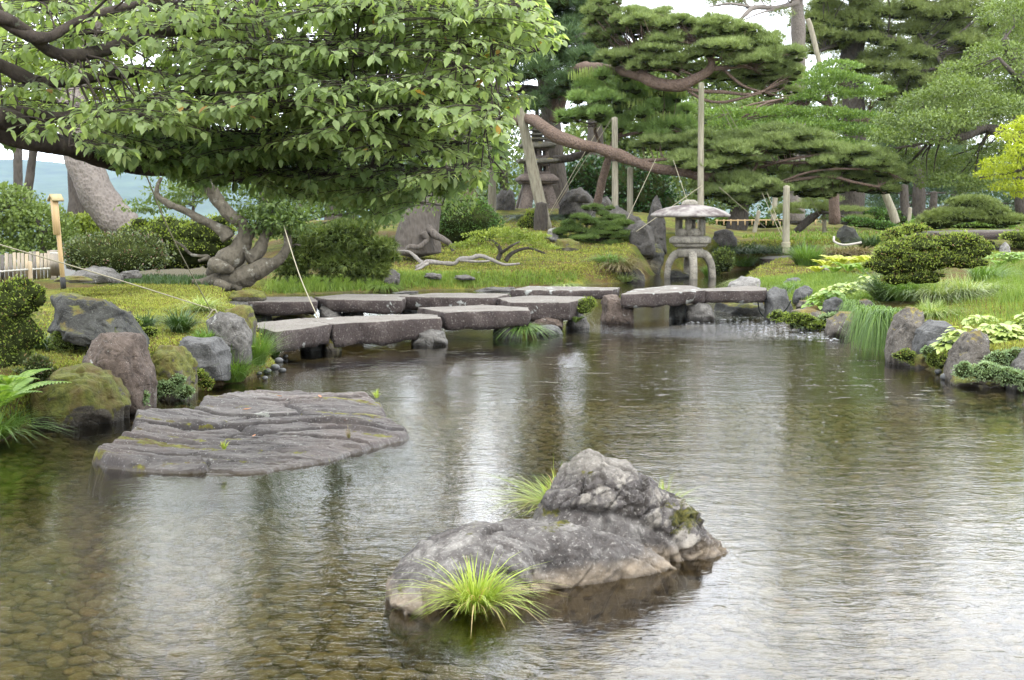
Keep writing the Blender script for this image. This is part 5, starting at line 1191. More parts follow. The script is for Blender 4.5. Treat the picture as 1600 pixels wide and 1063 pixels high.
def tree(name, label, limbs, clumps, Y, leafmat, bark, n, leaf, kind='rh', cat='tree', group=None, lowr=-.3, depth=1., updir=.2, inner=.6, twigs=True, flatd=.35, needle_n=8, rough=.12, knob=.25, spread=.9, loc=None, cushions=0, thin=1.):
    """limbs: pixel paths (px, py, Y, r px), first is the trunk; clumps (px, py, rx, ry[, dY])"""
    q, r = pxpath(limbs[0]) if limbs else (np.array([loc]), None)
    e = empty(name, loc if loc is not None else q[0], label, cat, group)
    nodes = []
    for k, lb in enumerate(limbs):
        q, r = pxpath(lb); r = r * (thin if k else 1); v, f = tube(q, r, 14 if k == 0 else 9, n=max(8, len(lb) * 7), rough=rough, knob=knob, seed=k); add('trunk' if k == 0 else 'branch', v, f, M[bark], e)
        nodes.append(smooth_path(q, 20))
    nodes = np.concatenate(nodes) if nodes else None
    cs = []
    for q in clumps:
        dY = q[4] if len(q) > 4 else 0; c = P(q[0], q[1], Y + dY); rx, rz = sz(q[2], Y), sz(q[3], Y); cs.append((c, np.array([rx, rx * depth, rz])))
    if kind == 'needle' and cushions:
        sub = []
        for c, r in cs:
            for _ in range(cushions):
                a_ = rng.uniform(0, 6.28); k_ = rng.random() ** .5 * 1.0
                sub.append((c + np.array([math.cos(a_) * k_ * r[0], math.sin(a_) * k_ * r[1], rng.uniform(-1.0, .8) * r[2]]), np.array([r[0], r[1], r[2] * 1.5]) * rng.uniform(.26, .46)))
        cs0, cs = cs, sub
    ar = np.array([r[0] * (r[2] + .3 * r[0]) for _, r in cs]); mb = MB(); tw = MB(); cm = MB()
    for (c, r), a in zip(cs, ar):
        m_ = int(n * a / ar.sum()) + 5; p, o, d = shell(c, r, m_, lowr, inner)
        if kind == 'needle' and cushions:
            bv, bf = ico(1); cm.put(c + [0, 0, -.22 * r[2]] + bv * r * [.6, .6, .42] * (1 + .3 * fbm(bv * 2 + c, 2, 3))[:, None], bf)  # solid dark blob makes the cushion opaque and paints its underside dark
        if kind == 'needle':
            ax = norm(o * .45 + np.array([0, 0, updir]) + rand_unit(len(p)) * .3); mb.put(*needles(p, ax, needle_n, leaf * rng.uniform(.75, 1.2, len(p)), leaf * .075, spread))
        else:
            fw = norm(o * .7 + np.array([0, 0, updir]) + rand_unit(len(p)) * .9); mb.put(*leaves(p, fw, leaf * rng.uniform(.6, 1.25, len(p)), RH_V if kind == 'rh' else LEAF_V, RH_F if kind == 'rh' else LEAF_F, flatd))
        if twigs and nodes is not None:
            for _ in range(3 if not (kind == 'needle' and cushions) else 1):
                tip = c + rand_unit(1)[0] * r * .6; tip[2] = min(tip[2], c[2]); dn = np.linalg.norm(nodes - tip, axis=1); s_ = nodes[np.argmin(dn)]; dd = dn.min()
                mid = (s_ + tip) / 2 + rand_unit(1)[0] * dd * .12; w_ = max(.006, min(.05, dd * .018))
                tw.put(*tube([s_, mid, tip], [w_, w_ * .7, w_ * .3], 5, n=7))
    mb.add('foliage', M[leafmat], e, smooth=False)
    if tw.n: tag(tw.add('twigs', M[bark], e), kind='stuff')
    if cm.n: tag(cm.add('shade_core', M['core'], e), kind='stuff')
    return e

# ------------------------------------------------------------------ the cherry tree whose branches fill the upper left
limbs = [
 [(-560, 800, 8.6, 62), (-540, 600, 8.6, 52), (-480, 420, 8.6, 46), (-330, 260, 8.7, 42)],
 [(-330, 260, 8.7, 40), (-160, 185, 8.8, 30), (0, 186, 9.0, 22), (60, 214, 9.5, 20), (130, 240, 10, 17), (190, 260, 10.3, 11), (250, 268, 10.8, 8), (340, 262, 11, 4)],
 [(-20, 205, 9.2, 20), (60, 222, 9.3, 18), (140, 240, 9.6, 13)],
 [(-200, 205, 8.8, 20), (0, 176, 9.4, 13), (90, 184, 9.6, 12), (160, 178, 9.8, 11), (230, 155, 10, 10), (330, 140, 10.2, 8), (430, 118, 10.5, 7), (540, 88, 10.6, 5), (640, 60, 10.7, 3)],
 [(-260, 200, 8.7, 22), (-60, 95, 9, 15), (60, 128, 9.2, 12), (140, 122, 9.3, 11), (220, 112, 9.6, 12), (290, 128, 9.7, 9), (345, 156, 10, 7), (420, 160, 10.2, 4)],
 [(-300, 220, 8.6, 20), (-40, 30, 8.2, 13), (90, 85, 8.6, 11), (170, 75, 8.9, 13), (240, 50, 9.1, 13), (320, 40, 9.3, 9), (430, -10, 9.5, 6)],
 [(-40, 10, 8.2, 10), (60, 60, 8.4, 10), (130, 30, 8.6, 8), (240, 5, 9, 9), (350, 22, 9.2, 7), (480, 30, 9.4, 4)],
 [(290, 130, 9.7, 7), (400, 145, 9.8, 6), (450, 125, 9.9, 5), (480, 118, 10, 4), (535, 108, 10.1, 3)],
 [(240, 155, 10, 8), (330, 168, 10.2, 5), (420, 160, 10.4, 4), (530, 165, 10.6, 3)],
 [(345, 262, 11, 5), (440, 226, 10.6, 5), (500, 196, 10.3, 4), (560, 172, 10.1, 3.4), (640, 155, 10, 2.6), (700, 146, 10, 2)],
 [(345, 250, 11, 4), (480, 222, 10.4, 4), (580, 228, 10.2, 3.4), (700, 246, 10, 2.4), (760, 250, 9.9, 2)],
 [(330, 140, 10.2, 6), (470, 112, 9.8, 4), (620, 70, 9.6, 3.4), (760, 88, 9.5, 2.4), (850, 78, 9.4, 1.6)],
 [(480, 30, 9.4, 4), (640, -20, 9.2, 3), (780, 10, 9.2, 2)],
 [(430, 118, 10.5, 4), (520, 118, 10, 3), (600, 92, 9.8, 2.6), (700, 100, 9.6, 2), (790, 120, 9.5, 1.6)],
]
ch = empty('cherry_tree', P(-560, 800, 8.6), 'big cherry tree spreading long leafy branches over the whole upper left', 'tree')
nodes = []; nr_ = []
for k, lb in enumerate(limbs):
    q, r = pxpath(lb); v, f = tube(q, r * (.82 if k else 1), 14, n=len(lb) * 12, rough=.16, knob=.3, seed=40 + k); add('trunk' if k == 0 else 'branch', v, f, M['bark_dark'], ch)
    nodes.append(smooth_path(q, 40)[4:]); 
nodes = np.concatenate(nodes)
polyA = [(440, -30), (850, -30), (862, 30), (885, 66), (862, 84), (800, 104), (842, 150), (800, 172), (806, 215), (770, 250), (800, 282), (745, 288), (700, 240), (560, 215), (430, 180), (350, 90)]
polyB = [(185, 258), (250, 228), (420, 195), (700, 225), (790, 205), (800, 278), (745, 296), (700, 322), (640, 334), (585, 350), (550, 300), (500, 296), (476, 330), (440, 322), (400, 296), (360, 300), (300, 286)]
polyC = [(-30, -30), (440, -30), (400, 100), (420, 215), (250, 230), (80, 232), (-30, 200)]
polyD = [(-700, -30), (780, -30), (600, -420), (-700, -420)]
polyE = [(-30, 205), (200, 205), (430, 190), (440, 262), (250, 262), (60, 228)]
tw = MB(); LP_, LD_, LS_, LM_ = [], [], [], []
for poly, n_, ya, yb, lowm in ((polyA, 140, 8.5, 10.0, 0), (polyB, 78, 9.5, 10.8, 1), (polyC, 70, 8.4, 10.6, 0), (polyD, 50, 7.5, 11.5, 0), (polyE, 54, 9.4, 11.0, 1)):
    q = sample_poly(poly, n_); Yk = rng.uniform(ya, yb, n_); anc = P(q[:, 0], q[:, 1], Yk)
    for b_ in range(n_):
        # one spray: a nearly flat fan of twigs, drooping at the rim
        ac = anc[b_]; dn = np.linalg.norm(nodes - ac, axis=1); i = np.argsort(dn)[min(len(dn) - 1, int(rng.integers(0, 4)))]; s_ = nodes[i]; dd = dn[i]
        if dd > .95: s_ = ac + (s_ - ac) * (.95 / dd); dd = .95
        mid = (s_ + ac) / 2 + np.array([0, 0, .05 + .04 * dd]) + rand_unit(1)[0] * .06 * dd
        tw.put(*tube([s_, mid, ac], [.004 + .006 * dd, .006, .004], 5, n=8, cap=False))
        hd = ac - s_; hd[2] = 0; hd = hd / (np.linalg.norm(hd) + 1e-6) if dd > .1 else np.array([1., 0, 0]); R_s = rng.uniform(.40, .75)
        for _ in range(17):
            az0 = rng.uniform(0, 2 * math.pi); rr_ = R_s * rng.random() ** .55
            tp = ac + np.array([math.cos(az0) * rr_, math.sin(az0) * rr_, 0]) + hd * .18; tp[2] += rng.normal(0, .022) - .09 * (rr_ / R_s) ** 2
            rl = tp - [0, 0, EYE]; ux, uy = 800 + F * rl[0] / rl[1], 325 - F * rl[2] / rl[1]
            if poly is polyA and not in_poly(np.array([ux]), np.array([uy]), polyA)[0] and ux > 700: continue
            if poly is not polyD and (uy > np.interp(ux, [100, 180, 280, 330, 460, 520, 600, 660, 745, 800], [215, 245, 276, 280, 306, 322, 336, 312, 284, 268]) + 9 * math.sin(ux * .045) + 6 * math.sin(ux * .11) or (poly is polyB and ux > 795)): continue
            m2 = (ac + tp) / 2 + np.array([0, 0, .03]); tw.put(*tube([ac, m2, tp], [.003, .0024, .0016], 4, n=4, cap=False))
            dirn = norm((tp - ac) * [1, 1, .2] + 1e-6); m_ = int(rng.integers(6, 11)); tt = rng.random(m_) ** .6
            pos = m2 + (tp - m2) * tt[:, None]; az = rng.uniform(0, 2 * np.pi, m_); out = np.column_stack([np.cos(az), np.sin(az), 0 * az]) * .7 + dirn * .6
            out[:, 2] = -rng.uniform(.15, 1.0, m_)
            LP_.append(pos + norm(out) * .018); LD_.append(norm(out)); LS_.append(.028 + .054 * rng.random(m_) ** .9); LM_.append(np.full(m_, lowm))
LP_, LD_, LS_, LM_ = map(np.concatenate, (LP_, LD_, LS_, LM_))
tag(tw.add('twigs', M['bark_dark'], ch), kind='stuff')
# the 300 leaves that show largest are leaves of their own, the rest one mass
rel = LP_ - np.array([0, 0, EYE]); pxs = 800 + F * rel[:, 0] / rel[:, 1]; inv = (pxs > 0) & (pxs < 900) & (LP_[:, 2] < EYE + (325 / F) * LP_[:, 1])
key = np.where(inv, LS_ / LP_[:, 1], 0); od = np.argsort(-key); own = od[:300]; rest = od[300:]
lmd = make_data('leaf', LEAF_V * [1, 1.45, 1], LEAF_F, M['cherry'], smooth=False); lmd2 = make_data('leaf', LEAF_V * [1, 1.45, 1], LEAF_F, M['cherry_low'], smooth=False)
chb = np.array(ch.location)
for i in own:
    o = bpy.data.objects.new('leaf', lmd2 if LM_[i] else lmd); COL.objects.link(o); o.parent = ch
    X = LD_[i]; up = norm(np.array([0, 0, 1.]) + rand_unit(1)[0] * .3); Yv = norm(np.cross(up, X)); Z = np.cross(X, Yv); s_ = LS_[i]
    o.matrix_local = Matrix([[X[0] * s_, Yv[0] * s_, Z[0] * s_, LP_[i, 0] - chb[0]], [X[1] * s_, Yv[1] * s_, Z[1] * s_, LP_[i, 1] - chb[1]], [X[2] * s_, Yv[2] * s_, Z[2] * s_, LP_[i, 2] - chb[2]], [0, 0, 0, 1]])
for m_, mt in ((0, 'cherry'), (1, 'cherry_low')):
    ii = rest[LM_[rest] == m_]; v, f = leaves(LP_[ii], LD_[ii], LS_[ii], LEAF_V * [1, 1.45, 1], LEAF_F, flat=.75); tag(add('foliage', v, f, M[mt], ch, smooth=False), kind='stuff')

# ------------------------------------------------------------------ gnarled low tree with twisted stems
GY = 20.8
gt = empty('gnarled_tree', P(375, 452, GY), 'low gnarled tree with swollen twisted base and several thick stems', 'tree')
stems = [
 [(330, 430, GY + .2, 14), (352, 408, GY, 24), (372, 392, GY, 22), (384, 368, GY, 18), (378, 352, GY, 15), (358, 335, GY - .1, 14), (338, 310, GY - .1, 12.5), (325, 285, GY - .2, 12), (318, 262, GY - .2, 11), (312, 238, GY - .2, 9)],
 [(358, 372, GY, 14), (350, 362, GY, 12), (325, 348, GY, 9), (290, 330, GY, 7), (262, 318, GY, 6.5), (246, 305, GY, 6), (246, 290, GY, 4.5), (252, 278, GY, 4)],
 [(352, 440, GY, 18), (378, 434, GY - .05, 22), (410, 420, GY - .1, 18), (432, 408, GY - .1, 12), (446, 392, GY - .1, 8), (450, 375, GY - .1, 7.5), (444, 355, GY - .1, 7)],
 [(386, 405, GY - .05, 17), (398, 398, GY, 14), (410, 382, GY, 11), (416, 366, GY, 9), (430, 356, GY + .1, 8), (440, 345, GY + .1, 6), (470, 320, GY + .1, 4)],
 [(380, 385, GY, 13), (386, 370, GY, 12), (396, 360, GY + .1, 9), (412, 345, GY + .2, 7), (440, 320, GY + .3, 5)],
 [(300, 440, GY, 5), (322, 442, GY, 11), (352, 440, GY, 17), (370, 448, GY - .1, 10), (372, 456, GY - .1, 5)],
 [(310, 408, GY + .2, 3), (326, 402, GY + .2, 3.6), (300, 398, GY + .3, 3), (286, 385, GY + .3, 2.6), (272, 376, GY + .3, 1.6)],
 [(332, 412, GY - .1, 16), (345, 418, GY - .2, 18), (362, 420, GY - .1, 14)],
 [(338, 444, GY - .25, 9), (348, 446, GY - .3, 11), (358, 448, GY - .25, 8)],
 [(452, 388, GY, 2.5), (462, 382, GY, 2), (470, 384, GY, 1.5)]]
for k, st in enumerate(stems):
    q, r = pxpath(st); v, f = tube(q, r * .76, 24, n=len(st) * 14, rough=.30, knob=.3, seed=60 + k); add('trunk' if k == 0 else 'stem', v, f, M['bark_grey'], gt)
gpos = MB()
for (a, b, rx, ry, dy, n_) in [(430, 318, 80, 26, .2, 1500), (520, 300, 90, 34, .6, 1500), (420, 345, 52, 20, 0, 900), (330, 268, 110, 26, .3, 1300), (400, 285, 70, 18, .2, 800), (590, 330, 50, 25, .8, 700), (270, 300, 50, 10, .5, 260), (225, 322, 40, 9, .6, 260), (460, 345, 40, 20, -.2, 600), (560, 280, 120, 40, 1.0, 1300), (700, 300, 60, 36, 1.2, 700)]:
    c = P(a, b, GY + dy); r = np.array([sz(rx, GY), sz(rx, GY) * .8, sz(ry, GY)]); p, o, d = shell(c, r, n_, -1, .9)
    fw = norm(o * .6 + rand_unit(len(p)) * .7 + [0, 0, -.1]); gpos.put(*leaves(p, fw, .07 * rng.uniform(.7, 1.3, len(p)), RH_V * [1, .9, 1], RH_F, .6))
gpos.add('foliage', M['maple_green'], gt, smooth=False)

# ------------------------------------------------------------------ pines with props, centre
def pads(lst): return lst
# red pine with two long low branches
RY = 40.
rp = tree('red_pine', 'red barked pine trained low over the stone lantern on wooden props', [
 [(735, 340, 46, 16), (728, 260, 46, 15), (735, 205, 46, 12), (780, 192, 44, 10), (826, 186, 42, 9), (846, 196, 41, 9.5), (868, 212, 40.6, 10), (900, 224, 40.3, 9.5), (935, 232, 40.2, 9), (965, 242, 40, 9.8), (990, 252, 40, 8.4), (1020, 262, 40, 8.2), (1060, 268, 40, 7.4), (1100, 276, 40, 7), (1130, 280, 40, 7), (1180, 300, 40, 4)],
 [(990, 252, 40, 7), (1030, 250, 40, 5), (1060, 246, 40, 4), (1100, 238, 40, 3)],
 [(1100, 274, 40, 7), (1150, 288, 40, 5), (1220, 284, 39.8, 5), (1290, 276, 39.6, 5), (1340, 286, 39.4, 4), (1372, 292, 39.4, 3)],
 [(1160, 286, 40, 5), (1180, 262, 40, 5), (1186, 240, 40, 5), (1205, 230, 40, 4), (1190, 252, 40, 3.6), (1260, 254, 39.8, 4), (1300, 246, 39.6, 3)],
 [(1186, 262, 40, 4), (1230, 250, 39.5, 4), (1290, 240, 39.5, 3), (1330, 238, 39.5, 2)],
 [(1220, 284, 39.8, 4), (1270, 268, 39.4, 3), (1330, 264, 39.3, 3), (1390, 270, 39.2, 2)]],
 [(1090, 252, 62, 13), (1040, 226, 48, 12, .5), (1120, 222, 60, 14, .3), (1150, 246, 44, 9, -.5), (1190, 222, 60, 15, 0), (1240, 222, 66, 16, .4), (1290, 238, 60, 16, 0), (1330, 250, 56, 15, -.3), (1360, 270, 52, 12, 0), (1400, 278, 24, 9, .2), (1300, 284, 62, 12, .6), (1240, 264, 50, 8, .8), (1160, 290, 46, 14, -.6), (1195, 298, 40, 12, -.2), (1110, 300, 30, 9, .3),
  (1130, 262, 40, 10, .6), (1260, 300, 40, 9, .4), (1215, 208, 40, 9, .2), (1352, 292, 50, 9, .5), (1155, 310, 34, 8, 0)],
 RY, 'pine', 'bark_red', 19000, .18, 'needle', 'pine tree', updir=.75, inner=.4, lowr=-.05, depth=1.1, needle_n=11, spread=.85, cushions=14, thin=.55)
# second layer on high: long upper branch
up_ = tree('red_pine', 'red pine with flat upper needle layers on a tall prop against the sky', [
 [(868, 190, 46, 13), (880, 130, 46, 11), (905, 108, 45, 9), (935, 106, 43, 8), (975, 112, 41, 8.5), (1000, 118, 40, 9), (1030, 132, 39.6, 9), (1062, 134, 39.4, 9), (1085, 124, 39.3, 8), (1105, 112, 39.3, 7), (1112, 98, 39.3, 6), (1100, 78, 39.4, 4), (1090, 70, 39.4, 3)],
 [(1112, 108, 39.3, 6), (1135, 106, 39.2, 6), (1160, 103, 39.2, 5), (1176, 108, 39.2, 4)],
 [(1112, 94, 39.3, 4), (1140, 92, 39.4, 3), (1170, 96, 39.4, 2)],
 [(1060, 136, 39.4, 5), (1090, 142, 39.3, 5), (1130, 144, 39.2, 4.6), (1170, 148, 39.1, 4), (1195, 142, 39.1, 3)],
 [(1075, 142, 39.4, 4), (1100, 156, 39.2, 4), (1130, 160, 39.1, 4), (1165, 152, 39., 3), (1190, 146, 39, 2)],
 [(1130, 108, 39.3, 4), (1152, 128, 39.2, 4), (1170, 138, 39.2, 3.5), (1192, 144, 39.2, 3)],
 [(978, 112, 41, 6), (982, 92, 41, 5), (1000, 76, 41, 4), (1012, 64, 41, 3)], [(1005, 112, 40, 4), (1040, 108, 39.8, 4), (1062, 118, 39.6, 3)], [(1040, 100, 40, 3), (1070, 112, 39.5, 3), (1090, 122, 39.3, 3)]],
 [(985, 26, 36, 12, 1), (945, 14, 28, 14, 1.6), (1020, 22, 26, 8, .6), (1060, 36, 34, 10), (1110, 40, 38, 10), (1160, 52, 36, 10), (1010, 34, 30, 10), (1080, 48, 44, 12), (1120, 52, 40, 14, .5), (1150, 66, 48, 15, 0), (1190, 72, 44, 18, .4), (1210, 92, 40, 12, 0), (1040, 66, 40, 12, .2), (1010, 48, 36, 12, 1), (975, 40, 36, 14, 1.4), (1000, 90, 40, 11, .8), (1050, 88, 44, 11, -.3), (1120, 78, 46, 11, -.5), (1170, 94, 40, 9, -.5), (1225, 112, 34, 12, .3), (1200, 118, 40, 9, .2), (1020, 104, 36, 8, .2), (950, 62, 30, 14, 1.6), (960, 92, 30, 10, 1.2), (1215, 135, 32, 12, .6), (1075, 108, 32, 7, .4), (1140, 122, 36, 7, .8), (940, 30, 28, 14, 1.8), (1090, 122, 28, 6, 1), (1180, 128, 36, 8, 1)],
 39.5, 'pine', 'bark_red', 17000, .18, 'needle', 'pine tree', updir=.75, inner=.4, lowr=-.05, depth=1.1, needle_n=11, spread=.85, cushions=14, thin=.62)
# dark upright pine beside the pagoda
bp = tree('black_pine', 'dark upright pine beside the pagoda with fresh pale candles', [
 [(878, 338, 49.5, 19), (872, 290, 49.5, 17), (866, 240, 49.5, 16), (860, 180, 49.5, 15), (852, 120, 49, 13), (846, 40, 47.5, 12), (850, -80, 47.5, 8), (850, -170, 47.5, 3)],
 [(850, 145, 47.4, 9), (820, 140, 46.5, 7), (780, 142, 45.5, 6), (735, 140, 45, 4)],
 [(858, 160, 47, 8), (884, 145, 46, 7), (905, 140, 45, 5), (950, 160, 44, 4)],
 [(862, 250, 47, 6), (895, 246, 47, 6), (925, 232, 46.5, 4)],
 [(852, 90, 47, 6), (900, 60, 46, 4), (930, 50, 46, 3)], [(850, 60, 47, 6), (800, 70, 46, 4), (760, 90, 45, 3)]],
 [(880, 20, 56, 34), (850, 90, 60, 32, -1), (900, 90, 48, 24, -1.4), (830, 30, 50, 34, .5), (905, 130, 46, 18, -2), (790, 100, 48, 22, -1), (870, -50, 60, 34), (850, -120, 46, 30), (815, 160, 34, 12, -2), (920, 50, 34, 22, 0), (900, -20, 44, 28, 0)],
 47.5, 'pine_dark', 'bark_black', 7800, .27, 'needle', 'pine tree', updir=.5, inner=.7, lowr=-.6, needle_n=12, cushions=12)
# layer of pale shoots
ps = tree('young_pine', 'pine with dense pale upright shoots in front of the long red branch', [
 [(930, 330, 42.5, 7), (950, 250, 42.5, 6), (975, 190, 42.5, 5), (990, 160, 42.5, 4)], [(950, 250, 42.5, 5), (930, 200, 42, 4), (960, 170, 42, 3)], [(960, 215, 42, 4), (1010, 205, 41.5, 4), (1050, 200, 41, 3)]],
 [(920, 140, 32, 20), (960, 138, 36, 20, -.4), (1000, 150, 40, 22, -.2), (1040, 168, 36, 20, 0), (940, 172, 44, 20, -.6), (990, 186, 44, 18, -.6), (1030, 204, 44, 16, -.4), (1070, 190, 24, 16, .2), (900, 182, 30, 12, -.2), (1060, 218, 34, 10, 0)],
 42., 'pine_light', 'bark_red', 5200, .22, 'needle', 'pine tree', updir=.6, inner=.6, lowr=-.2, needle_n=12, cushions=7, thin=.6)
cd = MB(); 
for (a, b, rx, ry) in [(920, 130, 30, 14), (960, 126, 36, 14), (1000, 140, 40, 14), (1042, 158, 36, 14), (940, 162, 44, 14), (990, 176, 44, 14), (1034, 194, 40, 12)]:
    c = P(a, b, 41.6); p, o, d = shell(c, np.array([sz(rx, 42), sz(rx, 42), sz(ry, 42)]), 130, .25, .3); cd.put(*needles(p, np.array([[0, 0, 1.]]) + 0 * p, 6, rng.uniform(.12, .26, len(p)), .035, .12))
cd.add('candle_shoots', M['candle'], ps, smooth=False)
# big leaning pale trunk, far left
lp = tree('leaning_pine', 'thick pale trunk leaning left behind the round hedge', [
 [(212, 352, 27.5, 18), (196, 350, 27.5, 24), (172, 335, 27.5, 28), (150, 305, 27.5, 29), (135, 270, 27.5, 28), (124, 245, 27.5, 25), (112, 190, 27.5, 22), (120, 100, 28, 18), (170, -20, 28, 15), (260, -170, 29, 11), (330, -320, 30, 6)],
 [(170, -20, 28, 12), (60, -120, 29, 8), (-60, -200, 30, 4)], [(240, -140, 29, 9), (420, -190, 29, 6), (560, -240, 29, 4)]],
 [(-60, -210, 110, 40), (60, -150, 120, 40, 1), (200, -260, 120, 46), (340, -330, 110, 44), (480, -250, 120, 44, -1), (560, -330, 90, 36), (60, -320, 110, 36), (700, -300, 60, 30)],
 28., 'pine_far', 'bark_pale', 6000, .30, 'needle', 'pine tree', updir=.5, lowr=-.6, needle_n=7)
# big pine with buttressed roots
BY = 34.
p2 = tree('old_pine', 'old pine with a thick leaning trunk and spreading surface roots', [
 [(650, 396, BY, 38), (650, 372, BY, 33), (658, 335, BY, 28), (676, 290, BY, 24), (694, 250, BY, 22), (712, 200, BY, 20), (718, 140, BY, 19), (690, 40, BY, 17), (640, -80, BY, 14), (600, -200, BY, 9), (590, -300, BY, 4)],
 [(668, 356, BY - .3, 7), (680, 368, BY - .5, 6.5), (692, 374, BY - .6, 5), (703, 382, BY - .6, 4), (708, 392, BY - .6, 3)],
 [(660, 364, BY - .6, 7), (666, 376, BY - .6, 5), (654, 386, BY - .8, 4.4), (640, 386, BY - .8, 4), (634, 392, BY - .8, 2)],
 [(640, -80, BY, 10), (560, -130, BY, 8), (460, -140, BY, 4)], [(620, -140, BY, 9), (700, -190, BY - 1, 6), (760, -200, BY - 1, 3)], [(694, 60, BY, 9), (640, 30, BY + 1, 6), (560, 60, BY + 1, 3)]],
 [(600, -10, 70, 22), (640, -150, 90, 40), (560, -130, 90, 36, 1), (460, -150, 80, 32), (700, -210, 70, 34, -1), (600, -260, 90, 40), (520, -60, 70, 26, 1), (660, -330, 70, 34), (480, -230, 70, 30), (660, 20, 50, 20, 1), (400, -90, 60, 22, 1), (730, -130, 40, 22)],
 BY, 'pine_far', 'bark_pine', 7000, .28, 'needle', 'pine tree', updir=.5, lowr=-.6, needle_n=7)
sr = MB()
surf = [[(622, 392, 32.8, 1.5), (640, 394, 32.6, 2.4), (656, 408, 32.2, 2.8), (662, 412, 32.2, 3), (650, 417, 32, 2)], [(650, 419, 31.9, 1.4), (668, 410, 32.1, 4), (690, 411, 32.1, 3.6), (710, 412, 32, 3.4), (718, 405, 32, 3.2), (735, 404, 32, 3.2), (752, 400, 32, 3.4), (772, 408, 32, 3), (790, 414, 32, 2.6), (812, 412, 32, 1.6)],
        [(718, 407, 32, 2.2), (745, 409, 31.8, 2), (765, 408, 31.8, 1.5)], [(668, 412, 32, 3), (655, 420, 31.6, 2), (648, 422, 31.5, 1)]]
for st in surf: q, r = pxpath(st); sr.put(*tube(q, r, 8, n=30, rough=.25, knob=.3))
tag(sr.add('surface_root', M['driftwood']), 'bleached bare root lying snakelike on the moss below the old pine', 'root')

# ------------------------------------------------------------------ shrubs
shrub([(180, 398, 82, 34), (130, 400, 32, 26), (235, 396, 26, 26)], 19.6, 'hedge', 'dark clipped oval hedge bush behind the sign post', 5200, .036, depth=.55, kind='leaf', lowr=-.7)
shrub([(262, 372, 60, 38), (305, 384, 56, 38), (222, 362, 34, 20), (335, 360, 40, 26)], 23., 'azalea_bright', 'bright yellow green rounded azalea behind the gnarled tree', 5200, .042, lumpy=9, depth=.7, lowr=-.4)
shrub([(16, 478, 52, 42), (24, 520, 44, 52), (-20, 560, 66, 60), (48, 466, 28, 30), (20, 560, 36, 40)], 12.2, 'azalea', 'clipped small leaved azalea at the left picture edge', 7500, .026, lumpy=9, depth=.7, kind='leaf', lowr=-.8, core_=True)
shrub([(105, 560, 40, 30), (60, 600, 40, 26), (90, 590, 44, 26)], 13.4, 'juniper', 'low dark shrubby cover on the shaded slope behind the mossy boulder', 5200, .022, depth=.6, kind='rh', lowr=-.3, lumpy=7)
shrub([(285, 410, 46, 14), (340, 408, 36, 18), (250, 414, 30, 10)], 23.6, 'azalea', 'low shrubby undergrowth between the dark hedge and the gnarled tree', 2600, .04, depth=.7, lowr=-.5, lumpy=6)
BMP[0] = .36
shrub([(490, 398, 40, 34), (535, 408, 46, 32), (575, 420, 34, 20), (520, 372, 56, 16), (455, 418, 26, 22), (570, 384, 44, 12), (480, 368, 40, 14), (600, 402, 20, 10), (545, 356, 40, 9)], 24.5, 'juniper', 'spreading dark juniper shrub behind the gnarled trunk', 8500, .12, lumpy=9, depth=.7, kind='needle', lowr=-.8, scs=.62, updir=.1)
BMP[0] = .13
shrub([(728, 345, 50, 34), (750, 360, 34, 20), (705, 358, 30, 24)], 37, 'box', 'smooth clipped dome bush beside the old pine trunk', 8500, .05, depth=.8, lowr=-.5, flat=.1, scs=.92)
shrub([(775, 376, 50, 16), (738, 388, 34, 14), (820, 382, 40, 13), (850, 390, 26, 9), (790, 366, 36, 10), (755, 396, 26, 10, -.4), (835, 372, 26, 8)], 33, 'azalea_bright', 'low spreading azalea with bare branches on the moss', 4200, .05, lumpy=9, depth=.8, lowr=-.2, core_=False,
      stems=[[(778, 406, 33, 4), (782, 392, 33, 3.4), (772, 378, 33, 2), (756, 374, 33, 1.4)], [(790, 408, 33, 4), (800, 396, 33, 3), (825, 388, 33, 2), (852, 396, 33, 1.4)], [(782, 396, 33, 3), (800, 384, 32.6, 2), (812, 378, 32.6, 1.2)]])
cp = tree('clipped_pine', 'small clipped pine with cloud like green cushions', [[(930, 392, 38, 5), (926, 378, 38, 4), (915, 366, 38, 3)], [(926, 380, 38, 4), (950, 370, 38, 3), (970, 362, 38, 2)], [(924, 384, 38, 3), (895, 378, 38, 2)]],
 [(932, 330, 22, 8), (915, 345, 30, 9), (955, 345, 30, 8), (900, 358, 34, 9), (945, 358, 36, 9), (978, 362, 20, 9), (885, 366, 22, 7), (925, 372, 36, 8, -.4), (968, 376, 26, 7, -.3), (940, 384, 26, 5)], 38, 'clip', 'bark_black', 11000, .085, 'needle', 'pine tree', updir=.7, inner=.4, lowr=-.1, depth=.9, needle_n=9, cushions=8)
shrub([(832, 348, 16, 20), (820, 352, 12, 12)], 42.5, 'azalea', 'small dark round shrub left of the charred stump', 1500, .05, depth=.9)
shrub([(960, 290, 62, 40), (1000, 300, 50, 44), (920, 280, 40, 34), (1020, 330, 40, 40), (960, 330, 60, 40), (885, 300, 24, 30)], 52, 'leaf_dark', 'dark glossy camellia mass behind the boulders', 12000, .13, depth=.7, name='camellia', lowr=-.9, flat=.0, updir=.1)
BMP[0] = .26
shrub([(1400, 394, 42, 17), (1442, 384, 46, 16), (1490, 378, 46, 16), (1522, 392, 36, 15), (1385, 414, 36, 20), (1428, 412, 48, 22), (1476, 404, 50, 20), (1440, 434, 36, 13), (1400, 436, 28, 12), (1508, 410, 32, 14)], 19.5, 'azalea', 'broad flat topped azalea hanging over the grass on the right bank', 17000, .030, lumpy=9, depth=.8, kind='leaf', lowr=-.7, scs=.80)
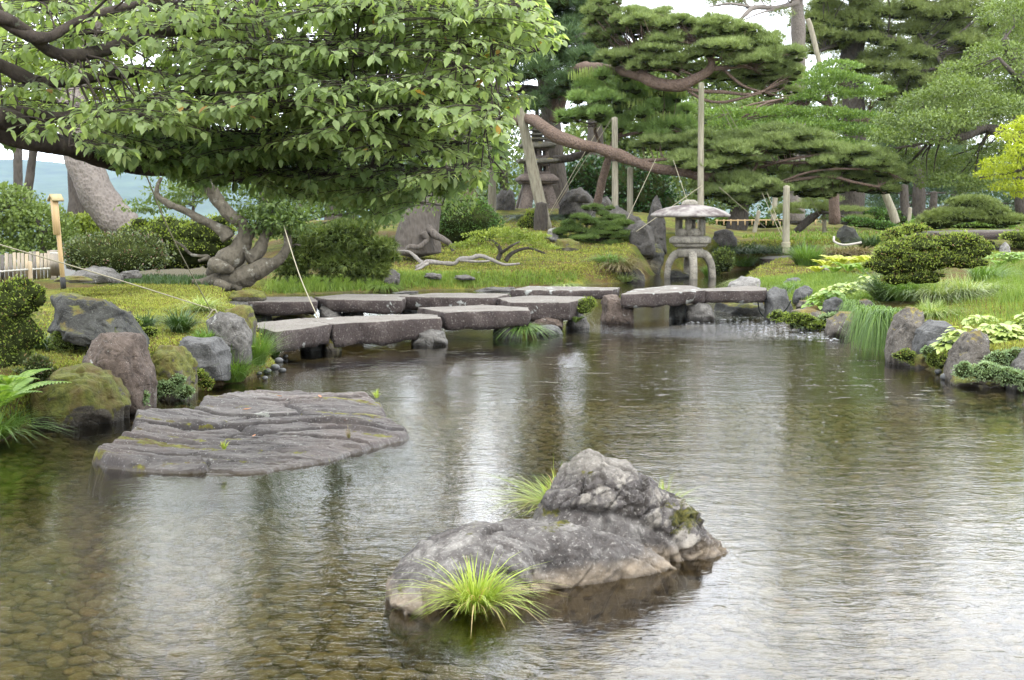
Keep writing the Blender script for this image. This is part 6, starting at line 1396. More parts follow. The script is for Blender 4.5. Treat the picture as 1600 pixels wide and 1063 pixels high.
shrub([(1405, 366, 26, 10), (1395, 378, 24, 12), (1430, 358, 22, 8), (1382, 390, 16, 8)], 21, 'azalea', 'small azalea tier with a bare forked stem above the broad azalea', 2600, .030, lumpy=9, depth=.8, kind='leaf', lowr=-.5, scs=.7,
      stems=[([(1424, 395, 20.6, 2.5), (1421, 376, 20.6, 2), (1414, 368, 20.6, 1.4)], 'bark_pale'), ([(1421, 380, 20.6, 1.6), (1428, 370, 20.6, 1.1)], 'bark_pale')])
BMP[0] = .13
shrub([(1590, 370, 26, 8), (1600, 382, 20, 8), (1620, 372, 30, 16)], 24, 'azalea_bright', 'green shrub tip at the right edge before the far bridge', 1600, .035, kind='leaf', lowr=-.5)
shrub([(912, 480, 14, 13), (922, 474, 10, 9)], 20.6, 'azalea_bright', 'small yellowish bush growing between the bridge stones', 900, .026, kind='leaf', lowr=-.8)
shrub([(1130, 408, 22, 24), (1118, 418, 14, 18)], 38.6, 'juniper', 'rounded mossy green bush right of the lantern leg', 1500, .06, lumpy=9, depth=.8, lowr=-.9)
for (cl, Y, mt, lab, n_, lf) in [
    ([(1255, 300, 50, 9), (1320, 318, 44, 10), (1290, 306, 40, 8)], 54, 'pine_far', 'x', 10, .1)]: pass
shrub([(1150, 347, 36, 8), (1200, 350, 30, 8)], 66, 'leaf_bright', 'clipped hedge far behind the lantern roof', 1600, .12, depth=.4, name='hedge', cat='hedge')
shrub([(1360, 338, 46, 11), (1310, 340, 20, 8), (1400, 344, 30, 8)], 66, 'box', 'dark clipped hedge beyond the small leaning pine', 2400, .12, depth=.4, name='hedge', cat='hedge')
shrub([(1350, 350, 24, 7), (1378, 354, 20, 7), (1330, 345, 14, 5)], 50, 'box', 'low dark cushion bushes right of the small leaning pine', 1600, .08, depth=.6)
shrub([(1500, 338, 50, 12), (1470, 345, 34, 12), (1540, 330, 34, 10), (1570, 345, 36, 9), (1520, 318, 36, 10)], 48, 'pine_far', 'spreading juniper behind the far bridge', 5200, .14, depth=.6, kind='needle', lowr=-.2)
shrub([(1460, 352, 50, 8), (1530, 352, 60, 7)], 52, 'leaf_bright', 'low green hedge behind the far bridge', 2400, .10, depth=.4, name='hedge', cat='hedge')
sp_ = tree('small_pine', 'small leaning pine with thin flat needle layers beyond the stream', [[(1244, 362, 54, 6), (1262, 346, 54, 6), (1278, 334, 54, 5), (1290, 325, 54, 3)], [(1262, 346, 54, 3), (1240, 348, 54, 2), (1215, 344, 54, 1.4)], [(1284, 332, 54, 3), (1300, 334, 53, 2), (1330, 342, 53, 1.2)]],
 [(1285, 314, 32, 9), (1255, 326, 40, 7), (1315, 330, 38, 6), (1228, 334, 28, 6), (1340, 342, 24, 4), (1300, 344, 20, 4), (1276, 322, 30, 5)], 54, 'pine_far', 'bark_black', 2600, .16, 'needle', 'pine tree', updir=.7, inner=.5, lowr=-.1, needle_n=8)

# ------------------------------------------------------------------ background trees
BGT = 'trees at the back of the garden'
def bg(name, label, limbs, clumps, Y, mt, bark, n, leaf, **k): return tree(name, label, limbs, clumps, Y, mt, bark, n, leaf, cat='tree', group=BGT, **k)
bg('pine_tree', 'tall pine with pale bandaged trunk at the upper right', [[(1245, 350, 62, 13), (1246, 200, 62, 12), (1248, 90, 62, 11), (1246, 0, 62, 9), (1250, -120, 62, 7), (1245, -240, 62, 3)],
   [(1246, 4, 61, 5), (1215, 12, 60, 4), (1180, 12, 59, 4), (1165, 22, 58, 3.4), (1150, 40, 58, 2)], [(1176, 12, 59, 2.4), (1140, 6, 58, 1.8), (1105, 12, 58, 1)], [(1215, 14, 60, 2.4), (1190, 20, 59, 1.4), (1160, 32, 58, 1)]],
   [(1130, 6, 36, 6), (1180, 4, 36, 7), (1220, 24, 20, 8), (1150, -20, 50, 10), (1260, -40, 60, 24), (1210, -70, 60, 22), (1280, -110, 60, 28), (1230, -170, 50, 26), (1250, -240, 40, 24), (1300, -180, 40, 20)], 60, 'pine_far', 'bark_pale', 4200, .24, kind='needle', updir=.5, needle_n=7)
bg('pine_tree', 'broad old pine with layered boughs right of the bandaged trunk', [[(1330, 350, 66, 20), (1335, 200, 66, 18), (1330, 90, 66, 17), (1342, 30, 66, 15), (1330, -60, 66, 12), (1350, -160, 66, 8), (1350, -260, 66, 3)],
   [(1335, 50, 66, 10), (1370, 52, 65, 7), (1400, 62, 64, 5)], [(1345, 100, 66, 8), (1400, 104, 65, 7), (1440, 112, 64, 5), (1470, 104, 63, 3)], [(1440, 0, 66, 5), (1435, 50, 65, 4), (1465, 90, 64, 4), (1480, 115, 64, 3)], [(1330, 60, 66, 7), (1300, 72, 65, 5), (1280, 80, 64, 3)]],
   [(1275, 18, 36, 16), (1310, 36, 40, 16), (1540, 60, 50, 24), (1570, 30, 40, 24), (1270, 40, 34, 12), (1300, 66, 44, 14), (1350, 62, 50, 14), (1400, 80, 56, 14), (1390, 30, 60, 20), (1450, 20, 60, 22), (1490, 60, 50, 20), (1340, 14, 56, 14), (1440, 120, 60, 20), (1380, 112, 50, 12), (1300, 6, 50, 16), (1420, 150, 60, 24), (1500, 100, 40, 20), (1510, 10, 46, 24), (1380, -40, 70, 30), (1460, -60, 60, 30), (1330, -100, 60, 30), (1410, -140, 60, 30), (1350, -200, 50, 26), (1480, -130, 40, 22)], 65, 'pine_far', 'bark_black', 26000, .28, kind='needle', updir=.45, needle_n=9, lowr=-.5, spread=1.1, cushions=11, thin=.7)
bg('broadleaf_tree', 'large fresh green broadleaf tree at the right with a curved dark bough', [[(1640, 345, 40, 17), (1632, 280, 40, 15), (1610, 230, 40, 12), (1600, 150, 40, 10), (1570, 60, 40, 6)],
   [(1632, 260, 40, 8), (1580, 212, 40, 7), (1540, 200, 39.5, 6), (1512, 212, 39, 6), (1480, 217, 39, 6), (1452, 216, 39, 4), (1420, 212, 39, 2)], [(1545, 204, 39.5, 5), (1570, 212, 39, 4), (1600, 222, 39, 4)], [(1600, 130, 40, 6), (1580, 112, 39, 4), (1560, 90, 39, 2)], [(1510, 212, 39, 3), (1400, 232, 39, 2)]],
   [(1560, 120, 60, 26), (1500, 140, 50, 20, -1), (1450, 160, 46, 20), (1540, 170, 70, 22, -1), (1470, 190, 56, 18, -1.4), (1410, 190, 46, 18), (1390, 214, 34, 14, -.5), (1440, 218, 50, 14, -1), (1500, 200, 60, 16, 1), (1560, 84, 46, 20), (1600, 60, 50, 30, 1), (1500, 110, 34, 14), (1590, 160, 50, 34), (1440, 250, 60, 16, 1), (1500, 262, 60, 16, 1), (1560, 240, 50, 18, 0), (1480, 284, 50, 12, 0), (1580, 20, 50, 26, 1), (1540, 292, 40, 12), (1620, 250, 40, 30), (1400, 244, 30, 10)], 40, 'leaf_far', 'bark_black', 38000, .085, updir=.0, lowr=-.6, flatd=.5)
bg('maple_tree', 'yellow green maple spray reaching in at the right picture edge', [[(1680, 345, 31, 6), (1660, 280, 31, 5), (1620, 260, 31, 3), (1580, 270, 31, 2), (1530, 278, 31, 1.2)]],
   [(1590, 208, 34, 12), (1600, 232, 30, 12, -.5), (1570, 255, 34, 10), (1555, 272, 28, 8), (1590, 268, 30, 10, .4), (1600, 192, 20, 10), (1580, 290, 30, 8), (1600, 300, 24, 10)], 31, 'maple_yellow', 'bark_black', 5000, .07, updir=-.1, lowr=-.8, flatd=.6)
bg('clipped_tree', 'bright green cloud pruned tree behind the upper pine layer', [[(1305, 350, 52, 9), (1300, 230, 52, 7), (1296, 170, 52, 6), (1290, 150, 52, 4)], [(1298, 168, 52, 4), (1278, 155, 52, 3), (1270, 150, 52, 2)], [(1300, 190, 52, 4), (1350, 190, 52, 4), (1358, 172, 52, 3)]],
   [(1310, 106, 36, 10), (1290, 122, 46, 12), (1330, 130, 40, 12), (1265, 136, 36, 12), (1290, 150, 50, 12, .4), (1368, 144, 28, 10), (1345, 152, 34, 9, .5), (1260, 158, 30, 9, 0), (1230, 178, 40, 10), (1180, 182, 40, 12), (1140, 196, 30, 12), (1290, 182, 60, 12), (1340, 186, 44, 10), (1250, 200, 70, 14), (1320, 208, 60, 14), (1190, 206, 60, 12), (1360, 212, 34, 14), (1290, 228, 60, 12), (1130, 180, 30, 10)], 51, 'leaf_bright', 'bark_red', 22000, .10, updir=.6, lowr=-.1, flatd=.1, inner=.4)
bg('dark_tree', 'dark evergreen tree filling the space behind the red pine', [[(1150, 362, 64, 16), (1156, 320, 64, 13), (1155, 250, 64, 10), (1160, 180, 64, 6)], [(1156, 320, 64, 6), (1182, 312, 64, 4), (1200, 305, 64, 3)]],
   [(1120, 170, 60, 20), (1180, 190, 60, 24), (1130, 220, 70, 26), (1200, 250, 60, 30), (1110, 270, 60, 28), (1170, 290, 60, 26), (1060, 250, 50, 30), (1240, 290, 50, 26), (1130, 310, 50, 20), (1230, 200, 50, 24), (1300, 260, 60, 26), (1070, 300, 40, 24)], 64, 'leaf_far', 'bark_black', 20000, .17, lowr=-.8, flatd=0)
bg('dark_tree', 'dark evergreen trees in deep shade under the right hand boughs', [[(1438, 362, 70, 10), (1436, 320, 70, 10), (1436, 230, 70, 8)], [(1455, 362, 68, 6), (1458, 325, 68, 6), (1460, 300, 68, 5)], [(1418, 362, 66, 9), (1415, 330, 66, 9), (1412, 290, 66, 7)]],
   [(1380, 260, 60, 30), (1440, 280, 60, 26), (1400, 310, 44, 20), (1500, 300, 60, 20), (1580, 320, 50, 24), (1350, 310, 50, 20), (1480, 250, 60, 24), (1560, 270, 60, 30), (1400, 190, 50, 40), (1360, 230, 50, 30)], 72, 'pine_dark', 'bark_black', 8000, .24, kind='needle', lowr=-.9, needle_n=8)
bg('dark_pine', 'dark needled pine at the top right corner', [[(1600, 345, 70, 12), (1590, 100, 70, 10), (1585, 0, 70, 8), (1580, -60, 70, 5)]], [(1590, 8, 30, 14), (1610, 30, 34, 20), (1560, -20, 34, 14), (1600, -50, 40, 20), (1640, 0, 50, 40)], 70, 'pine_dark', 'bark_black', 2200, .28, kind='needle', updir=.2, needle_n=8)
bg('broadleaf_tree', 'mid green tree filling the gap behind the upper red pine', [[(1010, 350, 76, 12), (1015, 200, 76, 10), (1020, 110, 76, 6)]], [(960, 110, 50, 30), (1010, 130, 56, 30), (1080, 120, 50, 30), (1140, 110, 50, 26), (980, 190, 60, 36), (1060, 200, 60, 36), (1140, 170, 60, 36), (1210, 150, 50, 30), (930, 220, 50, 34), (1000, 250, 50, 30), (1030, 80, 40, 20), (1200, 200, 60, 40)], 76, 'leaf_far', 'bark_black', 20000, .26, lowr=-1, flatd=0)
bg('broadleaf_tree', 'soft green wood behind the right hand trees', [[(1500, 350, 84, 12), (1500, 100, 84, 10), (1500, 40, 84, 6)]], [(1300, 60, 50, 24), (1400, 30, 70, 34), (1480, 40, 60, 34), (1560, 50, 60, 34), (1360, 90, 60, 34), (1440, 90, 60, 34), (1300, 150, 60, 40), (1400, 170, 70, 50), (1500, 160, 70, 50), (1600, 150, 70, 60), (1560, 80, 70, 30), (1680, 100, 80, 60), (1450, 110, 50, 30), (1350, 230, 70, 50), (1500, 250, 70, 50)], 84, 'pine_far', 'bark_black', 24000, .32, kind='needle', lowr=-1, needle_n=8, spread=1.2)
# left background
bg('tall_tree', 'tall dense tree towering above the left half of the garden', [[(120, 420, 52, 16), (120, 100, 52, 14), (110, -200, 52, 10), (100, -380, 52, 5)]], [(a + rng.uniform(-20, 20), b, 75, 44, rng.uniform(-3, 3)) for a in (-220, -100, 20, 110) for b in (-20, -100, -180, -270, -360, -440)], 52, 'leaf_far', 'bark_black', 9000, .34, lowr=-1)
bg('tall_tree', 'tall dense tree towering behind the middle of the cherry', [[(520, 400, 54, 16), (520, 100, 54, 14), (500, -200, 54, 10), (500, -380, 54, 5)]], [(a + rng.uniform(-20, 20), b, 72, 44, rng.uniform(-3, 3)) for a in (390, 480, 570, 650) for b in (-70, -150, -230, -310, -400)] + [(330, -330, 70, 40), (280, -420, 80, 40)], 54, 'leaf_far', 'bark_black', 10000, .34, lowr=-1)
bg('tall_tree', 'tall dense tree towering behind the dark upright pine', [[(930, 350, 70, 14), (930, 100, 70, 12), (925, -150, 70, 8)]], [(a, b, 46, 40, rng.uniform(-2, 2)) for a in (850, 905) for b in (-30, -100, -170, -250, -320)], 70, 'leaf_far', 'bark_black', 4500, .40, lowr=-1)
bg('maple_tree', 'sunlit yellow green maple seen through the left cherry branches', [[(40, 330, 30, 7), (60, 200, 30, 6), (110, 100, 30, 4)]], [(60, 130, 70, 34), (150, 110, 60, 30), (40, 170, 60, 26), (130, 160, 60, 24), (220, 140, 50, 24), (20, 90, 50, 30), (250, 195, 60, 20), (180, 40, 60, 24), (90, 50, 40, 16)], 30, 'maple_back', 'bark_black', 9000, .12, lowr=-.9, flatd=.5, updir=-.1)
bg('maple_tree', 'sunlit maple foliage glowing low behind the middle cherry branches', [[(560, 400, 38, 9), (540, 300, 38, 7), (500, 200, 38, 5)]], [(500, 230, 70, 34), (580, 250, 70, 34), (440, 280, 60, 30), (640, 230, 60, 34), (540, 170, 70, 30), (520, 300, 70, 34), (600, 320, 60, 34), (420, 350, 50, 24), (700, 190, 50, 40), (660, 130, 50, 30), (460, 180, 60, 30)], 38, 'maple_green', 'bark_black', 11000, .13, lowr=-.9, flatd=.5)
bg('broadleaf_tree', 'soft green tree between the cherry and the pagoda', [[(790, 345, 58, 8), (785, 250, 58, 6), (770, 180, 58, 4)]], [(740, 250, 50, 40), (790, 250, 40, 40), (770, 200, 30, 30), (800, 300, 30, 24), (740, 310, 40, 30), (690, 300, 40, 40), (815, 195, 16, 22)], 58, 'leaf_far', 'bark_black', 6500, .16, lowr=-.9)
bg('broadleaf_tree', 'leafy green tree with bluish shade at the left edge behind the fence', [[(70, 420, 27, 7), (60, 350, 27, 5), (20, 320, 27, 3)], [(64, 370, 27, 3), (90, 345, 27, 2)]], [(20, 330, 60, 30), (60, 350, 50, 30), (0, 370, 50, 30), (60, 388, 40, 24), (100, 372, 26, 24), (-30, 340, 50, 50), (20, 395, 60, 22), (10, 300, 40, 10)], 27, 'leaf_far', 'bark_black', 9500, .085, lowr=-.9, flatd=.5)
bg('broadleaf_tree', 'pale fresh green saplings right behind the sign post', [[(130, 410, 30, 3), (125, 370, 30, 2)]], [(120, 362, 30, 26), (150, 372, 30, 20), (95, 350, 20, 20), (140, 345, 24, 10)], 30, 'azalea_bright', 'bark_black', 2600, .09, lowr=-.9, flatd=.5)
bg('broadleaf_tree', 'hazy blue green treetop beyond the gnarled tree', [[(300, 360, 34, 3), (302, 310, 34, 2), (295, 280, 34, 1.5)]], [(300, 292, 34, 14), (290, 312, 26, 10), (270, 318, 20, 8), (330, 300, 20, 14)], 34, 'leaf_far', 'bark_black', 1300, .09, lowr=-.9)
bg('broadleaf_tree', 'tree crown high behind the cherry, left of the sky gap', [[(420, 420, 44, 12), (410, 200, 44, 10), (400, 0, 44, 8), (420, -160, 44, 5)]], [(300, 60, 60, 30), (380, 90, 60, 34), (350, 190, 60, 34), (430, 30, 50, 30), (300, -40, 60, 36), (420, -120, 70, 40), (250, -110, 60, 36), (380, -230, 60, 36), (280, -20, 40, 30)], 44, 'maple_green', 'bark_black', 7000, .17, lowr=-.9)
bg('broadleaf_tree', 'tall tree crown at the far left above the maple', [[(-80, 420, 36, 12), (-80, 100, 36, 10), (-60, -100, 36, 6)]], [(-60, 20, 80, 50), (-120, -80, 80, 50), (-20, -160, 80, 46), (30, -60, 50, 30), (-100, -240, 80, 46), (80, -250, 60, 36)], 36, 'leaf_far', 'bark_black', 6000, .16, lowr=-.9)
bg('forest_edge', 'dense shaded wood closing the view behind all garden trees', [], [(a, b, 90, 60, rng.uniform(0, 10)) for a in range(640, 1900, 90) for b in (335, 300, 220)] + [(a, 150, 80, 50, 4) for a in range(1280, 1900, 90)], 95, 'leaf_dark', 'bark_black', 26000, .34, lowr=-1, twigs=False, flatd=0, loc=(P(1200, 330, 95)))
SHRUBS_DONE = 1
# ------------------------------------------------------------------ grasses, ferns, ground cover
def on_ground(poly, n):
    q = sample_poly(poly, n); d = ray(q[:, 0], q[:, 1]); x = []; t = np.full(n, 6.0)
    ok_ = np.zeros(n, bool)
    jit = rng.random(n)
    for tt in np.concatenate([np.arange(8, 30, .12), np.arange(30, 70, .3)]):
        tk = tt + jit * (.12 if tt < 30 else .3); p = np.array([0, 0, EYE]) + d * tk[:, None]; hit = (~ok_) & (p[:, 2] < gzf(p[:, 0], p[:, 1])) ; t[hit] = tk[hit]; ok_ |= hit
    p = np.array([0, 0, EYE]) + d * t[:, None]; p = p[ok_]; p[:, :2] += rng.normal(0, .03, (len(p), 2)); p[:, 2] = gzf(p[:, 0], p[:, 1]); return p[p[:, 2] > .03]
def sward(name, poly, n, h, w, mat, droop=.4, per=1, patchy=0., kindlab='grass'):
    p = on_ground(poly, n)
    if patchy: p = p[fbm(p * [1.2, 1.2, 0] + 3, 3, 77) > patchy - .4]
    if per > 1: p = np.repeat(p, per, 0); p[:, :2] += rng.normal(0, .022, (len(p), 2))
    a = rng.uniform(0, 6.28, len(p)); dh = np.column_stack([np.cos(a), np.sin(a), 0 * a]) * rng.uniform(.1, .8, len(p))[:, None]
    v, f = blades(p - [0, 0, .005], dh, h * rng.uniform(.5, 1.2, len(p)), w, 1., droop, 2)
    return tag(add(name, v, f, M[mat], smooth=True), kind='stuff')
sward('moss', [(95, 455), (250, 440), (420, 455), (400, 475), (330, 490), (250, 520), (200, 480), (110, 455)], 16000, .035, .012, 'mossblade', per=3)
sward('moss', [(0, 600), (60, 500), (95, 455), (200, 475), (300, 500), (400, 470), (420, 500), (430, 570), (330, 612), (200, 645), (60, 660), (0, 690)], 12000, .030, .013, 'mossblade', per=3)
sward('moss', [(600, 440), (620, 395), (700, 390), (900, 385), (1000, 400), (1000, 440), (900, 446), (700, 452)], 9000, .05, .02, 'mossblade', per=2)
sward('grass', [(430, 452), (460, 440), (620, 436), (900, 442), (900, 449), (620, 456), (440, 462)], 6000, .13, .014, 'lawn_g', per=2)
sward('grass', [(120, 445), (200, 428), (330, 432), (340, 448), (250, 446)], 1800, .11, .010, 'grass_d', per=3)
sward('grass', [(410, 462), (430, 440), (620, 440), (560, 456)], 1500, .18, .010, 'lawn_g', per=2)
sward('moss', [(1180, 375), (1380, 365), (1430, 390), (1290, 398), (1150, 385)], 3000, .05, .03, 'mossblade', per=2)
sward('grass', [(1150, 440), (1300, 428), (1400, 440), (1380, 470), (1260, 475), (1210, 455)], 6500, .10, .010, 'lawn_g', per=3)
sward('moss', [(1380, 520), (1440, 480), (1560, 455), (1610, 430), (1660, 560), (1600, 560), (1500, 540)], 9000, .035, .011, 'mossblade', per=3)
sward('grass', [(1440, 500), (1560, 400), (1610, 400), (1640, 520), (1560, 520)], 1300, .16, .007, 'lawn_g', per=2)
sward('grass', [(1540, 420), (1600, 400), (1610, 470), (1560, 480)], 700, .2, .006, 'lawn_g', per=3)
sward('moss', [(1450, 400), (1600, 385), (1640, 440), (1560, 440)], 2500, .03, .012, 'mossblade', per=2)
sward('moss', [(1120, 402), (1200, 388), (1440, 395), (1400, 425), (1290, 432), (1180, 438)], 3500, .05, .02, 'mossblade', per=2)
sward('moss', [(980, 400), (1000, 345), (830, 335), (700, 350), (600, 400)], 5000, .06, .03, 'mossblade', per=2)
# fallen bits on the moss
p = on_ground([(600, 440), (620, 395), (1000, 395), (1000, 440), (700, 450)], 260)
v, f = leaves(p + [0, 0, .02], rand_unit(len(p)) * [1, 1, .1], rng.uniform(.04, .08, len(p)), RH_V, RH_F, .9); tag(add('leaf_litter', v, f, M['dead'], smooth=False), kind='stuff')

T = 'sedge and grass tufts round the pond'
tuft(744, 957, 6.12, 70, 62, 'grass_y', 'bright yellow green grass tuft growing from the water at the foot of the peaked rock', fit=False, n=620, wd=.0062, group=T, base=.25, wide=1.45, droop=1.25)
tuft(868, 800, 7.28, 62, 50, 'grass_y', 'yellow green grass arching out behind the left shoulder of the peaked rock', fit=False, n=260, wd=.006, group=T, lean=(-.8, .1), wide=1.2, droop=1.2)
tuft(1040, 800, 7.35, 36, 36, 'grass_y', 'small pale grass clump behind the right slope of the peaked rock', fit=False, n=90, wd=.005, group=T, lean=(.5, 0))
tuft(282, 520, 15.3, 46, 30, 'grass_d', 'dark green rounded sedge tuft on the left bank', n=620, wd=.008, group=T)
tuft(316, 488, 16.9, 36, 22, 'grass_v', 'pale striped sedge tuft behind the dark sedge near the tied stone', n=500, wd=.008, group=T)
tuft(398, 570, 15.9, 38, 42, 'grass', 'tall fresh green sedge beside the front bridge slab end', n=560, wd=.007, group=T, base=.4)
tuft(362, 596, 14.4, 48, 36, 'grass', 'green sedge hanging to the water right of the mossy rocks', n=560, wd=.008, group=T, base=.4)
tuft(-6, 685, 10.8, 66, 42, 'grass', 'long arching grass at the waterline in the left corner', n=240, wd=.010, group=T, lean=(.4, -.2), droop=1.1)
tuft(20, 668, 11.2, 44, 30, 'grass', 'shorter arching grass above the left corner waterline', n=130, wd=.008, group=T, droop=1.1)
tuft(818, 512, 19.35, 32, 12, 'grass', 'grass tuft spilling down between the middle bridge slabs', fit=False, n=420, wd=.010, group=T, droop=1.5)
tuft(588, 622, 11.6, 10, 12, 'grass_y', 'little grass sprig on the far right edge of the flat layered rock', fit=False, n=40, wd=.005, group=T)
tuft(545, 685, 9.9, 9, 16, 'grass_dry', 'tiny dry grass sprig on the right front of the flat layered rock', fit=False, n=24, wd=.004, group=T)
tuft(350, 702, 9.6, 10, 10, 'grass_y', 'tiny yellow green plant on the front ledges of the flat layered rock', fit=False, n=40, wd=.007, group=T)
tuft(968, 424, 33.5, 46, 22, 'grass_dry', 'brownish green sedge mound left of the stone lantern', n=1100, wd=.016, group=T, base=.5)
tuft(950, 410, 34.5, 34, 14, 'grass', 'green sedge crown on top of the brownish sedge mound', n=500, wd=.014, group=T, base=.5)
tuft(974, 440, 31.8, 24, 13, 'grass_v', 'low bright tuft at the water in front of the brownish sedge mound', n=300, wd=.012, group=T, base=.5)
tuft(1104, 432, 36., 12, 14, 'grass', 'small tuft behind the right lantern leg', n=160, wd=.012, group=T)
for k, (a, b, Y, r_, h_, mt, lab) in enumerate([(1130, 398, 41, 30, 16, 'grass_d', 'leftmost dark grass cushion edging the far stream bank'), (1165, 396, 41.5, 34, 16, 'grass_d', 'second dark grass cushion edging the far stream bank'), (1205, 396, 42, 30, 14, 'grass_d', 'third dark grass cushion, next to the stout post'),
      (1158, 416, 40.2, 28, 17, 'grass', 'green tuft hanging to the far stream water left of the bank stone'), (1260, 415, 40, 25, 26, 'grass', 'fresh green grass ball right of the squared bank stone'), (1300, 400, 41, 30, 14, 'grass_dry', 'brownish edging grass right of the green grass ball'), (1340, 398, 41, 34, 14, 'grass_dry', 'brownish edging grass below the cone shaped rock'),
      (1250, 392, 43, 30, 12, 'grass_d', 'dark grass cushion behind the stout post'), (1365, 388, 38, 30, 18, 'grass_d', 'dark grass behind the golden ferns'), (1310, 385, 43, 40, 8, 'grass_v', 'bluish grass strip beyond the brownish edging grass'),
      (838, 338, 47, 60, 8, 'grass_d', 'grass on the little rise before the stone pagoda'), (890, 340, 46, 34, 9, 'grass_d', 'grass at the foot of the large rounded boulder')]):
    tuft(a, b, Y, r_, h_, mt, lab, n=650, wd=.018, group=T, base=.55, elong=1.2)
# grass mass on the right bank, hanging like a curtain to the water
for k, (a, b, Y, r_, h_, mt, ln_, n_, lab) in enumerate([
      (1366, 488, 17.9, 30, 30, 'grass', (-.5, -.7), 1100, 'long green grass curtain hanging to the water on the right bank'), (1388, 492, 17.2, 28, 30, 'grass', (-.4, -.8), 1100, 'right half of the long grass curtain by the corner rock'),
      (1420, 470, 18.4, 40, 34, 'grass', (0, -.5), 800, 'green grass mass directly under the broad azalea'), (1385, 470, 19.4, 34, 40, 'grass_d', (-.5, -.2), 600, 'shaded grass under the left end of the broad azalea'),
      (1465, 470, 18.2, 44, 30, 'grass_v', (.2, -.5), 700, 'pale striped grass under the right end of the broad azalea'), (1515, 462, 18.6, 50, 26, 'grass_v', (.5, -.3), 700, 'pale striped grass flowing right of the broad azalea'),
      (1455, 495, 17.2, 34, 22, 'grass_v', (0, -.6), 500, 'lower tongue of pale striped grass above the corner rock'), (1540, 440, 19.6, 40, 28, 'grass', (.4, 0), 500, 'fine green grass behind the striped grass'),
      (1345, 478, 20.4, 24, 24, 'grass', (-.3, -.4), 400, 'small green tuft left of the grass curtain'), (1215, 462, 25, 26, 12, 'grass_v', (0, 0), 350, 'low pale grass behind the bridge end boulder'), (1180, 440, 28.5, 40, 10, 'grass_v', (0, 0), 500, 'low pale grass along the narrow tongue of land'),
      (1240, 455, 24.6, 30, 16, 'grass', (-.1, -.3), 350, 'green tuft between two grey stones near the bridge end')]):
    
    if 'curtain' in lab:
        c = P(a, b, Y - .25); n_ = 1300; pos = c + np.column_stack([rng.uniform(-.17, .17, n_), rng.uniform(-.12, .3, n_), rng.uniform(-.10, .04, n_)]); az = rng.normal(-math.pi / 2 - .35, .55, n_)
        v, f = blades(pos, np.column_stack([np.cos(az), np.sin(az), 0 * az]) * rng.uniform(.12, .42, n_)[:, None], rng.uniform(.25, .52, n_), .009, rng.uniform(.35, .7, n_), rng.uniform(1.9, 2.6, n_), 5)
        tag(add('sedge_tuft', v, f, M['grass'], loc=c), lab, 'grass tuft', T); continue
    hang = False; tuft(a, b, Y, r_, h_, mt, lab, n=n_, wd=.011, group=T, base=.9 if hang else .5, lean=ln_, droop=2.0 if hang else 1.15, fit=not hang)
for a, b, Y, r_, h_, mt, lab in [(226, 512, 15.6, 26, 18, 'grass_d', 'small dark sedge tuft right of the dark slanting rock'), (150, 500, 16, 30, 16, 'grass_d', 'dark grass leaning over the brown speckled boulder'), (320, 540, 14.9, 22, 20, 'grass', 'green sedge between the blue grey rock and lichen patched rock'),
        (60, 545, 13.6, 34, 22, 'grass_d', 'dark shaded grass behind the mossy boulder'), (428, 556, 16.6, 14, 16, 'grass', 'small sedge at the foot of the front slab by the pebbles'), (600, 448, 29, 30, 8, 'lawn_g', 'low grass clump on the shore behind the back slabs'), (880, 446, 28.5, 30, 7, 'grass_v', 'low pale grass clump on the shore behind the lichen slab')]:
    tuft(a, b, Y, r_, h_, mt, lab, n=420, wd=.008 if Y < 20 else .016, group=T, base=.5)
# creeping small leaved plants
def creeper(cl, Y, label, n, leaf=.018, mat='creeper', depth=.5):
    Y = Yfit(cl[0][0], max(q[1] + q[3] * .8 for q in cl), Y) - .12
    return shrub(cl, Y, mat, label, n, leaf, name='creeper', cat='creeper', depth=depth, lowr=-.9, group='small leaved creepers on the bank stones', lumpy=6, scs=.78, flat=.0, updir=.1)
creeper([(262, 606, 24, 15), (288, 614, 18, 12), (244, 616, 16, 9), (276, 594, 14, 10)], 13.3, 'pale small leaved creeper between brown boulder and mossy rock', 4200)
creeper([(212, 626, 24, 16), (192, 632, 18, 12)], 12.7, 'pale small leaved creeper at the foot of the brown boulder', 2600)
creeper([(178, 632, 18, 22)], 12.2, 'bright small leaved creeper on the right of the mossy boulder', 1500, mat='azalea_bright')
creeper([(1240, 498, 34, 10), (1285, 508, 36, 9), (1215, 494, 16, 10)], 21, 'mossy creeper along the waterline right of the bridge', 2400, .03, 'azalea_bright')
creeper([(1320, 516, 30, 8), (1350, 512, 20, 9)], 19.9, 'mossy creeper under the ochre rock at the waterline', 1200, .03, 'azalea_bright')
creeper([(1540, 582, 34, 18), (1580, 590, 30, 16), (1505, 580, 20, 16), (1610, 596, 26, 20)], 13.7, 'pale creeper carpet over low rocks at the right waterline', 6500, .017)
creeper([(1460, 562, 16, 16), (1474, 572, 14, 10)], 15.0, 'yellowish creeper between the round stone and pointed rock', 1500, .018, 'azalea_bright')
creeper([(1404, 556, 16, 8)], 16.1, 'little creeper patch at the foot of the corner rock', 600, .018)
creeper([(1385, 535, 12, 10)], 16.9, 'bright creeper patch left of the corner rock', 600, .02, 'azalea_bright')
creeper([(522, 538, 8, 10)], 17.5, 'green leaves on the mossy pier stone', 300, .03)
creeper([(1300, 500, 30, 14), (1260, 505, 26, 12)], 20.8, 'green creeper filling the gaps between the low bank stones', 1800, .028)
creeper([(1430, 520, 18, 14), (1405, 500, 14, 12)], 16.9, 'green creeper behind the tall corner rock', 1400, .02, 'azalea_bright')
creeper([(1478, 545, 20, 14), (1450, 550, 14, 10)], 15.6, 'creeper between the dark boulder and the small round stone', 1400, .018)
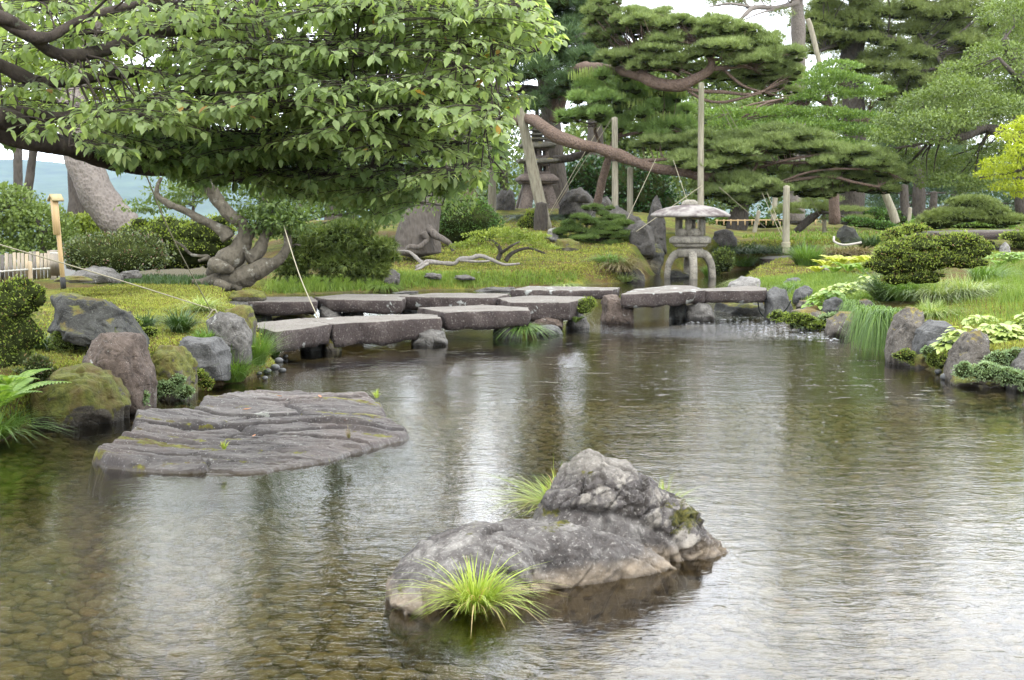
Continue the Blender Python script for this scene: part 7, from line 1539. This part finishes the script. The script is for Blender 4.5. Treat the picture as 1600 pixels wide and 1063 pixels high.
creeper([(1590, 565, 34, 22), (1560, 560, 20, 14)], 14.3, 'pale creeper hanging below the largest hosta', 3200, .018)
creeper([(90, 600, 34, 22), (60, 580, 30, 26), (30, 600, 26, 26)], 13.3, 'dark green ground cover on the shaded left bank', 4200, .022, 'hedge')
creeper([(150, 520, 34, 14), (110, 535, 40, 18)], 14.6, 'brownish green ground cover below the dark slanting rock', 3000, .022, 'juniper')
creeper([(232, 520, 20, 10), (205, 505, 20, 8)], 15.2, 'green moss cushion between dark rock and mossy rock', 1500, .018, 'azalea')
creeper([(308, 590, 18, 16), (322, 600, 14, 12)], 13.9, 'mossy cushion between the mossy rock and the hanging sedge', 1400, .018, 'azalea')
creeper([(1320, 508, 30, 12), (1350, 500, 18, 14)], 19.4, 'thick mossy creeper draped over the low rock left of the grass curtain', 2200, .026, 'azalea')
creeper([(1416, 556, 20, 12), (1436, 566, 18, 9)], 15.9, 'moss and tiny leaves at the foot of the tall corner rock', 1400, .018, 'azalea')
creeper([(1500, 560, 20, 14), (1476, 560, 12, 12)], 15.0, 'moss and tiny leaves on the left of the pointed rock', 1500, .018, 'azalea')
# hostas
def hosta(px, py, Y, rpx, hpx, n, label, mat='hosta', leaf=.13):
    Y = Yfit(px, py, Y); c = P(px, py, Y); R, H = sz(rpx, Y), sz(hpx, Y); a = rng.uniform(0, 6.28, n); q = rng.random(n) ** .6
    pos = c + np.column_stack([np.cos(a) * q * R, np.sin(a) * q * R * .6, H * (1 - q ** 2) * rng.uniform(.6, 1, n)])
    fw = norm(np.column_stack([np.cos(a), np.sin(a) - .5, -.35 + .5 * rng.random(n)]))
    tv = LEAF_V * [1, 1.6, 1.4]; v, f = leaves(pos, fw, leaf * rng.uniform(.6, 1.15, n), tv, LEAF_F, .75)
    e = empty('hosta', c, label, 'hosta', 'hosta plants on the right bank'); st = MB()
    for k in range(0, n, 3): st.put(*tube([c + [0, 0, -.05], (c + pos[k]) / 2 + [0, 0, .03], pos[k]], [.004] * 3, 4, n=4, cap=False))
    add('foliage', v, f, M[mat], e, smooth=False); st.add('stems', M['fern'], e); return e
hosta(1296, 478, 21.6, 34, 26, 130, 'green hosta with pale edges above the low bank stones', 'fern')
hosta(1325, 462, 22.6, 46, 22, 150, 'pale yellow hosta patch left of the broad azalea')
hosta(1365, 448, 23, 34, 20, 90, 'pale yellow hosta touching the left end of the broad azalea')
hosta(1500, 545, 15.2, 32, 34, 140, 'bright yellow hosta between the dark boulder and the pointed rock')
hosta(1560, 535, 14.6, 50, 32, 190, 'largest bright yellow hosta at the right bank')
hosta(1612, 520, 14.8, 44, 34, 150, 'bright yellow hosta cut by the right picture edge')
hosta(1535, 505, 16., 26, 14, 60, 'small yellow hosta leaves behind the pointed rock')
# foam and splash flecks where the stream enters and rain falls; ripple glints of the sky painted as flecks too
fl = []
for poly, n_, r0, r1 in (([(1090, 500), (1180, 494), (1240, 506), (1340, 530), (1280, 534), (1150, 516), (1060, 508)], 260, .006, .026), ([(980, 510), (1200, 515), (1370, 560), (1440, 640), (1350, 740), (1120, 700), (1000, 600)], 150, .005, .014), ([(1080, 720), (1560, 640), (1590, 900), (1200, 860)], 14, .004, .009)):
    q = sample_poly(poly, n_)
    for a_, b_ in q: fl.append((G(a_, b_, 0.004), rng.uniform(r0, r1)))
mb = MB()
for c_, r_ in fl:
    a_ = np.linspace(0, 2 * np.pi, 9, endpoint=False); rr_ = r_ * rng.uniform(.45, 1.2, 9)
    v = np.vstack([c_ + np.column_stack([np.cos(a_) * rr_ * 1.25, np.sin(a_) * rr_ * .7, 0 * a_]), c_ + [0, 0, r_ * .12]]); mb.put(v, np.array([[i, (i + 1) % 9, 9] for i in range(9)]))
tag(mb.add('foam_glints', NT('water_foam_glints').done((.42, .43, .43), .4)), kind='stuff')
# ferns
def fern(px, py, Y, L_, n, label, mat='fern', lean=(0, 0), up=.9):
    Y = Yfit(px, py, Y) if py != 505 else Y; c = P(px, py, Y); mb = MB()
    for k in range(n):
        a = 2 * math.pi * k / n + rng.uniform(-.3, .3); dh = np.array([math.cos(a) + lean[0], math.sin(a) + lean[1], 0]); l = L_ * rng.uniform(.7, 1.1)
        t = np.linspace(0, 1, 22)[:, None]; cur = c + l * 1.15 * (dh * t * .75 + np.array([0, 0, 1.]) * (up * t - .55 * up * t ** 2.2)); T_ = norm(np.gradient(cur, axis=0)); side = norm(np.cross(T_, [0, 0, 1.]))
        w_ = (np.sin(np.pi * (t[:, 0] * .9 + .08)) ** .8) * l * .26
        for s_ in (-1, 1):
            fw = norm(side * s_ + T_ * .35 + [0, 0, -.12]); mb.put(*inst(RH_V * [1, .55, 1], RH_F, cur[2:], fw[2:], norm(np.cross(T_, side * 1.0))[2:] * -1 + 1e-6, np.column_stack([w_, w_, w_])[2:]))
        mb.put(*tube(cur[::3], [.003] * len(cur[::3]), 4, n=10, cap=False))
    return tag(mb.add('fern', M[mat], loc=c, smooth=False), label, 'fern', 'ferns round the pond')
fern(-4, 640, 11.4, .48, 11, 'bright fern fronds at the left edge under the azalea', lean=(.5, -.3))
fern(14, 612, 11.8, .34, 9, 'smaller bright fern just above the left edge fern', lean=(.4, -.3))
fern(372, 556, 15.2, .22, 8, 'small pale fern between the grey rock and the sedge', lean=(0, -.3))
fern(900, 505, 20.5, .22, 8, 'dark little fern under the yellowish bush on the bridge', 'maple_green', lean=(-.2, -.5))
for k, (a, b, Y, l_, mt, lab) in enumerate([(1276, 428, 30, .28, 'fern_y', 'lowest golden fern at the left tip of the fern bank'), (1290, 420, 31, .34, 'fern_y', 'golden fern in front of the pale pinkish stone'), (1312, 418, 31, .40, 'fern_y', 'golden fern right of the pale pinkish stone'), (1336, 416, 31, .42, 'fern_y', 'tallest golden fern of the fern bank'),
        (1358, 418, 30, .40, 'fern_y', 'golden fern touching the azalea'), (1326, 426, 29, .32, 'fern', 'greener fern in front of the tall golden fern'), (1350, 428, 28, .30, 'fern', 'greener fern beside the left azalea tip'), (1304, 428, 29.5, .26, 'fern', 'small green fern low in the fern bank'),
        (1562, 418, 24, .24, 'fern', 'pale fern behind the right end of the broad azalea'), (1584, 414, 24.5, .26, 'fern', 'pale fern near the right picture edge')]):
    fern(a, b, Y, l_ * 1.15, 12, lab, mt)
hosta(1575, 405, 26, 50, 12, 130, 'pale green ground plants below the far bridge', 'fern', .12)
# undergrowth in the shade at the back, so the wood has depth
sward('grass', [(1150, 372), (1300, 352), (1600, 350), (1600, 372), (1440, 385), (1250, 380)], 2500, .12, .04, 'lawn_g', per=2)
# ------------------------------------------------------------------ haze
v, f = box((0, 3150, 130), (11500, 6900, 600)); v[:, 2] = np.where(v[:, 2] < 0, -330, 600)
hz = NT('thin_haze'); hz.t.nodes.remove(hz.geo); pv_ = hz.n('VolumePrincipled'); pv_.inputs['Color'].default_value = (.55, .72, 1., 1); pv_.inputs['Density'].default_value = .00006
pv_.inputs['Anisotropy'].default_value = .0
hz.l(pv_.outputs[0], hz.out.inputs['Volume'])
tag(add('haze', v, f, hz.m, loc=(0, 3150, -330), smooth=False), kind='stuff')
SC.cycles.volume_bounces = 1
